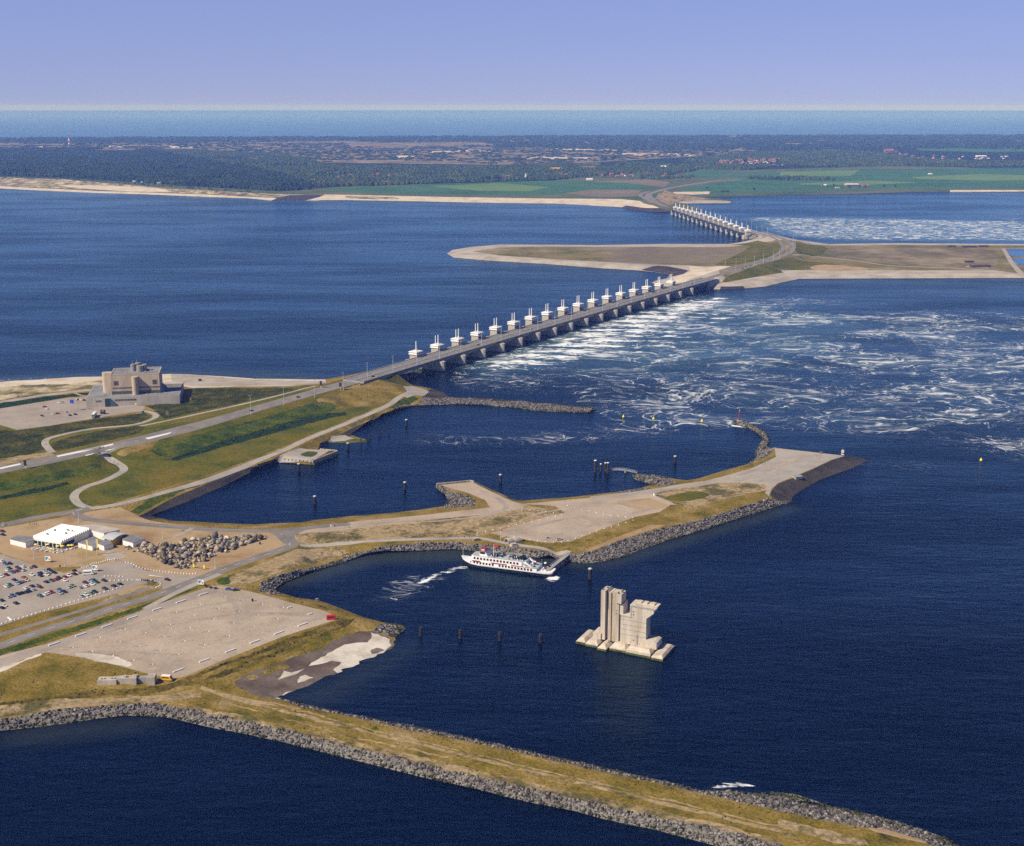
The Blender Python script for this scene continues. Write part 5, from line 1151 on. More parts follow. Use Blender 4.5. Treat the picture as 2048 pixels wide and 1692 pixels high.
def stones(P, rmin, rmax, flat_=.7):
    n = len(P); r = rmin + (rmax - rmin) * RNG.random(n) ** 1.8
    V = IV[None] * r[:, None, None] * RNG.uniform(.7, 1.3, (n, 12, 1)); V = V * np.array([1, 1, flat_]) * RNG.uniform(.75, 1.3, (n, 1, 3))
    t = RNG.uniform(0, 6.28, n); c, s_ = np.cos(t)[:, None], np.sin(t)[:, None]
    X = V[:, :, 0] * c - V[:, :, 1] * s_; Y = V[:, :, 0] * s_ + V[:, :, 1] * c
    V = np.stack([X, Y, V[:, :, 2]], 2) + P[:, None] + np.array([0, 0, .2]) * r[:, None, None]
    return V.reshape(-1, 3), (IF[None] + 12 * np.arange(n)[:, None, None]).reshape(-1, 3)
rk = near.faces['rock_bed']; P = sample_faces(rk, 1.0); P = P[P[:, 2] > -.2]
w_ = P[:, 2] < .55 + .3 * RNG.random(len(P))
mottled('wet_stone', [(.02, .025, .012), (.045, .045, .022), (.06, .07, .02)], .5, island=.5, fine=(2, .3))
V1, T1 = stones(P[~w_], .32, .95); V2, T2 = stones(P[w_], .32, .85)
struct(put('rock_armour', npmesh('rock_armour', V1, T1, ['stone'])), 'stuff')
struct(put('wet_rock_armour', npmesh('wet_rock_armour', V2, T2, ['wet_stone'])), 'stuff')
mottled('bush', [(.02, .028, .004), (.042, .048, .007), (.08, .07, .012)], .3, island=.5, fine=(1.5, .4))
mottled('tussock', [(.06, .055, .006), (.115, .09, .014), (.2, .145, .04)], .3, island=.5, fine=(1.5, .4))
Q = [sample_faces(near.faces[m], d_) for m, d_ in (('scrub', .05), ('brown_scrub', .14), ('hedge', .12), ('dune_grass', .008)) if m in near.faces]; Q = np.vstack(Q)
nz = np.array([mnoise.noise((p[0] * .04, p[1] * .04, 2.)) for p in Q]); V, T = stones(Q[nz > -.1], .2, .75, .7); struct(put('bushes', npmesh('bushes', V, T, ['bush'])), 'stuff')
Q = np.vstack([sample_faces(near.faces[m], d_) for m, d_ in (('dry_grass', .07), ('sparse_grass', .05), ('green_grass', .03), ('lush_grass', .05))])
nz = np.array([mnoise.noise((p[0] * .03, p[1] * .03, 6.)) for p in Q]); V, T = stones(Q[nz > 0], .18, .62, .45); struct(put('grass_tussocks', npmesh('grass_tussocks', V, T, ['tussock'])), 'stuff')
# rubble sill under the first bridge span and round the abutment
def rubble(a0, a1, n):
    Q = []
    for i in range(n):
        a = RNG.uniform(min(a0, a1), max(a0, a1)); o = RNG.uniform(-11, 10); x, y = NBc.at(a, o); q = 1 - abs((a - a0) / (a1 - a0)); Q.append((x, y, 5.5 * q * RNG.random() ** .5 - .3))
    return np.array(Q)
V, T = stones(np.vstack([rubble(8, 72, 900), rubble(884, 800, 700)]), .6, 1.3); struct(put('bridge_rubble', npmesh('bridge_rubble', V, T, ['stone'])), 'stuff')
# boulder heap by the pavilion
BOUL = [(273, 1100), (292, 1089), (330, 1088), (352, 1085), (372, 1082), (400, 1080), (424, 1076), (446, 1076), (462, 1080), (480, 1073), (500, 1075), (515, 1073), (533, 1076), (515, 1083), (495, 1088), (476, 1096), (452, 1107), (430, 1112), (412, 1122), (396, 1126), (376, 1138), (356, 1139), (330, 1128), (308, 1118), (290, 1112)]
BW = near.hit(BOUL)[:, :2]
bl_meshes = []
for k in range(9):
    V = IV * RNG.uniform(.62, 1.3, (12, 1)) * np.array([1.1, .85, .85]); bm_ = npmesh('boulder', V, IF, ['stone_pale' if k % 3 else 'stone_dark']); bl_meshes.append(bm_)
lo, hi = BW.min(0), BW.max(0); placed = []
while len(placed) < 285:
    p = RNG.uniform(lo, hi)
    if not inside(BW, np.array([p[0]]), np.array([p[1]]))[0]: continue
    r = .7 + 1.9 * RNG.random() ** 1.6
    if any((p[0] - q[0]) ** 2 + (p[1] - q[1]) ** 2 < (1.0 * (r + q[2]) * .62) ** 2 for q in placed) and RNG.random() < .93: continue
    placed.append((p[0], p[1], r))
for k, (x, y, r) in enumerate(placed):
    o = put('boulder', bl_meshes[k % 9], None, (x, y, 5.0 + r * .45 + RNG.uniform(0, .5)), RNG.uniform(0, 6.28)); o.scale = (r, r, r * RNG.uniform(.8, 1.15)); o.rotation_euler = (RNG.uniform(-.4, .4), RNG.uniform(-.4, .4), RNG.uniform(0, 6.28))
    tag(o, 'rough grey and tan boulder in the big heap beside the pavilion', 'boulder', 'boulders heaped beside the pavilion')
for k, (x, y) in enumerate([(252, 1096), (258, 1095), (255, 1099), (262, 1097), (278, 1093), (277, 1103), (284, 1105), (268, 1104)]):
    X, Y, Z_ = near.at(x, y); o = put('boulder', bl_meshes[k % 9], None, (X, Y, Z_ + .5), k); o.scale = (1.1, 1.2, .9); tag(o, 'loose reddish boulder lying between the pavilion and the big heap', 'boulder', 'loose boulders by the pavilion entrance')

# ================================================================== VEHICLES
CARCOL = {'white': (.72, .72, .70), 'silver': (.42, .45, .48), 'light grey': (.34, .36, .37), 'dark blue': (.012, .022, .07), 'blue': (.05, .12, .30), 'red': (.34, .03, .025), 'maroon': (.10, .018, .02), 'dark green': (.015, .045, .035), 'green': (.16, .28, .16), 'teal': (.03, .12, .13), 'black': (.012, .012, .014), 'cream': (.55, .46, .30), 'dark grey': (.05, .055, .06)}
flat('tyre', (.015, .015, .015), .8); flat('chrome', (.5, .5, .5), .3, .6)
def car_meshes():
    out = {}
    def sect(x, w, z0, z1): return [(x, -w, z0), (x, w, z0), (x, w * .93, z1), (x, -w * .93, z1)]
    for nm, c in CARCOL.items():
        flat('car_' + nm, c, .28, 0, .6)
        b = MB(); b.loft([sect(-2.1, .72, .35, .72), sect(-1.95, .82, .28, .88), sect(-.9, .84, .25, .92), sect(.9, .84, .25, .90), sect(1.75, .80, .28, .78), sect(2.08, .68, .38, .62)], 'car_' + nm)
        b.add([(-1.25, -.60, 1.40), (.25, -.60, 1.40), (.25, .60, 1.40), (-1.25, .60, 1.40), (-1.25, -.60, 1.34), (.25, -.60, 1.34), (.25, .60, 1.34), (-1.25, .60, 1.34)], [[0, 1, 2, 3], [4, 7, 6, 5], [0, 4, 5, 1], [1, 5, 6, 2], [2, 6, 7, 3], [3, 7, 4, 0]], 'car_' + nm)
        out[nm] = b.mesh('body')
    g = MB(); g.loft([[(-1.85, -.74, .9), (.95, -.74, .9), (.95, .74, .9), (-1.85, .74, .9)], [(-1.22, -.58, 1.35), (.22, -.58, 1.35), (.22, .58, 1.35), (-1.22, .58, 1.35)]], 'glass_dark')
    w = MB(); w.cyl((0, -.11, 0), (0, .11, 0), .31, .31, 'tyre', 10)
    return out, g.mesh('cabin_glass'), w.mesh('wheel')
CARB, CARG, CARW = car_meshes()
def car(color, x, y, z, rz, label, group=None, s=1.0):
    t = thing('car', label, 'car', (x, y, z), rz, group); t.scale = (s, s, s)
    put('body', CARB[color], t); put('cabin_glass', CARG, t)
    for wx in (-1.3, 1.3):
        for wy in (-.76, .76): put('wheel', CARW, t, (wx, wy, .31))
    return t
LOT = [  # rows from the far side of the parking ground to the road; positions in a 5.85x detail of the photograph
    [(20, 130, 'white'), (65, 165, 'blue'), (118, 160, 'dark blue')],
    [(85, 240, 'white'), (110, 216, 'dark green'), (145, 262, 'blue'), (190, 248, 'red'), (205, 208, 'dark grey'), (235, 228, 'dark blue'), (270, 240, 'silver'), (268, 196, 'white'), (345, 208, 'cream'), (405, 198, 'maroon')],
    [(15, 308, 'white'), (78, 293, 'maroon')],
    [(372, 293, 'white'), (475, 303, 'dark blue'), (470, 274, 'black'), (520, 246, 'silver'), (545, 292, 'white'), (560, 275, 'cream'), (580, 235, 'dark blue'), (635, 266, 'dark blue')],
    [(75, 430, 'white'), (118, 412, 'teal'), (165, 352, 'dark blue'), (200, 396, 'silver'), (230, 384, 'blue'), (265, 370, 'light grey'), (280, 325, 'red'), (312, 355, 'cream')],
    [(540, 376, 'dark blue'), (605, 360, 'teal'), (655, 346, 'red'), (690, 328, 'dark green'), (758, 316, 'red'), (760, 357, 'white'), (805, 300, 'white'), (868, 284, 'maroon'), (880, 250, 'black'), (915, 266, 'cream')],
    [(300, 448, 'white'), (375, 425, 'dark blue'), (390, 467, 'silver'), (430, 410, 'light grey'), (470, 437, 'maroon')],
    [(95, 552, 'silver'), (150, 536, 'blue'), (210, 518, 'dark blue'), (250, 506, 'black'), (300, 496, 'dark grey'), (340, 484, 'dark blue')],
    [(805, 437, 'silver'), (850, 422, 'green'), (935, 442, 'light grey'), (1000, 385, 'maroon'), (1005, 423, 'white'), (1045, 366, 'silver'), (1080, 402, 'white'), (1090, 350, 'blue'), (1130, 378, 'teal'), (1220, 360, 'dark green')],
    [(470, 541, 'teal'), (530, 522, 'white'), (562, 506, 'white'), (605, 496, 'red'), (700, 468, 'blue'), (705, 508, 'light grey'), (755, 491, 'dark blue')],
    [(15, 592, 'dark green'), (50, 656, 'white'), (20, 680, 'black'), (185, 625, 'dark blue')],
    [(945, 542, 'silver'), (1005, 526, 'white'), (1060, 508, 'green'), (1110, 490, 'dark green'), (1230, 456, 'dark grey'), (1330, 422, 'black'), (1400, 402, 'dark green')]]
for ri, row in enumerate(LOT):
    row = sorted(row, key=lambda q: q[0])
    for ci, (zx, zy, c) in enumerate(row):
        X, Y, Z_ = near.at(zx / 5.85, 1100 + (zy + 6) / 5.85)
        car(c, X, Y, Z_ + .02, R(-38 + random.uniform(-5, 5)) + (math.pi if random.random() < .4 else 0), f'{c} car, {ORD[ci + 1]} in the {ORD[ri + 1]} parking row, counting towards the boulder heap', 'cars on the crowded parking ground', random.uniform(.95, 1.05))
def px_car(x, y, c, ang, label, patch=None, group=None, zoff=.04):
    X, Y, Z_ = (patch or near).at(x, y); return car(c, X, Y, Z_ + zoff, R(ang), label, group)
px_car(335, 1161, 'maroon', -30, 'dark red car turning out of the parking onto the road')
px_car(457.5, 1180, 'blue', -12, 'blue car at the top corner of the empty gravel lot, beside a dark grey one', None, 'pair of cars on the empty lot')
px_car(472, 1181.5, 'dark grey', 18, 'dark grey car at the top corner of the empty gravel lot, beside a blue one', None, 'pair of cars on the empty lot')
px_car(1119, 1080, 'silver', 20, 'silver car alone on the gravel spit above the ferry')
px_car(5, 1064, 'maroon', -30, 'maroon car on the road above the pavilion beside a dark blue one'); px_car(6, 1071, 'dark blue', -30, 'dark blue car on the road above the pavilion beside a maroon one')
for k, (zx, zy, c) in enumerate([(735, 440, 'red'), (772, 472, 'white'), (690, 587, 'dark grey'), (862, 560, 'white'), (945, 550, 'red'), (1078, 528, 'silver'), (1145, 578, 'black'), (1235, 565, 'dark blue'), (968, 372, 'white'), (1022, 368, 'light grey'), (1265, 322, 'black'), (1325, 325, 'white'), (1380, 332, 'dark green')]):
    px_car(zx / 8.192, 760 + (zy + 8) / 8.192, c, random.choice([-40, -35, 12, 140]), f'{c} car on the control building car park, {ORD[k + 1]} of the scattered cars', None, 'cars at the control building')
for k, (x, y, c, a, lab) in enumerate([(597, 795, 'dark green', 40, 'dark green car on the dike road nearest the bridge'), (503, 822.5, 'dark blue', 40, 'dark blue car on the dike road beside a lamp post')]): px_car(x, y, c, a, lab)
for k, (a, off, c) in enumerate([(190, -6, 'black'), (320, -3.5, 'silver'), (560, -6, 'white'), (700, 4, 'dark blue'), (-20, -6, 'dark grey'), (820, -5, 'maroon')]):
    x, y = NBc.at(a, off); car(c, x, y, 13.08, NBc.ang(a), f'{c} car driving on the long near bridge, {ORD[k + 1]} of the few on it', 'cars on the near bridge')
for k, (zx, zy, c) in enumerate([(1315, 1137, 'dark blue'), (1352, 1112, 'black'), (1415, 1103, 'dark blue'), (1505, 1085, 'white'), (1550, 1070, 'silver'), (1595, 1057, 'black'), (1850, 967, 'silver'), (1940, 935, 'white'), (1940, 862, 'dark green'), (1830, 887, 'white')]):
    px_car(1280 + zx * .15625, 360 + zy * .15625, c, 42 if zx < 1800 else 80, f'{c} car on the curved island road, {ORD[k + 1]} along from the near bridge', isle, 'cars on the island road')
for k, (x, y, c, a) in enumerate([(1314, 397, 'white', 100), (1300, 388, 'silver', 60), (1325, 380, 'white', 30), (1334, 409, 'white', 95)]): px_car(x, y, c, a, f'{c} car on the far mainland road, {ORD[k + 1]} of four', far, 'cars on the mainland road', .1)

def van(name, label, cat, x, y, ang, body, L_, Wd, Ht, roof=None, nose=.9):
    X, Y, Z_ = near.at(x, y); t = thing(name, label, cat, (X, Y, Z_ + .02), R(ang)); h = L_ / 2; w = Wd / 2
    m = MB(); m.side([(-h, .4), (h, .4), (h, 1.0), (h - nose * .5, 1.25), (h - nose, Ht), (-h + .15, Ht)], -w, w, body); m.build('body', t)
    if roof: m = MB(); m.box(-h + .2, h - nose - .05, -w + .08, w - .08, Ht, Ht + .12, roof); m.build('roof', t)
    m = MB(); m.box(-h + .5, h - nose - .5, -w - .03, w + .03, Ht * .58, Ht * .82, 'glass_dark'); m.build('side_window', t)
    m = MB(); m.add([(h - nose * .5 + .03, -w + .1, 1.35), (h - nose * .5 + .03, w - .1, 1.35), (h - nose + .05, w - .15, Ht - .12), (h - nose + .05, -w + .15, Ht - .12)], [[0, 1, 2, 3]], 'glass_dark'); m.build('windscreen', t)
    m = MB(); m.cyl((0, -.12, 0), (0, .12, 0), .36, .36, 'tyre', 10); wm = m.mesh('wheel')
    for wx in (-h + .8, h - .9):
        for wy in (-w + .08, w - .08): put('wheel', wm, t, (wx, wy, .36))
    return t
flat('van_red', (.50, .015, .012), .35, 0, .5); flat('van_yellow', (.70, .38, .02), .4)
van('van', 'bright red van parked at the far corner of the empty gravel lot', 'van', 663, 1239, 8, 'van_red', 5.6, 2.0, 2.5)
van('camper_van', 'yellow camper van with pale roof beside the concrete blocks', 'van', 334, 1361, -8, 'van_yellow', 5.8, 2.1, 2.6, 'white_paint')
van('camper_van', 'long white camper van at the end of the crowded parking rows', 'van', 177, 1149.5, 10, 'ship_white', 6.4, 2.2, 2.7, 'white_paint')
flat('bus_paint', (.42, .55, .60), .35, 0, .5)
def coach():
    X, Y, Z_ = near.at(188.6, 834); t = thing('coach', 'pale blue and white double deck coach seen end on at the control building', 'coach', (X, Y, Z_ + .02), R(97))
    m = MB(); m.box(-5.8, 5.8, -1.3, 1.3, .45, 2.3, 'bus_paint'); m.box(-5.8, 5.8, -1.28, 1.28, 2.3, 4.0, 'white_clad'); m.build('body', t)
    m = MB(); m.box(-5.86, 5.86, -1.15, 1.15, 2.5, 3.4, 'glass_dark'); m.box(-5.86, 5.86, -1.1, 1.1, 1.1, 1.9, 'glass_dark'); m.box(-5.2, 5.2, -1.36, 1.36, 2.5, 3.3, 'glass_dark'); m.build('window_band', t)
    m = MB(); m.cyl((0, -.16, 0), (0, .16, 0), .5, .5, 'tyre', 10); wm = m.mesh('wheel')
    for wx in (-3.6, 3.6):
        for wy in (-1.16, 1.16): put('wheel', wm, t, (wx, wy, .5))
coach()
def drum(x, y, label, r, w, ang):
    X, Y, Z_ = near.at(x, y); t = thing('cable_drum', label, 'cable drum', (X, Y, Z_), R(ang))
    m = MB()
    for s_ in (-w / 2, w / 2): m.cyl((0, s_ - .15, r), (0, s_ + .15, r), r, r, 'brown_metal', 18)
    m.build('flange', t); m = MB(); m.cyl((0, -w / 2, r), (0, w / 2, r), r * .7, r * .7, 'dark_steel', 16); m.build('core', t)
drum(206, 828, 'dark round cable drum standing beside the coach', 2.1, 3.0, 80)
def motorbike(x, y, label, ang, group=None):
    X, Y, Z_ = near.at(x, y); t = thing('motorcycle', label, 'motorcycle', (X, Y, Z_), R(ang), group)
    m = MB(); m.prism([(-.7, -.14), (.55, -.14), (.55, .14), (-.7, .14)], .45, .95, 'black_board', [(-.75, -.1), (.3, -.1), (.3, .1), (-.75, .1)]); m.box(.35, .45, -.38, .38, 1.05, 1.12, 'chrome'); m.build('body', t)
    m = MB(); m.cyl((0, -.07, 0), (0, .07, 0), .33, .33, 'tyre', 10); wm = m.mesh('wheel')
    put('wheel', wm, t, (-.72, 0, .33)); put('wheel', wm, t, (.74, 0, .33))
for k, (zx, zy) in enumerate([(1665, 352), (1695, 358), (1722, 356), (1740, 362), (1785, 360)]): motorbike(zx / 5.85, 1100 + (zy + 6) / 5.85, f'dark motorcycle parked by the gravel entrance, {ORD[5 - k]} in the row from the road', 60, 'row of motorcycles')
motorbike(1096, 1077, 'dark motorcycle on the gravel spit beside the silver car', 10)

# ================================================================== POSTS, BUOYS, JETTIES
def mooring(x, y, top_y, label, r=1.0, cap=True, group='mooring piles'):
    X, Y = g1(x, y, 0); h = (y - top_y) / (pxm(y) * math.cos(math.atan(CAMZ / math.hypot(X, Y)))); t = thing('mooring_pile', label, 'mooring pile', (X, Y, 0), 0, group)
    m = MB(); m.cyl((0, 0, -1.5), (0, 0, h), r, r * .95, 'dark_timber', 10)
    for z in (1.0, h * .55): m.cyl((0, 0, z), (0, 0, z + .5), r * 1.12, r * 1.12, 'tyre', 10)
    m.build('pile', t)
    if cap: m = MB(); m.lathe([(r * 1.08, h - .45), (r * 1.08, h + .05), (r * .4, h + .45)], 'lamp_metal', 10); m.build('white_cap', t)
PILES = [(630, 1007, 992), (810, 979, 964), (1001, 964, 949), (1350, 926, 912), (598, 941, 927), (696, 899, 886), (813, 851, 839), (1180, 1158, 1137)]
for k, (x, y, ty) in enumerate(PILES):
    mooring(x, y, ty, ['lone white capped pile near the lower harbour shore', 'white capped pile between the lower harbour shore and the rocky quay spur', 'white capped pile above the rocky quay spur', 'white capped pile near the curved breakwater', 'white capped pile below the small wharf', 'white capped pile beside the small stony islet', 'white capped pile in the harbour basin below the dike tip', 'white capped pile in open water between ferry and concrete pier'][k], 1.15)
for k, (x, y, ty) in enumerate([(842, 1271, 1255), (921, 1276, 1260), (1000, 1280, 1264), (1081, 1284, 1268)]): mooring(x, y, ty, f'dark timber pile in the row before the ferry basin, {ORD[4 - k]} from the concrete pier', 1.0, False, 'row of dark piles')
for k, (x, y, ty) in enumerate([(735, 882, 874), (722, 888, 876), (741, 878, 872), (758, 873, 864), (761, 865, 854), (778, 866, 853), (738, 880, 868)]): mooring(x, y, ty, 'thin dark timber pile standing beside the small stony islet', .45, False, 'thin piles by the stony islet')
def jetty():
    A, B = g1(1274, 948, 1.5), g1(1222, 942, 1.5); rz = math.atan2(B[1] - A[1], B[0] - A[0]); ln = math.hypot(B[0] - A[0], B[1] - A[1])
    t = thing('landing_stage', 'short footbridge and landing stage with timber piles off the stony finger', 'jetty', (A[0], A[1], 0), rz)
    m = MB()
    for i in range(10):
        a, b = ln * i / 10, ln * (i + 1) / 10; z0, z1 = 2.2 + 1.2 * math.sin(math.pi * i / 10), 2.2 + 1.2 * math.sin(math.pi * (i + 1) / 10)
        m.add([(a, -1, z0), (b, -1, z1), (b, 1, z1), (a, 1, z0), (a, -1, z0 + .3), (b, -1, z1 + .3), (b, 1, z1 + .3), (a, 1, z0 + .3)], [[0, 3, 2, 1], [4, 5, 6, 7], [0, 1, 5, 4], [2, 3, 7, 6]], 'grey_concrete')
        for s_ in (-1, 1): m.cyl((a, s_, z0 + .3), (a, s_, z0 + 1.5), .05, .05, 'lamp_metal', 5); m.cyl((a, s_, z0 + 1.4), (b, s_, z1 + 1.4), .06, .06, 'lamp_metal', 5)
    m.build('footbridge', t)
    m = MB(); m.box(ln, ln + 5, -3.5, 3.5, 1.8, 2.5, 'dark_timber'); m.build('platform', t)
    for x, y, h, r in ((ln + 5.6, -2.4, 7, .9), (ln + 1.5, 3.4, 9, .9), (ln + 8.5, .5, 6.5, .8), (ln + 9.5, -1.5, 5, .9), (ln + 12.5, 2.5, 9.5, 1.1), (ln * .45, 0, 2, .6)):
        m = MB(); m.cyl((x, y, -1.5), (x, y, h), r, r, 'dark_timber', 10); o = m.build('pile', t)
        m = MB(); m.cyl((x, y, h), (x, y, h + .35), r * 1.1, r * .8, 'white_paint', 10); m.build('cap', o)
jetty()
def gangway():
    A, B = g1(1139, 1106, 4.4), g1(1094, 1141, 3.0); rz = math.atan2(B[1] - A[1], B[0] - A[0]); ln = math.hypot(B[0] - A[0], B[1] - A[1])
    t = thing('gangway', 'narrow steel gangway on posts reaching from the shore to the ferry', 'gangway', (A[0], A[1], 0), rz)
    m = MB(); m.side([(0, 4.3), (ln, 3.0), (ln, 3.3), (0, 4.6)], -1.4, 1.4, 'grey_concrete'); m.build('walkway', t)
    for s_ in (-1.4, 1.4):
        m = MB(); m.cyl((0, s_, 5.6), (ln, s_, 4.3), .07, .07, 'lamp_metal', 5)
        for i in range(14): x = ln * i / 13; z = 4.6 - 1.3 * x / ln; m.cyl((x, s_, z - .2), (x, s_, z + 1.0), .05, .05, 'lamp_metal', 5)
        m.build('railing', t)
    for x in (ln * .25, ln * .5, ln * .75, ln - 2):
        for s_ in (-1.2, 1.2): m = MB(); m.cyl((x, s_, -2), (x, s_, 4.4 - 1.3 * x / ln), .35, .35, 'dark_timber', 8); m.build('post', t)
    m = MB(); m.cyl((ln - 3, -2.6, -2), (ln - 3, -2.6, 6.5), .9, .9, 'dark_timber', 10); o = m.build('mooring_post', t)
    m = MB(); m.cyl((ln - 3, -2.6, 6.5), (ln - 3, -2.6, 7), 1, .7, 'white_paint', 10); m.build('cap', o)
gangway()
def harbour_wall(px, zt, label, mat='concrete', th=.8):
    Q = [g1(x, y, zt) for x, y in px]; c = Q[0]; t = thing('quay_wall', label, 'quay wall', (c[0], c[1], 0)); m = MB()
    for (a, b) in zip(Q[:-1], Q[1:]):
        d = np.array(b) - np.array(a); n = np.array([-d[1], d[0]]) / np.linalg.norm(d) * th / 2; a_, b_ = np.array(a) - c, np.array(b) - c
        m.prism([tuple(a_ - n), tuple(b_ - n), tuple(b_ + n), tuple(a_ + n)], -1.5, zt + .35, mat)
    m.build('wall', t)
    m = MB()
    for (a, b) in zip(Q[:-1], Q[1:]):
        d = np.array(b) - np.array(a); ln = np.linalg.norm(d); u = d / ln; n = np.array([-u[1], u[0]])
        k = int(ln / 3)
        for i in range(k):
            p = np.array(a) - c + u * (i + .5) * ln / k
            for s_ in (-1, 1): q = p + n * s_ * (th / 2 + .18); m.cyl((q[0], q[1], -1.5), (q[0], q[1], zt), .2, .2, 'dark_timber', 6)
    m.build('fender_piles', t)
harbour_wall([(566, 917), (626, 921), (675, 902)], 3.5, 'pale quay wall with dark fender piles round the small wharf')
harbour_wall([(674, 901), (640, 898)], 3.5, 'short back quay wall of the small wharf')
harbour_wall([(873, 968), (941, 961), (948, 963)], 3.3, 'low pale quay wall along the end of the rocky spur')
def beacon(x, y, h, label, mat, patch=True):
    X, Y, Z_ = near.at(x, y); t = thing('beacon', label, 'harbour beacon', (X, Y, Z_))
    m = MB(); m.box(-1.8, 1.8, -1.8, 1.8, -1, .9, 'concrete'); m.build('base', t)
    m = MB(); 
    for a in range(4): m.cyl((1.1 * math.cos(a * 1.57), 1.1 * math.sin(a * 1.57), .9), (.45 * math.cos(a * 1.57), .45 * math.sin(a * 1.57), h - 1.5), .16, .12, mat, 6)
    for z in (2.5, 4.5, 6.5):
        if z < h - 1.5: m.box(-.9, .9, -.9, .9, z, z + .15, mat)
    m.build('tower', t)
    m = MB(); m.cyl((0, 0, h - 1.5), (0, 0, h), .7, .7, mat, 8); m.cyl((0, 0, h), (0, 0, h + .8), .3, .3, 'white_paint', 8); m.build('lantern', t)
flat('rust_red', (.28, .06, .035), .6); flat('beacon_green', (.03, .07, .05), .6)
beacon(1179, 819, 8.5, 'dark harbour light beacon at the tip of the long stone breakwater', 'beacon_green')
beacon(1478, 843, 10, 'red harbour light beacon at the tip of the curved breakwater', 'rust_red')
def notice_mast(x, y):
    X, Y, Z_ = near.at(x, y); t = thing('marker_mast', 'small white marker mast at the corner of the concrete apron', 'marker', (X, Y, Z_))
    m = MB(); m.cyl((0, 0, 0), (0, 0, 6), .15, .1, 'rust_red', 6); m.build('mast', t); m = MB(); m.box(-1.1, 1.1, -.15, .15, 1.5, 4.2, 'white_paint'); m.build('board', t); m = MB(); m.box(-1, 1, -1, 1, 0, .6, 'white_paint'); m.build('base', t)
notice_mast(1685, 909.5)
def buoy(x, y, label):
    X, Y = g1(x, y, 0); t = thing('buoy', label, 'buoy', (X, Y, 0), 0, 'yellow buoys across the harbour mouth')
    m = MB(); m.lathe([(.5, -.6), (1.1, -.1), (1.2, .5), (.8, 1.0), (.3, 1.9), (.2, 2.3)], 'yellow', 12); m.build('float', t); m = MB(); m.cyl((0, 0, 2.3), (0, 0, 3.0), .08, .08, 'yellow', 5); m.build('top_mark', t)
for k, (x, y) in enumerate([(1247, 834), (1307, 838), (1404, 843), (1962, 921)]): buoy(x, y, ['yellow buoy nearest the long stone breakwater', 'yellow buoy in the middle of the harbour mouth', 'yellow buoy nearest the curved breakwater', 'yellow buoy far out in rough water beyond the apron'][k])

# ================================================================== PARKING STONES, BEAMS, SIGNS
def edge_stone_mesh(r):
    V = IV * RNG.uniform(.85, 1.15, (12, 1)) * np.array([r, r * .8, r * .7]) + np.array([0, 0, r * .35]); return npmesh('edge_stone', V, IF, ['white_paint'])
ES = [edge_stone_mesh(.62) for _ in range(4)]
def stone_row(pts, n, label, group, s=1.0):
    P = densify(np.array(pts, float), 1.0, False); d = np.r_[0, np.cumsum(np.linalg.norm(np.diff(P, axis=0), axis=1))]; q = np.linspace(0, d[-1], n)
    W = near.hit(np.c_[np.interp(q, d, P[:, 0]), np.interp(q, d, P[:, 1])])
    for k, w in enumerate(W):
        o = put('edge_stone', ES[k % 4], None, tuple(w), random.uniform(0, 6)); o.scale = (s, s, s); tag(o, label, 'edge stone', group)
z1 = lambda L_: [(x / 5.85, 1100 + y / 5.85) for x, y in L_]
stone_row(z1([(25, 865), (120, 832), (245, 799), (440, 738), (630, 681), (815, 621), (960, 581), (1215, 498), (1320, 467), (1420, 428)]), 29, 'white painted stone in the line edging the crowded parking towards the road', 'stones along the parking edge')
stone_row(z1([(1470, 150), (1550, 166), (1620, 206), (1700, 228), (1800, 243), (1900, 256), (2040, 272)]) + [(362, 1147.5), (380, 1148.5), (392, 1148)], 25, 'white painted stone in the curved line below the boulder heap', 'stones below the boulder heap')
stone_row(z1([(960, 207), (1020, 202), (1080, 160), (1150, 155), (1200, 140), (1250, 125), (1340, 112)]), 16, 'white painted stone in the line between parking and pavilion', 'stones before the pavilion')
stone_row(z1([(1620, 358), (1740, 356), (1830, 368), (1875, 385), (1882, 405), (1870, 425), (1830, 440)]), 15, 'white painted stone at the rounded corner of the parking entrance', 'stones at the parking entrance')
stone_row(z1([(1225, 312), (1320, 308), (1440, 316)]) + z1([]), 6, 'white painted stone in the upper short row near the parking end', 'upper short row of stones')
stone_row(z1([(1290, 362), (1440, 358), (1600, 352)]), 7, 'white painted stone in the lower short row near the parking end', 'lower short row of stones')
z3 = lambda L_: [(600 + x / 2.926, 740 + y / 2.926) for x, y in L_]
stone_row(z3([(1040, 955), (1100, 944), (1240, 913), (1360, 888), (1455, 869), (1535, 848), (1490, 838), (1400, 824), (1300, 817)]), 17, 'white stone marking the inner curve of the gravel spit parking', 'stones along the spit parking curve', .9)
stone_row(z3([(1565, 796), (1640, 815), (1735, 836), (1840, 857), (1950, 865)]), 10, 'white stone marking the far edge of the gravel spit parking', 'stones along the spit parking far edge', .9)
stone_row(z3([(1570, 999), (1690, 961), (1810, 922), (1950, 881)]), 10, 'white stone marking the seaward edge of the gravel spit parking', 'stones along the spit parking seaward edge', .9)
stone_row(z3([(1255, 975), (1340, 992), (1440, 1008), (1530, 1010)]), 7, 'white stone marking the lower edge of the gravel spit parking', 'stones along the spit parking lower edge', .9)
z0 = lambda x, y: (x / 2.926, 1000 + y / 2.926)
BEAM = MB(); BEAM.box(-3.1, 3.1, -.32, .32, .05, .62, 'white_paint'); BEAM.box(-2.5, -2.1, -.5, .5, 0, .3, 'grey_concrete'); BEAM.box(2.1, 2.5, -.5, .5, 0, .3, 'grey_concrete'); BEAM = BEAM.mesh('beam')
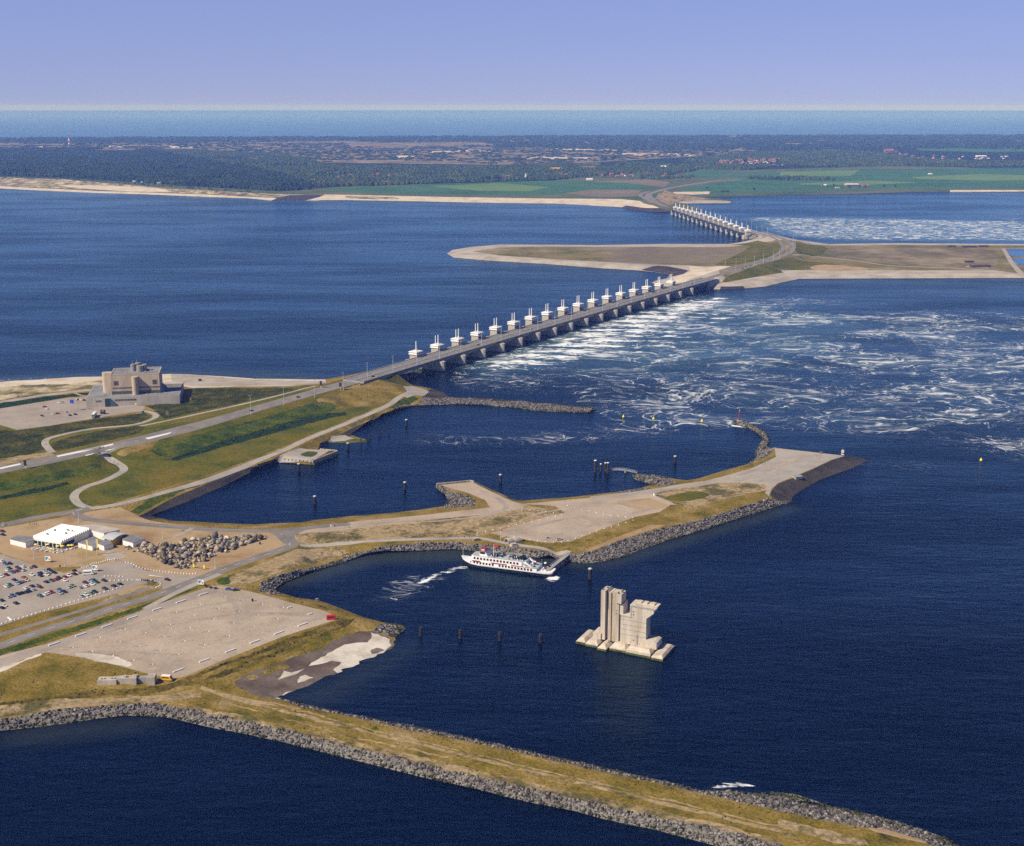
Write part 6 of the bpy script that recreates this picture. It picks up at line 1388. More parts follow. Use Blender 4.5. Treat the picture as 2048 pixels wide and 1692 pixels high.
left = [(315, 841), (473, 786), (626, 735), (775, 686), (920, 637), (1058, 592), (1190, 548)]; right = [(1043, 996), (1197, 937), (1348, 881), (1491, 828), (1632, 776), (1770, 727)]
for side_, pts in (('road side', left), ('beach side', right)):
    for k, (x, y) in enumerate(pts):
        X, Y, Z_ = near.at(*z0(x, y + 5)); o = put('barrier_beam', BEAM, None, (X, Y, Z_), R(48)); tag(o, f'white concrete beam along the {side_} edge of the empty lot, {ORD[k + 1]} from the near end', 'barrier beam', f'beams along the {side_} edge')
for lab, x, y in (('short white beam end near the red van on the empty lot', 1815, 670), ('short white beam near the ferry basin corner of the empty lot', 1693, 632)):
    X, Y, Z_ = near.at(*z0(x, y)); o = put('barrier_beam', BEAM, None, (X, Y, Z_), R(40)); o.scale = (.45, 1, 1); tag(o, lab, 'barrier beam')
X, Y, Z_ = near.at(20, 1239); o = put('barrier_beam', BEAM, None, (X, Y, Z_), R(-48)); tag(o, 'white concrete beam closing the near corner of the crowded parking', 'barrier beam')
TUFT = MB()
rr = random.Random(11)
for i in range(30):
    a, r = rr.uniform(0, 6.28), abs(rr.gauss(0, 1)); x, y = r * 2.3 * math.cos(a) - .8, r * .40 * math.sin(a); s_ = rr.uniform(.10, .26); d = rr.uniform(0, 3.14)
    dx, dy = s_ * math.cos(d), s_ * math.sin(d)
    TUFT.add([(x - dx, y - dy, 0), (x + dx, y + dy, 0), (x + rr.uniform(-.15, .15), y + rr.uniform(-.15, .15), rr.uniform(.05, .2))], [[0, 1, 2]], 'tussock')
TUFT = TUFT.mesh('weed_tuft')
for k, (x, y) in enumerate([(1320, 567), (1175, 610), (1425, 587), (1540, 610), (1285, 633), (1035, 657), (1400, 652), (1515, 672), (1660, 628), (1140, 678), (890, 705), (1255, 698), (1000, 728), (1370, 720), (1628, 695), (735, 755), (1115, 750), (1490, 743), (855, 778), (1225, 770), (590, 805), (965, 800), (1345, 795), (705, 830), (1085, 825), (820, 855), (1200, 848), (430, 862), (545, 887), (940, 880), (665, 910), (1050, 903), (785, 938), (895, 962)]):
    X, Y, Z_ = near.at(*z0(x, y + 2)); t = thing('parking_stone', 'small pale stone with a weed tuft marking bays on the empty lot', 'parking stone', (X, Y, Z_), 0, 'stones marking bays on the empty lot')
    o = put('stone', ES[k % 4], t); o.scale = (.75,) * 3; o = put('weed_tuft', TUFT, t, (0, 0, .01), random.uniform(-.3, .3)); f = random.uniform(.8, 1.9); o.scale = (f, f, 1)
flat('poster_blue', (.06, .22, .32), .5); flat('poster_red', (.45, .12, .10), .5); flat('poster_green', (.08, .25, .18), .5)
def billboard(x, y, label):
    X, Y, Z_ = near.at(x, y); t = thing('billboard', label, 'billboard', (X, Y, Z_), R(-14))
    m = MB(); m.box(-1.9, 1.9, -.08, .08, 1.0, 4.0, 'white_paint'); m.build('panel', t)
    m = MB(); m.box(-1.6, -.3, -.1, -.085, 1.6, 3.6, 'poster_blue'); m.box(-.2, .5, -.1, -.085, 2.4, 3.6, 'poster_green'); m.box(.6, 1.5, -.1, -.085, 1.5, 2.6, 'poster_red'); m.build('poster', t)
    for s_ in (-1.4, 1.4): m = MB(); m.cyl((s_, .15, 0), (s_, .15, 3.6), .09, .09, 'lamp_metal', 6); m.build('post', t)
billboard(96, 1125, 'white billboard with coloured poster on the soil before the pavilion'); billboard(190, 1143, 'white billboard with coloured poster at the end of the crowded parking'); billboard(402, 1172, 'white billboard with coloured poster at the corner of the empty lot')
X, Y, Z_ = near.at(120, 1135.5); t = thing('sign_stand', 'small tilted white notice stand beside the crowded parking', 'sign', (X, Y, Z_), .6); m = MB(); m.box(-.6, .6, -.06, .06, .3, 2.0, 'white_paint'); m.build('board', t); m = MB(); m.box(-.5, .5, -.1, -.06, .9, 1.5, 'poster_red'); m.build('poster', t)
for k, (x, y, lab) in enumerate([(51, 938, 'dark traffic board on a pole beside the dike road before the underpass'), (642, 776, 'dark traffic board beside the upper service road'), (681, 779, 'dark traffic board on the dike road before the bridge')]):
    X, Y, Z_ = near.at(x, y); t = thing('traffic_board', lab, 'traffic sign', (X, Y, Z_), R(-20)); m = MB(); m.box(-.12, .12, -.12, .12, 0, 3.2, 'white_paint'); m.build('pole', t); m = MB(); m.box(-1.2, 1.2, -.2, .2, 2.6, 7.0, 'black_board'); m.build('board', t)
for k, (x, y) in enumerate([(388, 1136), (409, 1139)]):
    X, Y, Z_ = near.at(x, y); t = thing('gate_post', 'yellow gate pillar beside the road barrier, ' + ('nearer the boulder heap', 'nearer the empty lot')[k], 'gate post', (X, Y, Z_), R(-30), 'yellow gate pillars'); m = MB(); m.box(-.55, .55, -.25, .25, 0, 2.6, 'yellow'); m.build('pillar', t); m = MB(); m.box(-.5, .5, -.35, .35, 0, .4, 'black_board'); m.build('foot', t)
A, B = near.at(389, 1137), near.at(409, 1140); t = thing('road_barrier', 'thin dark barrier boom across the road between yellow pillars', 'barrier', (A[0], A[1], A[2]), math.atan2(B[1] - A[1], B[0] - A[0])); m = MB(); m.box(.6, math.dist(A[:2], B[:2]) - .6, -.06, .06, .9, 1.05, 'dark_steel'); m.build('boom', t)
for k, (x, y) in enumerate([(413, 1175), (421.5, 1176.5), (431, 1178)]):
    X, Y, Z_ = near.at(x, y); t = thing('planter', f'brown wooden planter at the top edge of the empty lot, {ORD[k + 1]} from the billboard', 'planter', (X, Y, Z_), .5, 'planters by the billboard'); m = MB(); m.prism([(-.6, -.6), (.6, -.6), (.6, .6), (-.6, .6)], 0, 1.0, 'brown_metal', [(-.8, -.8), (.8, -.8), (.8, .8), (-.8, .8)]); m.build('box', t); o = put('plant', TUFT, t, (0, 0, .95)); o.scale = (.35, .8, 3)
def small_box(x, y, name, label, cat, w, h, mat, patch=near):
    X, Y, Z_ = patch.at(x, y); t = thing(name, label, cat, (X, Y, Z_), .4); m = MB(); m.box(-w, w, -w * .7, w * .7, 0, h, mat); m.build('cabinet', t); m = MB(); m.box(-w * 1.1, w * 1.1, -w * .8, w * .8, h, h + .15, 'grey_concrete'); m.build('lid', t)
small_box(6, 1051, 'utility_cabinet', 'white utility cabinet on the green bank above the pavilion road', 'cabinet', .8, 2.0, 'white_paint'); small_box(664, 1053, 'utility_cabinet', 'white utility cabinet beside the spit road near the junction', 'cabinet', .9, 1.6, 'white_paint'); small_box(1310, 991, 'utility_cabinet', 'white utility cabinet beside the spit road near the apron', 'cabinet', 1.0, 2.0, 'white_paint')
small_box(505, 1203, 'litter_bin', 'dark litter bin standing on the empty gravel lot', 'litter bin', .5, 1.8, 'black_board'); small_box(634, 1202, 'utility_cabinet', 'grey cabinet on the bank above the ferry basin', 'cabinet', .7, 1.4, 'grey_concrete'); small_box(520, 1089, 'litter_bin', 'dark bin on the soil at the narrow end of the boulder heap', 'litter bin', .5, 1.6, 'black_board')
small_box(286, 826, 'container', 'small green container beside the control building path', 'container', 1.2, 2.0, 'poster_green'); small_box(335, 829, 'statue_base', 'pale stone monument on the grass beside the control building', 'monument', 1.0, 2.4, 'plinth_wall')
small_box(1595, 957, 'pump_hut', 'low concrete hut on the dark slope of the apron', 'hut', 3.2, 2.0, 'concrete'); small_box(1642, 907, 'winch', 'small dark red winch on the far edge of the apron', 'winch', 1.1, 1.0, 'rust_red'); small_box(400, 762, 'container', 'dark container on the pale seaward slope', 'container', 1.6, 2.4, 'brown_metal')
def tube_shelter(x, y, label, ang, r=2.6, ln=6.0):
    X, Y, Z_ = near.at(x, y); t = thing('tube_shelter', label, 'concrete tube', (X, Y, Z_), R(ang), 'tube shelters above the ferry'); m = MB(); n = 14; V = []; Fs = []
    for yy in (-ln / 2, ln / 2):
        for rr_ in (r, r - .4):
            for i in range(n): a = math.pi * (-.08 + 1.16 * i / (n - 1)); V.append((rr_ * math.cos(a), yy, .8 + rr_ * math.sin(a)))
    for i in range(n - 1): Fs += [[i, i + 1, 2 * n + i + 1, 2 * n + i], [n + i + 1, n + i, 3 * n + i, 3 * n + i + 1], [i + 1, i, n + i, n + i + 1], [2 * n + i, 2 * n + i + 1, 3 * n + i + 1, 3 * n + i]]
    m.add(V, Fs, 'concrete'); m.build('tube', t); m = MB(); m.box(-r + .5, r - .5, ln / 2 - .6, ln / 2 - .4, 0, 1.2, 'dark_timber'); m.build('bench', t)
tube_shelter(1020, 1085, 'pale half round concrete tube shelter, the one nearer the stone hut', -55); tube_shelter(1033, 1083.5, 'grey half round concrete tube shelter, the one nearer the silver car', -55, 2.8)
for k, (x, y) in enumerate([(952, 1081), (1027, 1092)]):
    X, Y, Z_ = near.at(x, y); t = thing('stone_hut', ['small sandy stone hut beside the path before the tube shelters', 'small sandy stone hut just below the tube shelters'][k], 'hut', (X, Y, Z_), .5); m = MB(); m.prism([(-2.2, -1.6), (2.2, -1.6), (2.2, 1.6), (-2.2, 1.6)], 0, 1.6, 'stone_pale', [(-1.6, -1.3), (1.6, -1.3), (1.6, 1.3), (-1.6, 1.3)]); m.build('wall', t); m = MB(); m.box(-1.8, 1.8, -1.5, 1.5, 1.6, 1.85, 'concrete'); m.build('roof', t)
def ruin():
    A, B = near.at(195, 1371), near.at(310, 1369); rz = math.atan2(B[1] - A[1], B[0] - A[0]); ln = math.dist(A[:2], B[:2]); t = thing('concrete_block', 'long broken grey concrete caisson lying on the grass', 'concrete block', (A[0], A[1], 5), rz)
    m = MB(); m.box(0, ln * .33, 0, 4.5, -1.6, 2.6, 'concrete'); m.build('near_block', t)
    m = MB(); m.box(ln * .33 + .05, ln * .58, .9, 4.5, -1.6, 3.0, 'concrete'); m.box(ln * .58, ln * .68, -.3, 4.7, -1.6, 3.4, 'concrete'); m.build('middle_block', t)
    m = MB(); m.box(ln * .69, ln * .86, 1.6, 4.4, -1.6, 2.8, 'grey_concrete'); m.box(ln * .86, ln, -.4, 4.6, -1.6, 3.8, 'concrete'); m.build('end_block', t)
    m = MB()
    for x in (1.5, 3.0, 6.5, 8): m.box(x, x + .8, 1.5, 2.6, 2.6, 2.64, 'black_board')
    for x in (ln * .45, ln * .63, ln * .9): m.box(x, x + 1.2, 1.6, 2.8, 3.1, 4.1, 'concrete')
    m.build('stubs', t)
ruin()
# flags and their poles
def flagpole(x, y, h, fl, label, w=2.2, hh=1.5, group=None, tall=False):
    X, Y, Z_ = near.at(x, y); t = thing('flagpole', label, 'flagpole', (X, Y, Z_), R(-12), group); m = MB(); m.cyl((0, 0, 0), (0, 0, h), .12, .07, 'white_paint', 6); m.build('pole', t)
    if fl:
        m = MB(); z0 = h - hh
        for i in range(4): a, b = .1 + w * i / 4, .1 + w * (i + 1) / 4; q = lambda s_: .18 * math.sin(s_ * 2.4); m.add([(a, q(a), z0), (b, q(b), z0 - .05), (b, q(b), h - .05), (a, q(a), h), (a, q(a) + .04, z0), (b, q(b) + .04, z0 - .05), (b, q(b) + .04, h - .05), (a, q(a) + .04, h)], [[0, 1, 2, 3], [7, 6, 5, 4], [0, 4, 5, 1], [3, 2, 6, 7]], fl)
        m.build('flag', t)
flagpole(174, 1113, 11, 'yellow_flag', 'tall yellow banner flag before the pavilion, nearer the terrace', 1.0, 6.0); flagpole(194, 1111, 11, 'yellow_flag', 'tall yellow banner flag before the pavilion, nearer the entrance', 1.0, 6.0)
flagpole(141, 822, 11, 'blue_flag', 'flagpole with big blue flag at the control building', 4.2, 3.6); flagpole(152.5, 820, 11, 'yellow_flag', 'flagpole with small yellow flag hung low at the control building', 1.5, 1.0); flagpole(163.5, 818, 11, None, 'bare white flagpole nearest the control building')
flagpole(1001, 1082, 8, 'red_flag', 'flagpole with red flag beside the gravel spit parking', 1.4, 1.0)
for k, (x, y) in enumerate([(68.6, 1119), (130, 1133), (431, 1137), (326, 1078), (158, 1044)]):
    X, Y, Z_ = near.at(x, y); lamp(['slim lamp post on the soil below the terrace', 'slim lamp post at the edge of the crowded parking', 'slim lamp post behind the yellow gate pillars', 'slim lamp post beside the harbour road above the heap', 'slim lamp post behind the pavilion'][k], (X, Y, Z_), .5, 'slim lamp posts round the pavilion', 9)
# terrace
CH = MB(); CH.box(-.3, .3, -.3, .3, .38, .46, 'white_paint'); CH.box(-.3, .3, .22, .3, .46, 1.0, 'white_paint'); CH.box(-.26, .26, -.26, .26, 0, .38, 'lamp_metal'); CH = CH.mesh('terrace_chair')
TB = MB(); TB.cyl((0, 0, .7), (0, 0, .76), .6, .6, 'white_paint', 10); TBl = MB(); TBl.cyl((0, 0, 0), (0, 0, .7), .08, .06, 'lamp_metal', 6); TB, TBl = TB.mesh('tabletop'), TBl.mesh('leg')
UM = MB(); UM.lathe([(1.35, 2.3), (1.3, 2.4), (.15, 2.9)], 'yellow_flag', 10); UP = MB(); UP.cyl((0, 0, 0), (0, 0, 2.6), .06, .06, 'white_paint', 6); UM, UP = UM.mesh('canopy'), UP.mesh('pole')
TT = [(zx / 6.4, 1020 + zy / 6.4) for zx, zy in [(430, 500), (470, 510), (510, 500), (530, 525), (560, 510), (590, 535), (620, 515), (650, 540), (680, 520), (690, 550), (730, 535), (740, 555), (780, 525), (800, 540), (840, 520), (870, 515), (900, 510), (930, 500), (600, 500), (560, 490), (500, 480), (660, 505)]]
for k, (x, y) in enumerate(TT):
    X, Y, Z_ = near.at(x, y); t = thing('terrace_table', 'small round white table on the crowded pavilion terrace', 'table', (X, Y, Z_), 0, 'terrace tables'); put('tabletop', TB, t); put('leg', TBl, t)
    for a in range(3):
        q = a * 2.1 + k; o = put('terrace_chair', CH, None, (X + 1.0 * math.cos(q), Y + 1.0 * math.sin(q), Z_), q - 1.57); tag(o, 'white chair drawn up to a round table on the pavilion terrace', 'chair', 'terrace chairs')
for k, (zx, zy) in enumerate([(463, 470), (612, 470), (740, 492), (803, 490), (885, 482), (925, 480), (662, 525)]):
    X, Y, Z_ = near.at(zx / 6.4, 1020 + (zy + 14) / 6.4); t = thing('parasol', f'yellow parasol on the pavilion terrace, {ORD[k + 1]} from the west wing', 'parasol', (X, Y, Z_), 0, 'yellow terrace parasols'); put('canopy', UM, t); put('pole', UP, t)

# ================================================================== PEOPLE
def person_mesh(name, top, legs, hair):
    flat('skin', (.45, .28, .20), .7)
    for nm, c in (('shirt_' + name, top), ('legs_' + name, legs), ('hair_' + name, hair)): flat(nm, c, .8)
    J = [((0, 0, .95), .15), ((0, 0, 1.15), .14), ((0, 0, 1.38), .17), ((0, 0, 1.5), .065), ((0, .01, 1.62), .10), ((0, 0, 1.74), .075),
         ((.2, 0, 1.40), .065), ((.26, .02, 1.14), .05), ((.27, .1, .9), .04), ((-.2, 0, 1.40), .065), ((-.26, 0, 1.14), .05), ((-.25, -.08, .9), .04),
         ((.1, .02, .85), .10), ((.11, .1, .48), .075), ((.11, .04, .08), .05), ((.11, .2, .04), .045), ((-.1, -.02, .85), .10), ((-.11, .0, .48), .075), ((-.11, -.16, .1), .05), ((-.11, -.02, .04), .045)]
    E = [(0, 1), (1, 2), (2, 3), (3, 4), (4, 5), (2, 6), (6, 7), (7, 8), (2, 9), (9, 10), (10, 11), (0, 12), (12, 13), (13, 14), (14, 15), (0, 16), (16, 17), (17, 18), (18, 19)]
    me = bpy.data.meshes.new('tmp'); me.from_pydata([j[0] for j in J], E, []); ob = bpy.data.objects.new('tmp', me); COL.objects.link(ob)
    md = ob.modifiers.new('s', 'SKIN'); ob.modifiers.new('u', 'SUBSURF').levels = 1
    for i, j in enumerate(J): me.skin_vertices[0].data[i].radius = (j[1], j[1])
    me.skin_vertices[0].data[0].use_root = True
    out = bpy.data.meshes.new_from_object(ob.evaluated_get(bpy.context.evaluated_depsgraph_get())); bpy.data.objects.remove(ob)
    out.materials.clear()
    for m in ('shirt_' + name, 'legs_' + name, 'skin', 'hair_' + name): out.materials.append(MATS[m])
    for p in out.polygons:
        z = p.center.z; p.material_index = (3 if (z > 1.66 or (z > 1.58 and p.center.y < -.02)) else 2) if z > 1.46 else (2 if abs(p.center.x) > .2 and z < 1.0 else (0 if z > .92 else 1)); p.use_smooth = True
    out.name = 'person'; return out
PM = {'dark': person_mesh('dark', (.03, .03, .05), (.02, .025, .04), (.05, .03, .02)), 'white': person_mesh('white', (.7, .69, .66), (.06, .07, .12), (.12, .07, .03)), 'red': person_mesh('red', (.45, .05, .05), (.05, .06, .1), (.06, .04, .02)), 'blue': person_mesh('blue', (.08, .16, .38), (.25, .22, .17), (.2, .13, .06))}
PEO = [(60, 1050, 'dark', 'on the road above the pavilion'), (66, 1049, 'blue', 'on the road above the pavilion'), (69, 1049.5, 'dark', 'on the road above the pavilion'), (73, 1049, 'dark', 'on the road above the pavilion'), (365, 1064, 'dark', 'on the path above the boulder heap'), (368, 1064.5, 'dark', 'on the path above the boulder heap'), (232, 1123, 'dark', 'before the boulder heap'), (237, 1122, 'dark', 'before the boulder heap'), (244, 1125, 'blue', 'before the boulder heap'), (246, 1108, 'white', 'at the pavilion entrance'), (163, 1098, 'red', 'beside the pavilion front wing'), (166, 1097, 'white', 'beside the pavilion front wing'), (94, 1052, 'red', 'behind the pavilion'), (228, 926, 'dark', 'on the winding path'), (236, 930, 'red', 'on the winding path'), (243, 934, 'white', 'on the winding path'), (237, 944, 'blue', 'on the winding path'), (194, 965, 'blue', 'on the winding path'), (158, 979, 'dark', 'on the winding path'), (163, 977, 'dark', 'on the winding path'), (151, 1003, 'dark', 'on the winding path bend'), (168, 1012, 'blue', 'at the path junction'), (173, 1013, 'white', 'at the path junction'), (178, 1012, 'dark', 'at the path junction'), (205, 1013, 'dark', 'on the harbour road'), (218, 1017, 'red', 'on the harbour road'), (564, 1072, 'white', 'at the road junction by the spit'), (569, 1073, 'blue', 'at the road junction by the spit'), (179, 819, 'dark', 'at the control building entrance'), (183, 820, 'dark', 'at the control building entrance'), (186, 820, 'red', 'at the control building entrance'), (283, 846, 'dark', 'on the loop path'), (60, 853, 'dark', 'at the edge of the car park'), (92, 890, 'dark', 'on the loop path'), (122, 872, 'red', 'on the loop path'), (178, 1134, 'dark', 'beside the crowded parking'), (268, 1137, 'dark', 'on the parking entrance road'), (512, 770, 'dark', 'on the pale seaward slope'), (445, 758, 'dark', 'on the pale seaward slope'), (916, 1076, 'dark', 'on the spit path'), (929, 1076, 'dark', 'on the spit path'), (939, 1076, 'dark', 'on the spit path'), (837, 777, 'dark', 'on the rounded dike tip')]
for k in range(26): PEO.append((68 + RNG.uniform(0, 60), 1093 + RNG.uniform(0, 14), ('red', 'white', 'blue', 'red')[k % 4], 'among the terrace tables'))
for x, y, c, w in PEO:
    X, Y, Z_ = near.at(x, y); o = put('person', PM[c], None, (X, Y, Z_ - .02), random.uniform(0, 6.28)); tag(o, f"person in {dict(dark='dark clothes', white='a white top', red='a red top', blue='a blue top')[c]} {w}", 'person', 'people ' + w)
# tunnel under the dike road
def underpass():
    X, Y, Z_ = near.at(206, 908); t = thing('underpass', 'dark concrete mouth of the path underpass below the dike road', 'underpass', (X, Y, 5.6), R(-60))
    m = MB(); m.box(-4.2, -3.4, -5, 3, -.5, 5.2, 'grey_concrete'); m.box(3.4, 4.2, -5, 3, -.5, 5.2, 'grey_concrete'); m.box(-4.2, 4.2, -1, 3, 3.6, 5.2, 'grey_concrete'); m.build('portal', t)
    m = MB(); m.box(-3.4, 3.4, 2.2, 2.6, -.5, 3.6, 'black_board'); m.build('tunnel_shade', t)  # black panel in the mouth: shade of the passage put into its colour
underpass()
# painted markings on the dike road and the beach road
def markings():
    m = MB()
    def poly(px): Q = near.hit(densify(np.array(px, float), 4, True)); m.add([(a, b, c + .10) for a, b, c in Q], [list(range(len(Q)))], 'marking')
    for px in ([(113, 912), (160, 902), (226, 887.5), (227, 890), (160, 905.5), (115, 914.5)], [(0, 935.5), (40, 927), (42, 929.5), (0, 939)], [(290, 876.5), (330, 867.5), (345, 864), (338, 868.5), (296, 879)], [(170, 911), (228, 897.5), (228, 898.5), (172, 912)]): poly(px)
    def dashes(px, step, ln, w, z=.10):
        P = smooth(near.hit(px)[:, :2], 6); d = np.r_[0, np.cumsum(np.linalg.norm(np.diff(P, axis=0), axis=1))]
        for a in np.arange(0, d[-1] - ln, step):
            q = np.array([[np.interp(s_, d, P[:, 0]), np.interp(s_, d, P[:, 1])] for s_ in (a, a + ln)]); u = q[1] - q[0]; u /= np.linalg.norm(u) + 1e-9; n = np.array([-u[1], u[0]]) * w / 2
            V = [q[0] - n, q[1] - n, q[1] + n, q[0] + n]; hz = near.h([v[0] for v in V], [v[1] for v in V]); m.add([(v[0], v[1], h_ + z) for v, h_ in zip(V, hz)], [[0, 1, 2, 3]], 'marking')
    dashes([(580, 1086), (570, 1097), (500, 1120), (440, 1142), (330, 1184), (240, 1212), (160, 1238), (80, 1264), (0, 1292), (-100, 1327)], 12, 5, .3)
    dashes([(345, 868), (410, 850), (513, 820), (615, 791), (690, 769)], 12, 4, .35)
    dashes([(-200, 974), (0, 941), (110, 918), (205, 898), (300, 877)], 12, 4, .35)
    dashes([(150, 1030), (146, 1024), (170, 1018), (120, 1030)], 4, 4.2, .3)
    dashes([(200, 1041), (300, 1049), (420, 1058), (520, 1061)], 6, 6.2, .22)
    struct(m.build('road_marking'))
    k = MB()
    Q = near.hit([(262, 1146), (300, 1153), (328, 1154.5), (300, 1157)]); k.prism([(a, b) for a, b, c in Q], 5.0, 5.2, 'sand_soil'); t = thing('traffic_island', 'low kerbed traffic island with white pointed tip at the parking entrance', 'traffic island'); k.build('island', t)
    Q = near.hit([(296, 1150.5), (330, 1155), (300, 1152.5)]); k = MB(); k.prism([(a, b) for a, b, c in Q], 5.2, 5.26, 'marking'); k.build('white_tip', t)
markings()

# ================================================================== FAR LAND: WOODS, VILLAGES, LIGHTHOUSE
mottled('canopy', [(.010, .024, .010), (.020, .040, .014), (.034, .055, .018)], .01, fine=(.08, .3), island=.22)
mottled('canopy_light', [(.022, .042, .014), (.04, .066, .020), (.06, .085, .028)], .01, fine=(.08, .3), island=.28)
flat('roof_orange', (.27, .125, .075), .8); flat('roof_dark', (.09, .06, .055), .8); flat('wall_pale', (.55, .50, .44), .8); flat('wall_brick', (.26, .14, .09), .8)
def crowns(polys, per, rlo, rhi, hlo, hhi, name, mat, holes=()):
    n5 = 6; ring = np.array([(math.cos(2 * math.pi * i / n5), math.sin(2 * math.pi * i / n5)) for i in range(n5)])
    P = []
    for px in polys:
        Q = G(px, 3.0); lo, hi = Q.min(0), Q.max(0); a = (hi - lo).prod(); c = RNG.uniform(lo, hi, (int(a * per), 2)); P.append(c[inside(Q, c[:, 0], c[:, 1])])
    P = np.vstack(P)
    for px in holes:
        Q = G(px, 3.0); P = P[~inside(Q, P[:, 0], P[:, 1])]
    nz = np.array([mnoise.noise((x * .004, y * .004, 1.5)) for x, y in P]); P = P[nz > -.42 + .25 * RNG.random(len(P))]
    k = len(P); r = RNG.uniform(rlo, rhi, k); h = RNG.uniform(hlo, hhi, k); z = far.h(P[:, 0], P[:, 1])
    V = np.zeros((k, 2 * n5 + 1, 3)); j1 = RNG.uniform(.7, 1.25, (k, n5, 1)); j2 = RNG.uniform(.6, 1.2, (k, n5, 1))
    V[:, :n5, :2] = P[:, None] + ring[None] * r[:, None, None] * j1; V[:, :n5, 2] = z[:, None] + .15 * h[:, None]
    V[:, n5:2 * n5, :2] = P[:, None] + ring[None] * r[:, None, None] * .72 * j2; V[:, n5:2 * n5, 2] = z[:, None] + h[:, None] * RNG.uniform(.6, .9, (k, n5))
    V[:, -1, :2] = P; V[:, -1, 2] = z + h
    T = []
    for i in range(n5): q = (i + 1) % n5; T += [(i, q, n5 + q), (i, n5 + q, n5 + i), (n5 + i, n5 + q, 2 * n5)]
    T = np.array(T)[None] + (2 * n5 + 1) * np.arange(k)[:, None, None]
    struct(put(name, npmesh(name, V.reshape(-1, 3), T.reshape(-1, 3), [mat])), 'stuff')
OPEN = [[(620, 326), (720, 320), (900, 322), (1000, 330), (900, 334), (700, 334)], [(640, 379), (900, 368), (1100, 362), (1240, 364), (1240, 372), (700, 386)], [(150, 303), (230, 296), (300, 297), (250, 306)], [(690, 286), (960, 284), (1000, 292), (700, 294)]]
crowns([[(-400, 350), (0, 354), (150, 358), (260, 368), (420, 377), (560, 384), (640, 380), (560, 350), (300, 300), (200, 298), (-400, 300)]], .0085, 5.5, 9, 10, 17, 'pine_wood', 'canopy', OPEN)
crowns([[(300, 300), (560, 350), (640, 378), (760, 372), (900, 366), (1100, 361), (1190, 352), (1240, 338), (1130, 328), (1000, 334), (880, 334), (640, 326), (560, 308)]], .0052, 5, 9, 8, 14, 'mixed_wood', 'canopy_light', OPEN)
crowns([[(1190, 352), (1260, 349), (1330, 352), (1400, 340), (1370, 330), (1240, 326)], [(1350, 338), (1500, 340), (1570, 330), (1640, 334), (1800, 332), (1960, 334), (2048, 333), (2300, 334), (2300, 322), (1960, 325), (1840, 318), (1700, 300), (1500, 306), (1380, 318)], [(1490, 358), (1560, 361), (1670, 361), (1640, 357), (1500, 355)], [(1280, 351), (1385, 353), (1388, 357), (1280, 359)]], .0038, 5.5, 10, 8, 14, 'village_wood', 'canopy_light', [[(1430, 330), (1440, 322), (1560, 321), (1560, 330)], [(1850, 301), (2300, 300), (2300, 305), (1850, 306)]])
crowns([[(-400, 284), (-400, 276.5), (0, 275.5), (600, 273.5), (1000, 272), (1600, 270.5), (2300, 269.5), (2300, 300), (1840, 297), (1700, 298), (1300, 300), (1000, 296), (700, 282), (300, 287), (0, 288)]], .00048, 14, 26, 7, 15, 'dune_wood', 'canopy', [[(690, 286), (960, 284), (1000, 292), (700, 294)]])
crowns([[(-400, 298), (300, 298), (700, 330), (1000, 332), (1300, 316), (1700, 296), (1600, 284), (1000, 286), (300, 286)]], .00030, 12, 22, 3, 8, 'dune_thicket', 'canopy', [[(690, 286), (960, 284), (1000, 292), (700, 294)], [(620, 326), (720, 320), (900, 322), (1000, 330), (900, 334), (700, 334)]])
crowns([[(-400, 361), (0, 364), (200, 371), (330, 378), (500, 388), (500, 384), (330, 371), (100, 358), (-400, 351)]], .0012, 4, 9, 1.5, 4, 'dune_scrub', 'canopy_light')
# hedgerows and lone trees
def far_tree(x, y, h, label, group):
    X, Y = g1(x, y, 3.0); z = float(far.h(X, Y)[0]); t = thing('tree', label, 'tree', (X, Y, z), 0, group)
    m = MB(); m.cyl((0, 0, -.3), (0, 0, h * .45), h * .035, h * .02, 'dark_timber', 6)
    for a in (0, 2.1, 4.2): m.cyl((0, 0, h * .35), (h * .18 * math.cos(a), h * .18 * math.sin(a), h * .62), h * .016, h * .008, 'dark_timber', 5)
    m.build('trunk', t)
    k = 170; d = RNG.normal(0, 1, (k, 3)); d /= np.linalg.norm(d, axis=1)[:, None]; c = d * (h * .36 * RNG.random((k, 1)) ** .4) * np.array([1, 1, .95]) + np.array([0, 0, h * .66]); a = RNG.normal(0, h * .075, (k, 2, 3))
    V = np.stack([c, c + a[:, 0], c + a[:, 1]], 1).reshape(-1, 3); put('crown', npmesh('crown', V, np.arange(3 * k).reshape(-1, 3), ['canopy_light']), t)
for k, (x, y) in enumerate([(1645, 374.5), (1655, 375.5), (1668, 374), (1708, 371), (1714, 371.5), (1699, 378), (1720, 377.8), (1730, 377.5), (1768, 376.5), (1790, 376.5), (1508, 383), (1414, 381)]): far_tree(x, y, 13, f'dark tree near the seaside farm across the water, {ORD[k + 1]} of the scattered row', 'trees round the seaside farm')
for k, x in enumerate(range(1442, 1458, 3)): far_tree(x, 386.5, 9, 'low dark tree in the short hedge behind the far harbour mole', 'hedge trees behind the far mole')
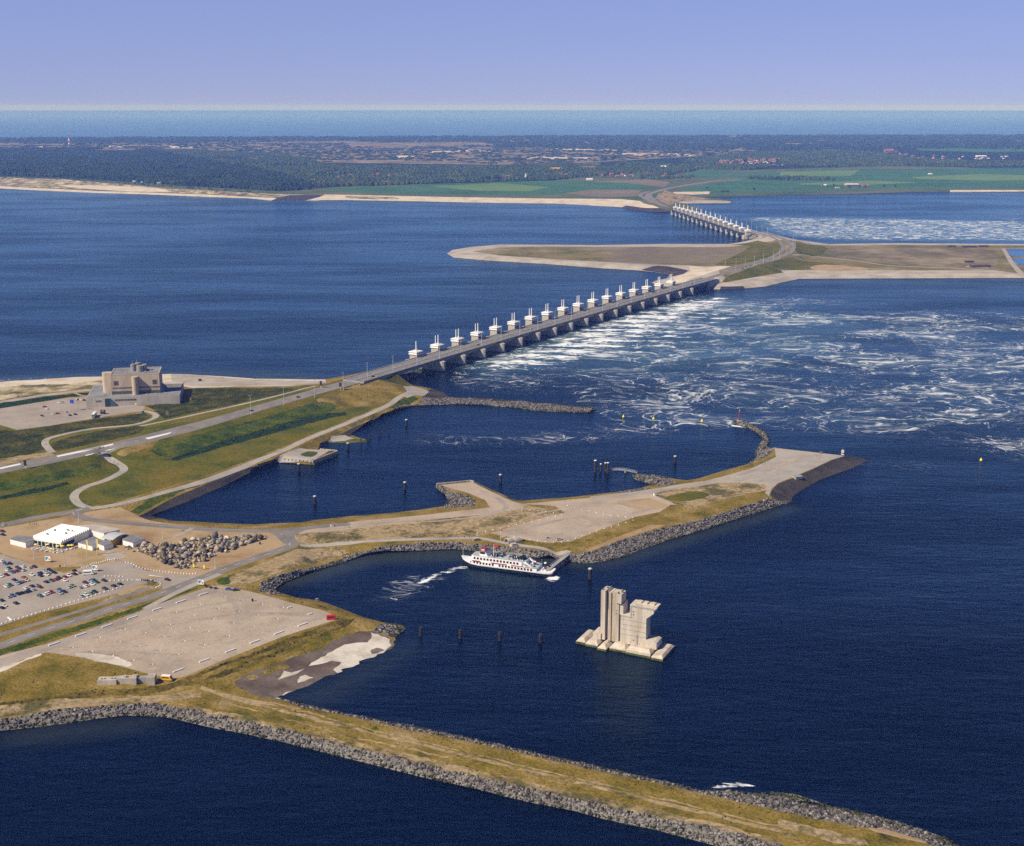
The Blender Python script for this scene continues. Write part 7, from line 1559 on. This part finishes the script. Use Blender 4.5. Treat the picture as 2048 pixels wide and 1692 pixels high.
# houses
def house_mesh(L_, Wd, h, rh, wall, roof):
    m = MB(); m.box(-L_ / 2, L_ / 2, -Wd / 2, Wd / 2, 0, h, wall)
    e = .5; V = [(-L_ / 2 - e, -Wd / 2 - e, h), (L_ / 2 + e, -Wd / 2 - e, h), (L_ / 2 + e, Wd / 2 + e, h), (-L_ / 2 - e, Wd / 2 + e, h), (-L_ / 2 - e, 0, h + rh), (L_ / 2 + e, 0, h + rh)]
    m.add(V, [[0, 1, 5, 4], [2, 3, 4, 5], [0, 4, 3], [1, 2, 5], [0, 3, 2, 1]], roof); m.box(L_ * .25, L_ * .25 + .8, -.4, .4, h + rh * .6, h + rh + .9, wall)
    return m.mesh('house')
HM = {'orange': [house_mesh(12, 8, 4, 4.5, 'wall_pale', 'roof_orange'), house_mesh(10, 9, 5, 4.5, 'wall_brick', 'roof_orange')], 'white': [house_mesh(11, 8, 4.5, 4, 'white_clad', 'roof_dark')], 'dark': [house_mesh(14, 9, 4, 5, 'wall_brick', 'roof_dark')], 'pale': [house_mesh(9, 6, 3, 2.5, 'white_clad', 'lamp_metal')]}
def houses(px, n, kinds, label, group, s=1.15):
    Q = G(px, 3.0); lo, hi = Q.min(0), Q.max(0); c = 0
    while c < n:
        p = RNG.uniform(lo, hi)
        if not inside(Q, p[:1], p[1:])[0]: continue
        kd = kinds[c % len(kinds)]; z = float(far.h(p[0], p[1])[0]); o = put('house', random.choice(HM[kd]), None, (p[0], p[1], z + 1.5), random.choice([.2, 1.77]) + random.uniform(-.25, .25)); o.scale = (s * 1.15, s * 1.15, s)
        tag(o, label[kd], 'house', group + ' (' + kd + ')'); c += 1
houses([(640, 375), (830, 368), (840, 352), (720, 350), (620, 362)], 46, ['orange', 'white', 'orange', 'pale'], dict(orange='small holiday house with orange roof in the trees by the sea dike', white='small white holiday house in the trees by the sea dike', pale='small pale roofed bungalow in the trees by the sea dike'), 'holiday village')
houses([(500, 376), (640, 372), (620, 360), (480, 366)], 10, ['orange', 'pale'], dict(orange='orange roofed house in the wood behind the dunes', pale='pale roofed bungalow in the wood behind the dunes'), 'houses behind the dunes')
houses([(1430, 332), (1500, 330), (1560, 326), (1560, 320), (1440, 322)], 52, ['orange', 'orange', 'white'], dict(orange='orange roofed house in the village below the slim church spire', white='white house in the village below the slim church spire'), 'spire village')
houses([(1600, 322), (1700, 330), (1860, 332), (1900, 316), (1800, 304), (1640, 312)], 44, ['orange', 'dark', 'white', 'orange'], dict(orange='orange roofed house in the village round the big church', dark='dark roofed house in the village round the big church', white='white house in the village round the big church'), 'big church village')
houses([(1200, 356), (1385, 357), (1385, 351), (1210, 350)], 20, ['orange', 'white', 'dark'], dict(orange='orange roofed house on the polder edge before the wood', white='white house on the polder edge before the wood', dark='dark roofed house on the polder edge before the wood'), 'polder edge houses')
houses([(900, 362), (1080, 360), (1180, 348), (1120, 338), (900, 346)], 16, ['white', 'orange', 'dark'], dict(orange='orange roofed house scattered in the middle wood', white='white house scattered in the middle wood', dark='dark roofed house scattered in the middle wood'), 'middle wood houses')
houses([(1880, 322), (2040, 320), (2040, 312), (1880, 314)], 10, ['white', 'pale'], dict(white='white house beyond the farthest green fields', pale='pale shed beyond the farthest green fields'), 'houses beyond the farthest fields')
houses([(250, 368), (335, 373), (335, 371), (255, 366)], 14, ['pale'], dict(pale='white caravan in the rows on the camp site behind the dunes'), 'caravans', .9)
def big(x, y, kind, sx, sz, label, cat, rz=.2):
    X, Y = g1(x, y, 3.0); t = thing(cat.replace(' ', '_'), label, cat, (X, Y, float(far.h(X, Y)[0])), rz)
    w, r = kind; m = MB(); m.box(-sx, sx, -sx * .4, sx * .4, 0, sz, w); m.build('wall', t)
    m = MB(); m.add([(-sx - 1, -sx * .45, sz), (sx + 1, -sx * .45, sz), (sx + 1, sx * .45, sz), (-sx - 1, sx * .45, sz), (-sx, 0, sz * 1.9), (sx, 0, sz * 1.9)], [[0, 1, 5, 4], [2, 3, 4, 5], [0, 4, 3], [1, 2, 5], [0, 3, 2, 1]], r); m.build('roof', t)
big(1112, 340, ('wall_pale', 'orange_wall'), 26, 6, 'large pale yellow roofed hall at the edge of the wood', 'hall'); big(1178, 338, ('wall_brick', 'roof_orange'), 30, 7, 'large red roofed hall at the edge of the wood', 'hall'); big(1703, 372.5, ('wall_brick', 'lamp_metal'), 24, 6, 'long grey roofed barn at the farm beside the far water', 'barn'); big(1730, 374.5, ('wall_brick', 'roof_orange'), 14, 5, 'orange roofed farmhouse beside the grey barn', 'farmhouse'); big(1675, 376, ('white_clad', 'roof_dark'), 8, 4, 'small white farmhouse between a low shed and the grey barn', 'farmhouse'); big(1650, 371.5, ('white_clad', 'white_clad'), 12, 3, 'low white shed behind the small white farmhouse', 'shed'); big(376, 368, ('wall_brick', 'orange_wall'), 24, 5, 'low long brown roofed building in the dunes camp site', 'hall'); big(1327, 336, ('white_clad', 'white_clad'), 14, 6, 'white country house before the wood', 'house'); big(1395, 338, ('white_clad', 'roof_orange'), 11, 6, 'white country house with orange roof before the wood', 'house'); big(1778, 305, ('wall_brick', 'roof_orange'), 30, 12, 'massive brick church with orange roof rising over its village', 'church'); big(1962, 314, ('white_clad', 'white_clad'), 30, 5, 'long low white shed beyond the farthest green fields', 'shed'); big(1078, 350, ('white_clad', 'white_clad'), 10, 4, 'small white shed in the middle wood', 'shed'); big(1179, 360.5, ('white_clad', 'white_clad'), 12, 4, 'white shed at the field edge before the wood', 'shed'); big(1860, 349, ('white_clad', 'white_clad'), 8, 3, 'small white shed alone in the green fields', 'shed')
def windmill(x, y):
    X, Y = g1(x, y, 3.0); t = thing('windmill', 'white windmill standing at the edge of the wood', 'windmill', (X, Y, 3)); m = MB(); m.lathe([(6, 0), (4.2, 12), (3.2, 19), (1.5, 22)], 'white_clad', 10); m.build('tower', t)
    m = MB(); 
    for a in (.6, 2.17, 3.74, 5.31): m.cyl((0, -4.5, 19), (11 * math.cos(a), -4.5, 19 + 11 * math.sin(a)), .5, .3, 'lamp_metal', 4)
    m.build('sails', t)
windmill(1052, 358)
def greenhouse(x, y):
    X, Y = g1(x, y, 3.0); t = thing('greenhouse', 'pale arched greenhouse row beside the spire village', 'greenhouse', (X, Y, 3.0), .1)
    for k in range(4):
        m = MB(); m.side([(-11 + 0, 0)] + [(-11 * math.cos(math.pi * i / 8), 7 * math.sin(math.pi * i / 8)) for i in range(1, 8)] + [(11, 0)], -15, 15, 'white_clad'); o = m.build('arch', t, (-36 + 24 * k, 0, 0))
greenhouse(1546, 331)
def spire(x, y):
    X, Y = g1(x, y, 3.0); t = thing('church', 'slim church tower with pointed spire above the orange roofed village', 'church', (X, Y, 3.0)); m = MB(); m.box(-4.5, 4.5, -4.5, 4.5, 0, 28, 'wall_brick'); m.build('tower', t); m = MB(); m.prism([(-4.5, -4.5), (4.5, -4.5), (4.5, 4.5), (-4.5, 4.5)], 28, 52, 'roof_dark', [(-.2, -.2), (.2, -.2), (.2, .2), (-.2, .2)]); m.build('spire', t); m = MB(); m.box(4.5, 30, -7, 7, 0, 10, 'wall_brick'); m.build('nave', t)
spire(1497, 323)
def lighthouse(x, y):
    X, Y = g1(x, y, 3.0); t = thing('lighthouse', 'tall red and white spiral banded lighthouse on the far horizon', 'lighthouse', (X, Y, 3.0), 0); n = 16; rows = 14; m = MB(); V = []; hgt = 62
    for j in range(rows + 1):
        f = j / rows; r = 7.5 - 3.5 * f
        for i in range(n): a = 2 * math.pi * i / n; V.append((r * math.cos(a), r * math.sin(a), hgt * f))
    red = [[j * n + i, j * n + (i + 1) % n, (j + 1) * n + (i + 1) % n, (j + 1) * n + i] for j in range(rows) for i in range(n) if ((j * 2.2 + i) // 8) % 2 == 0]; wh = [[j * n + i, j * n + (i + 1) % n, (j + 1) * n + (i + 1) % n, (j + 1) * n + i] for j in range(rows) for i in range(n) if ((j * 2.2 + i) // 8) % 2]
    m.add(V, red, 'ship_red'); m.add(V, wh, 'white_paint'); m.build('tower', t)
    m = MB(); m.cyl((0, 0, hgt), (0, 0, hgt + 1.2), 5.4, 5.4, 'dark_steel', 14); m.cyl((0, 0, hgt + 1.2), (0, 0, hgt + 6), 2.8, 2.8, 'glass_dark', 12); m.cyl((0, 0, hgt + 6), (0, 0, hgt + 9), 3.2, .3, 'ship_red', 12); m.build('lantern', t)
lighthouse(139, 289)
# basins and low sheds at the right end of the island
for k, (px, nm) in enumerate([([(2012, 498), (2300, 500), (2300, 512), (2022, 512)], 'a'), ([(2024, 516), (2300, 516), (2300, 530), (2036, 530)], 'b')]):
    Q = isle.hit(px); m = MB(); m.add([(a, b, c + .25) for a, b, c in Q], [[0, 1, 2, 3]][::-1], 'sea'); struct(m.build('basin_water'))
for k, (x, y, w, h) in enumerate([(1903, 494, 8, 3), (1938, 495, 14, 3), (1966, 494, 10, 3), (1938, 525, 8, 3), (1960, 534, 18, 3)]):
    X, Y, Z_ = isle.at(x, y); t = thing('shed', f'low dark shed or stack on the dry island plain, {ORD[k + 1]} of five', 'shed', (X, Y, Z_), .1, 'dark sheds on the island plain'); m = MB(); m.box(-w, w, -w * .35, w * .35, 0, h, 'brown_metal'); m.build('wall', t); m = MB(); m.box(-w - .4, w + .4, -w * .35 - .4, w * .35 + .4, h, h + .4, 'roof_dark'); m.build('roof', t)

# ================================================================== HAZE
def haze():
    m = bpy.data.materials.new('haze'); m.use_nodes = True; N = m.node_tree.nodes; N.clear()
    o = N.new('ShaderNodeOutputMaterial'); v = N.new('ShaderNodeVolumePrincipled')
    v.inputs['Color'].default_value = (.185, .325, 1.0, 1); v.inputs['Density'].default_value = 6.5e-5; v.inputs['Absorption Color'].default_value = (1, 1, 1, 1); v.inputs['Anisotropy'].default_value = -.05
    m.node_tree.links.new(v.outputs[0], o.inputs['Volume']); MATS['haze'] = m
    b = MB(); b.box(-30000, 30000, -2000, 40000, -2, 310, 'haze'); h = b.build('haze'); struct(h, 'stuff')
haze()
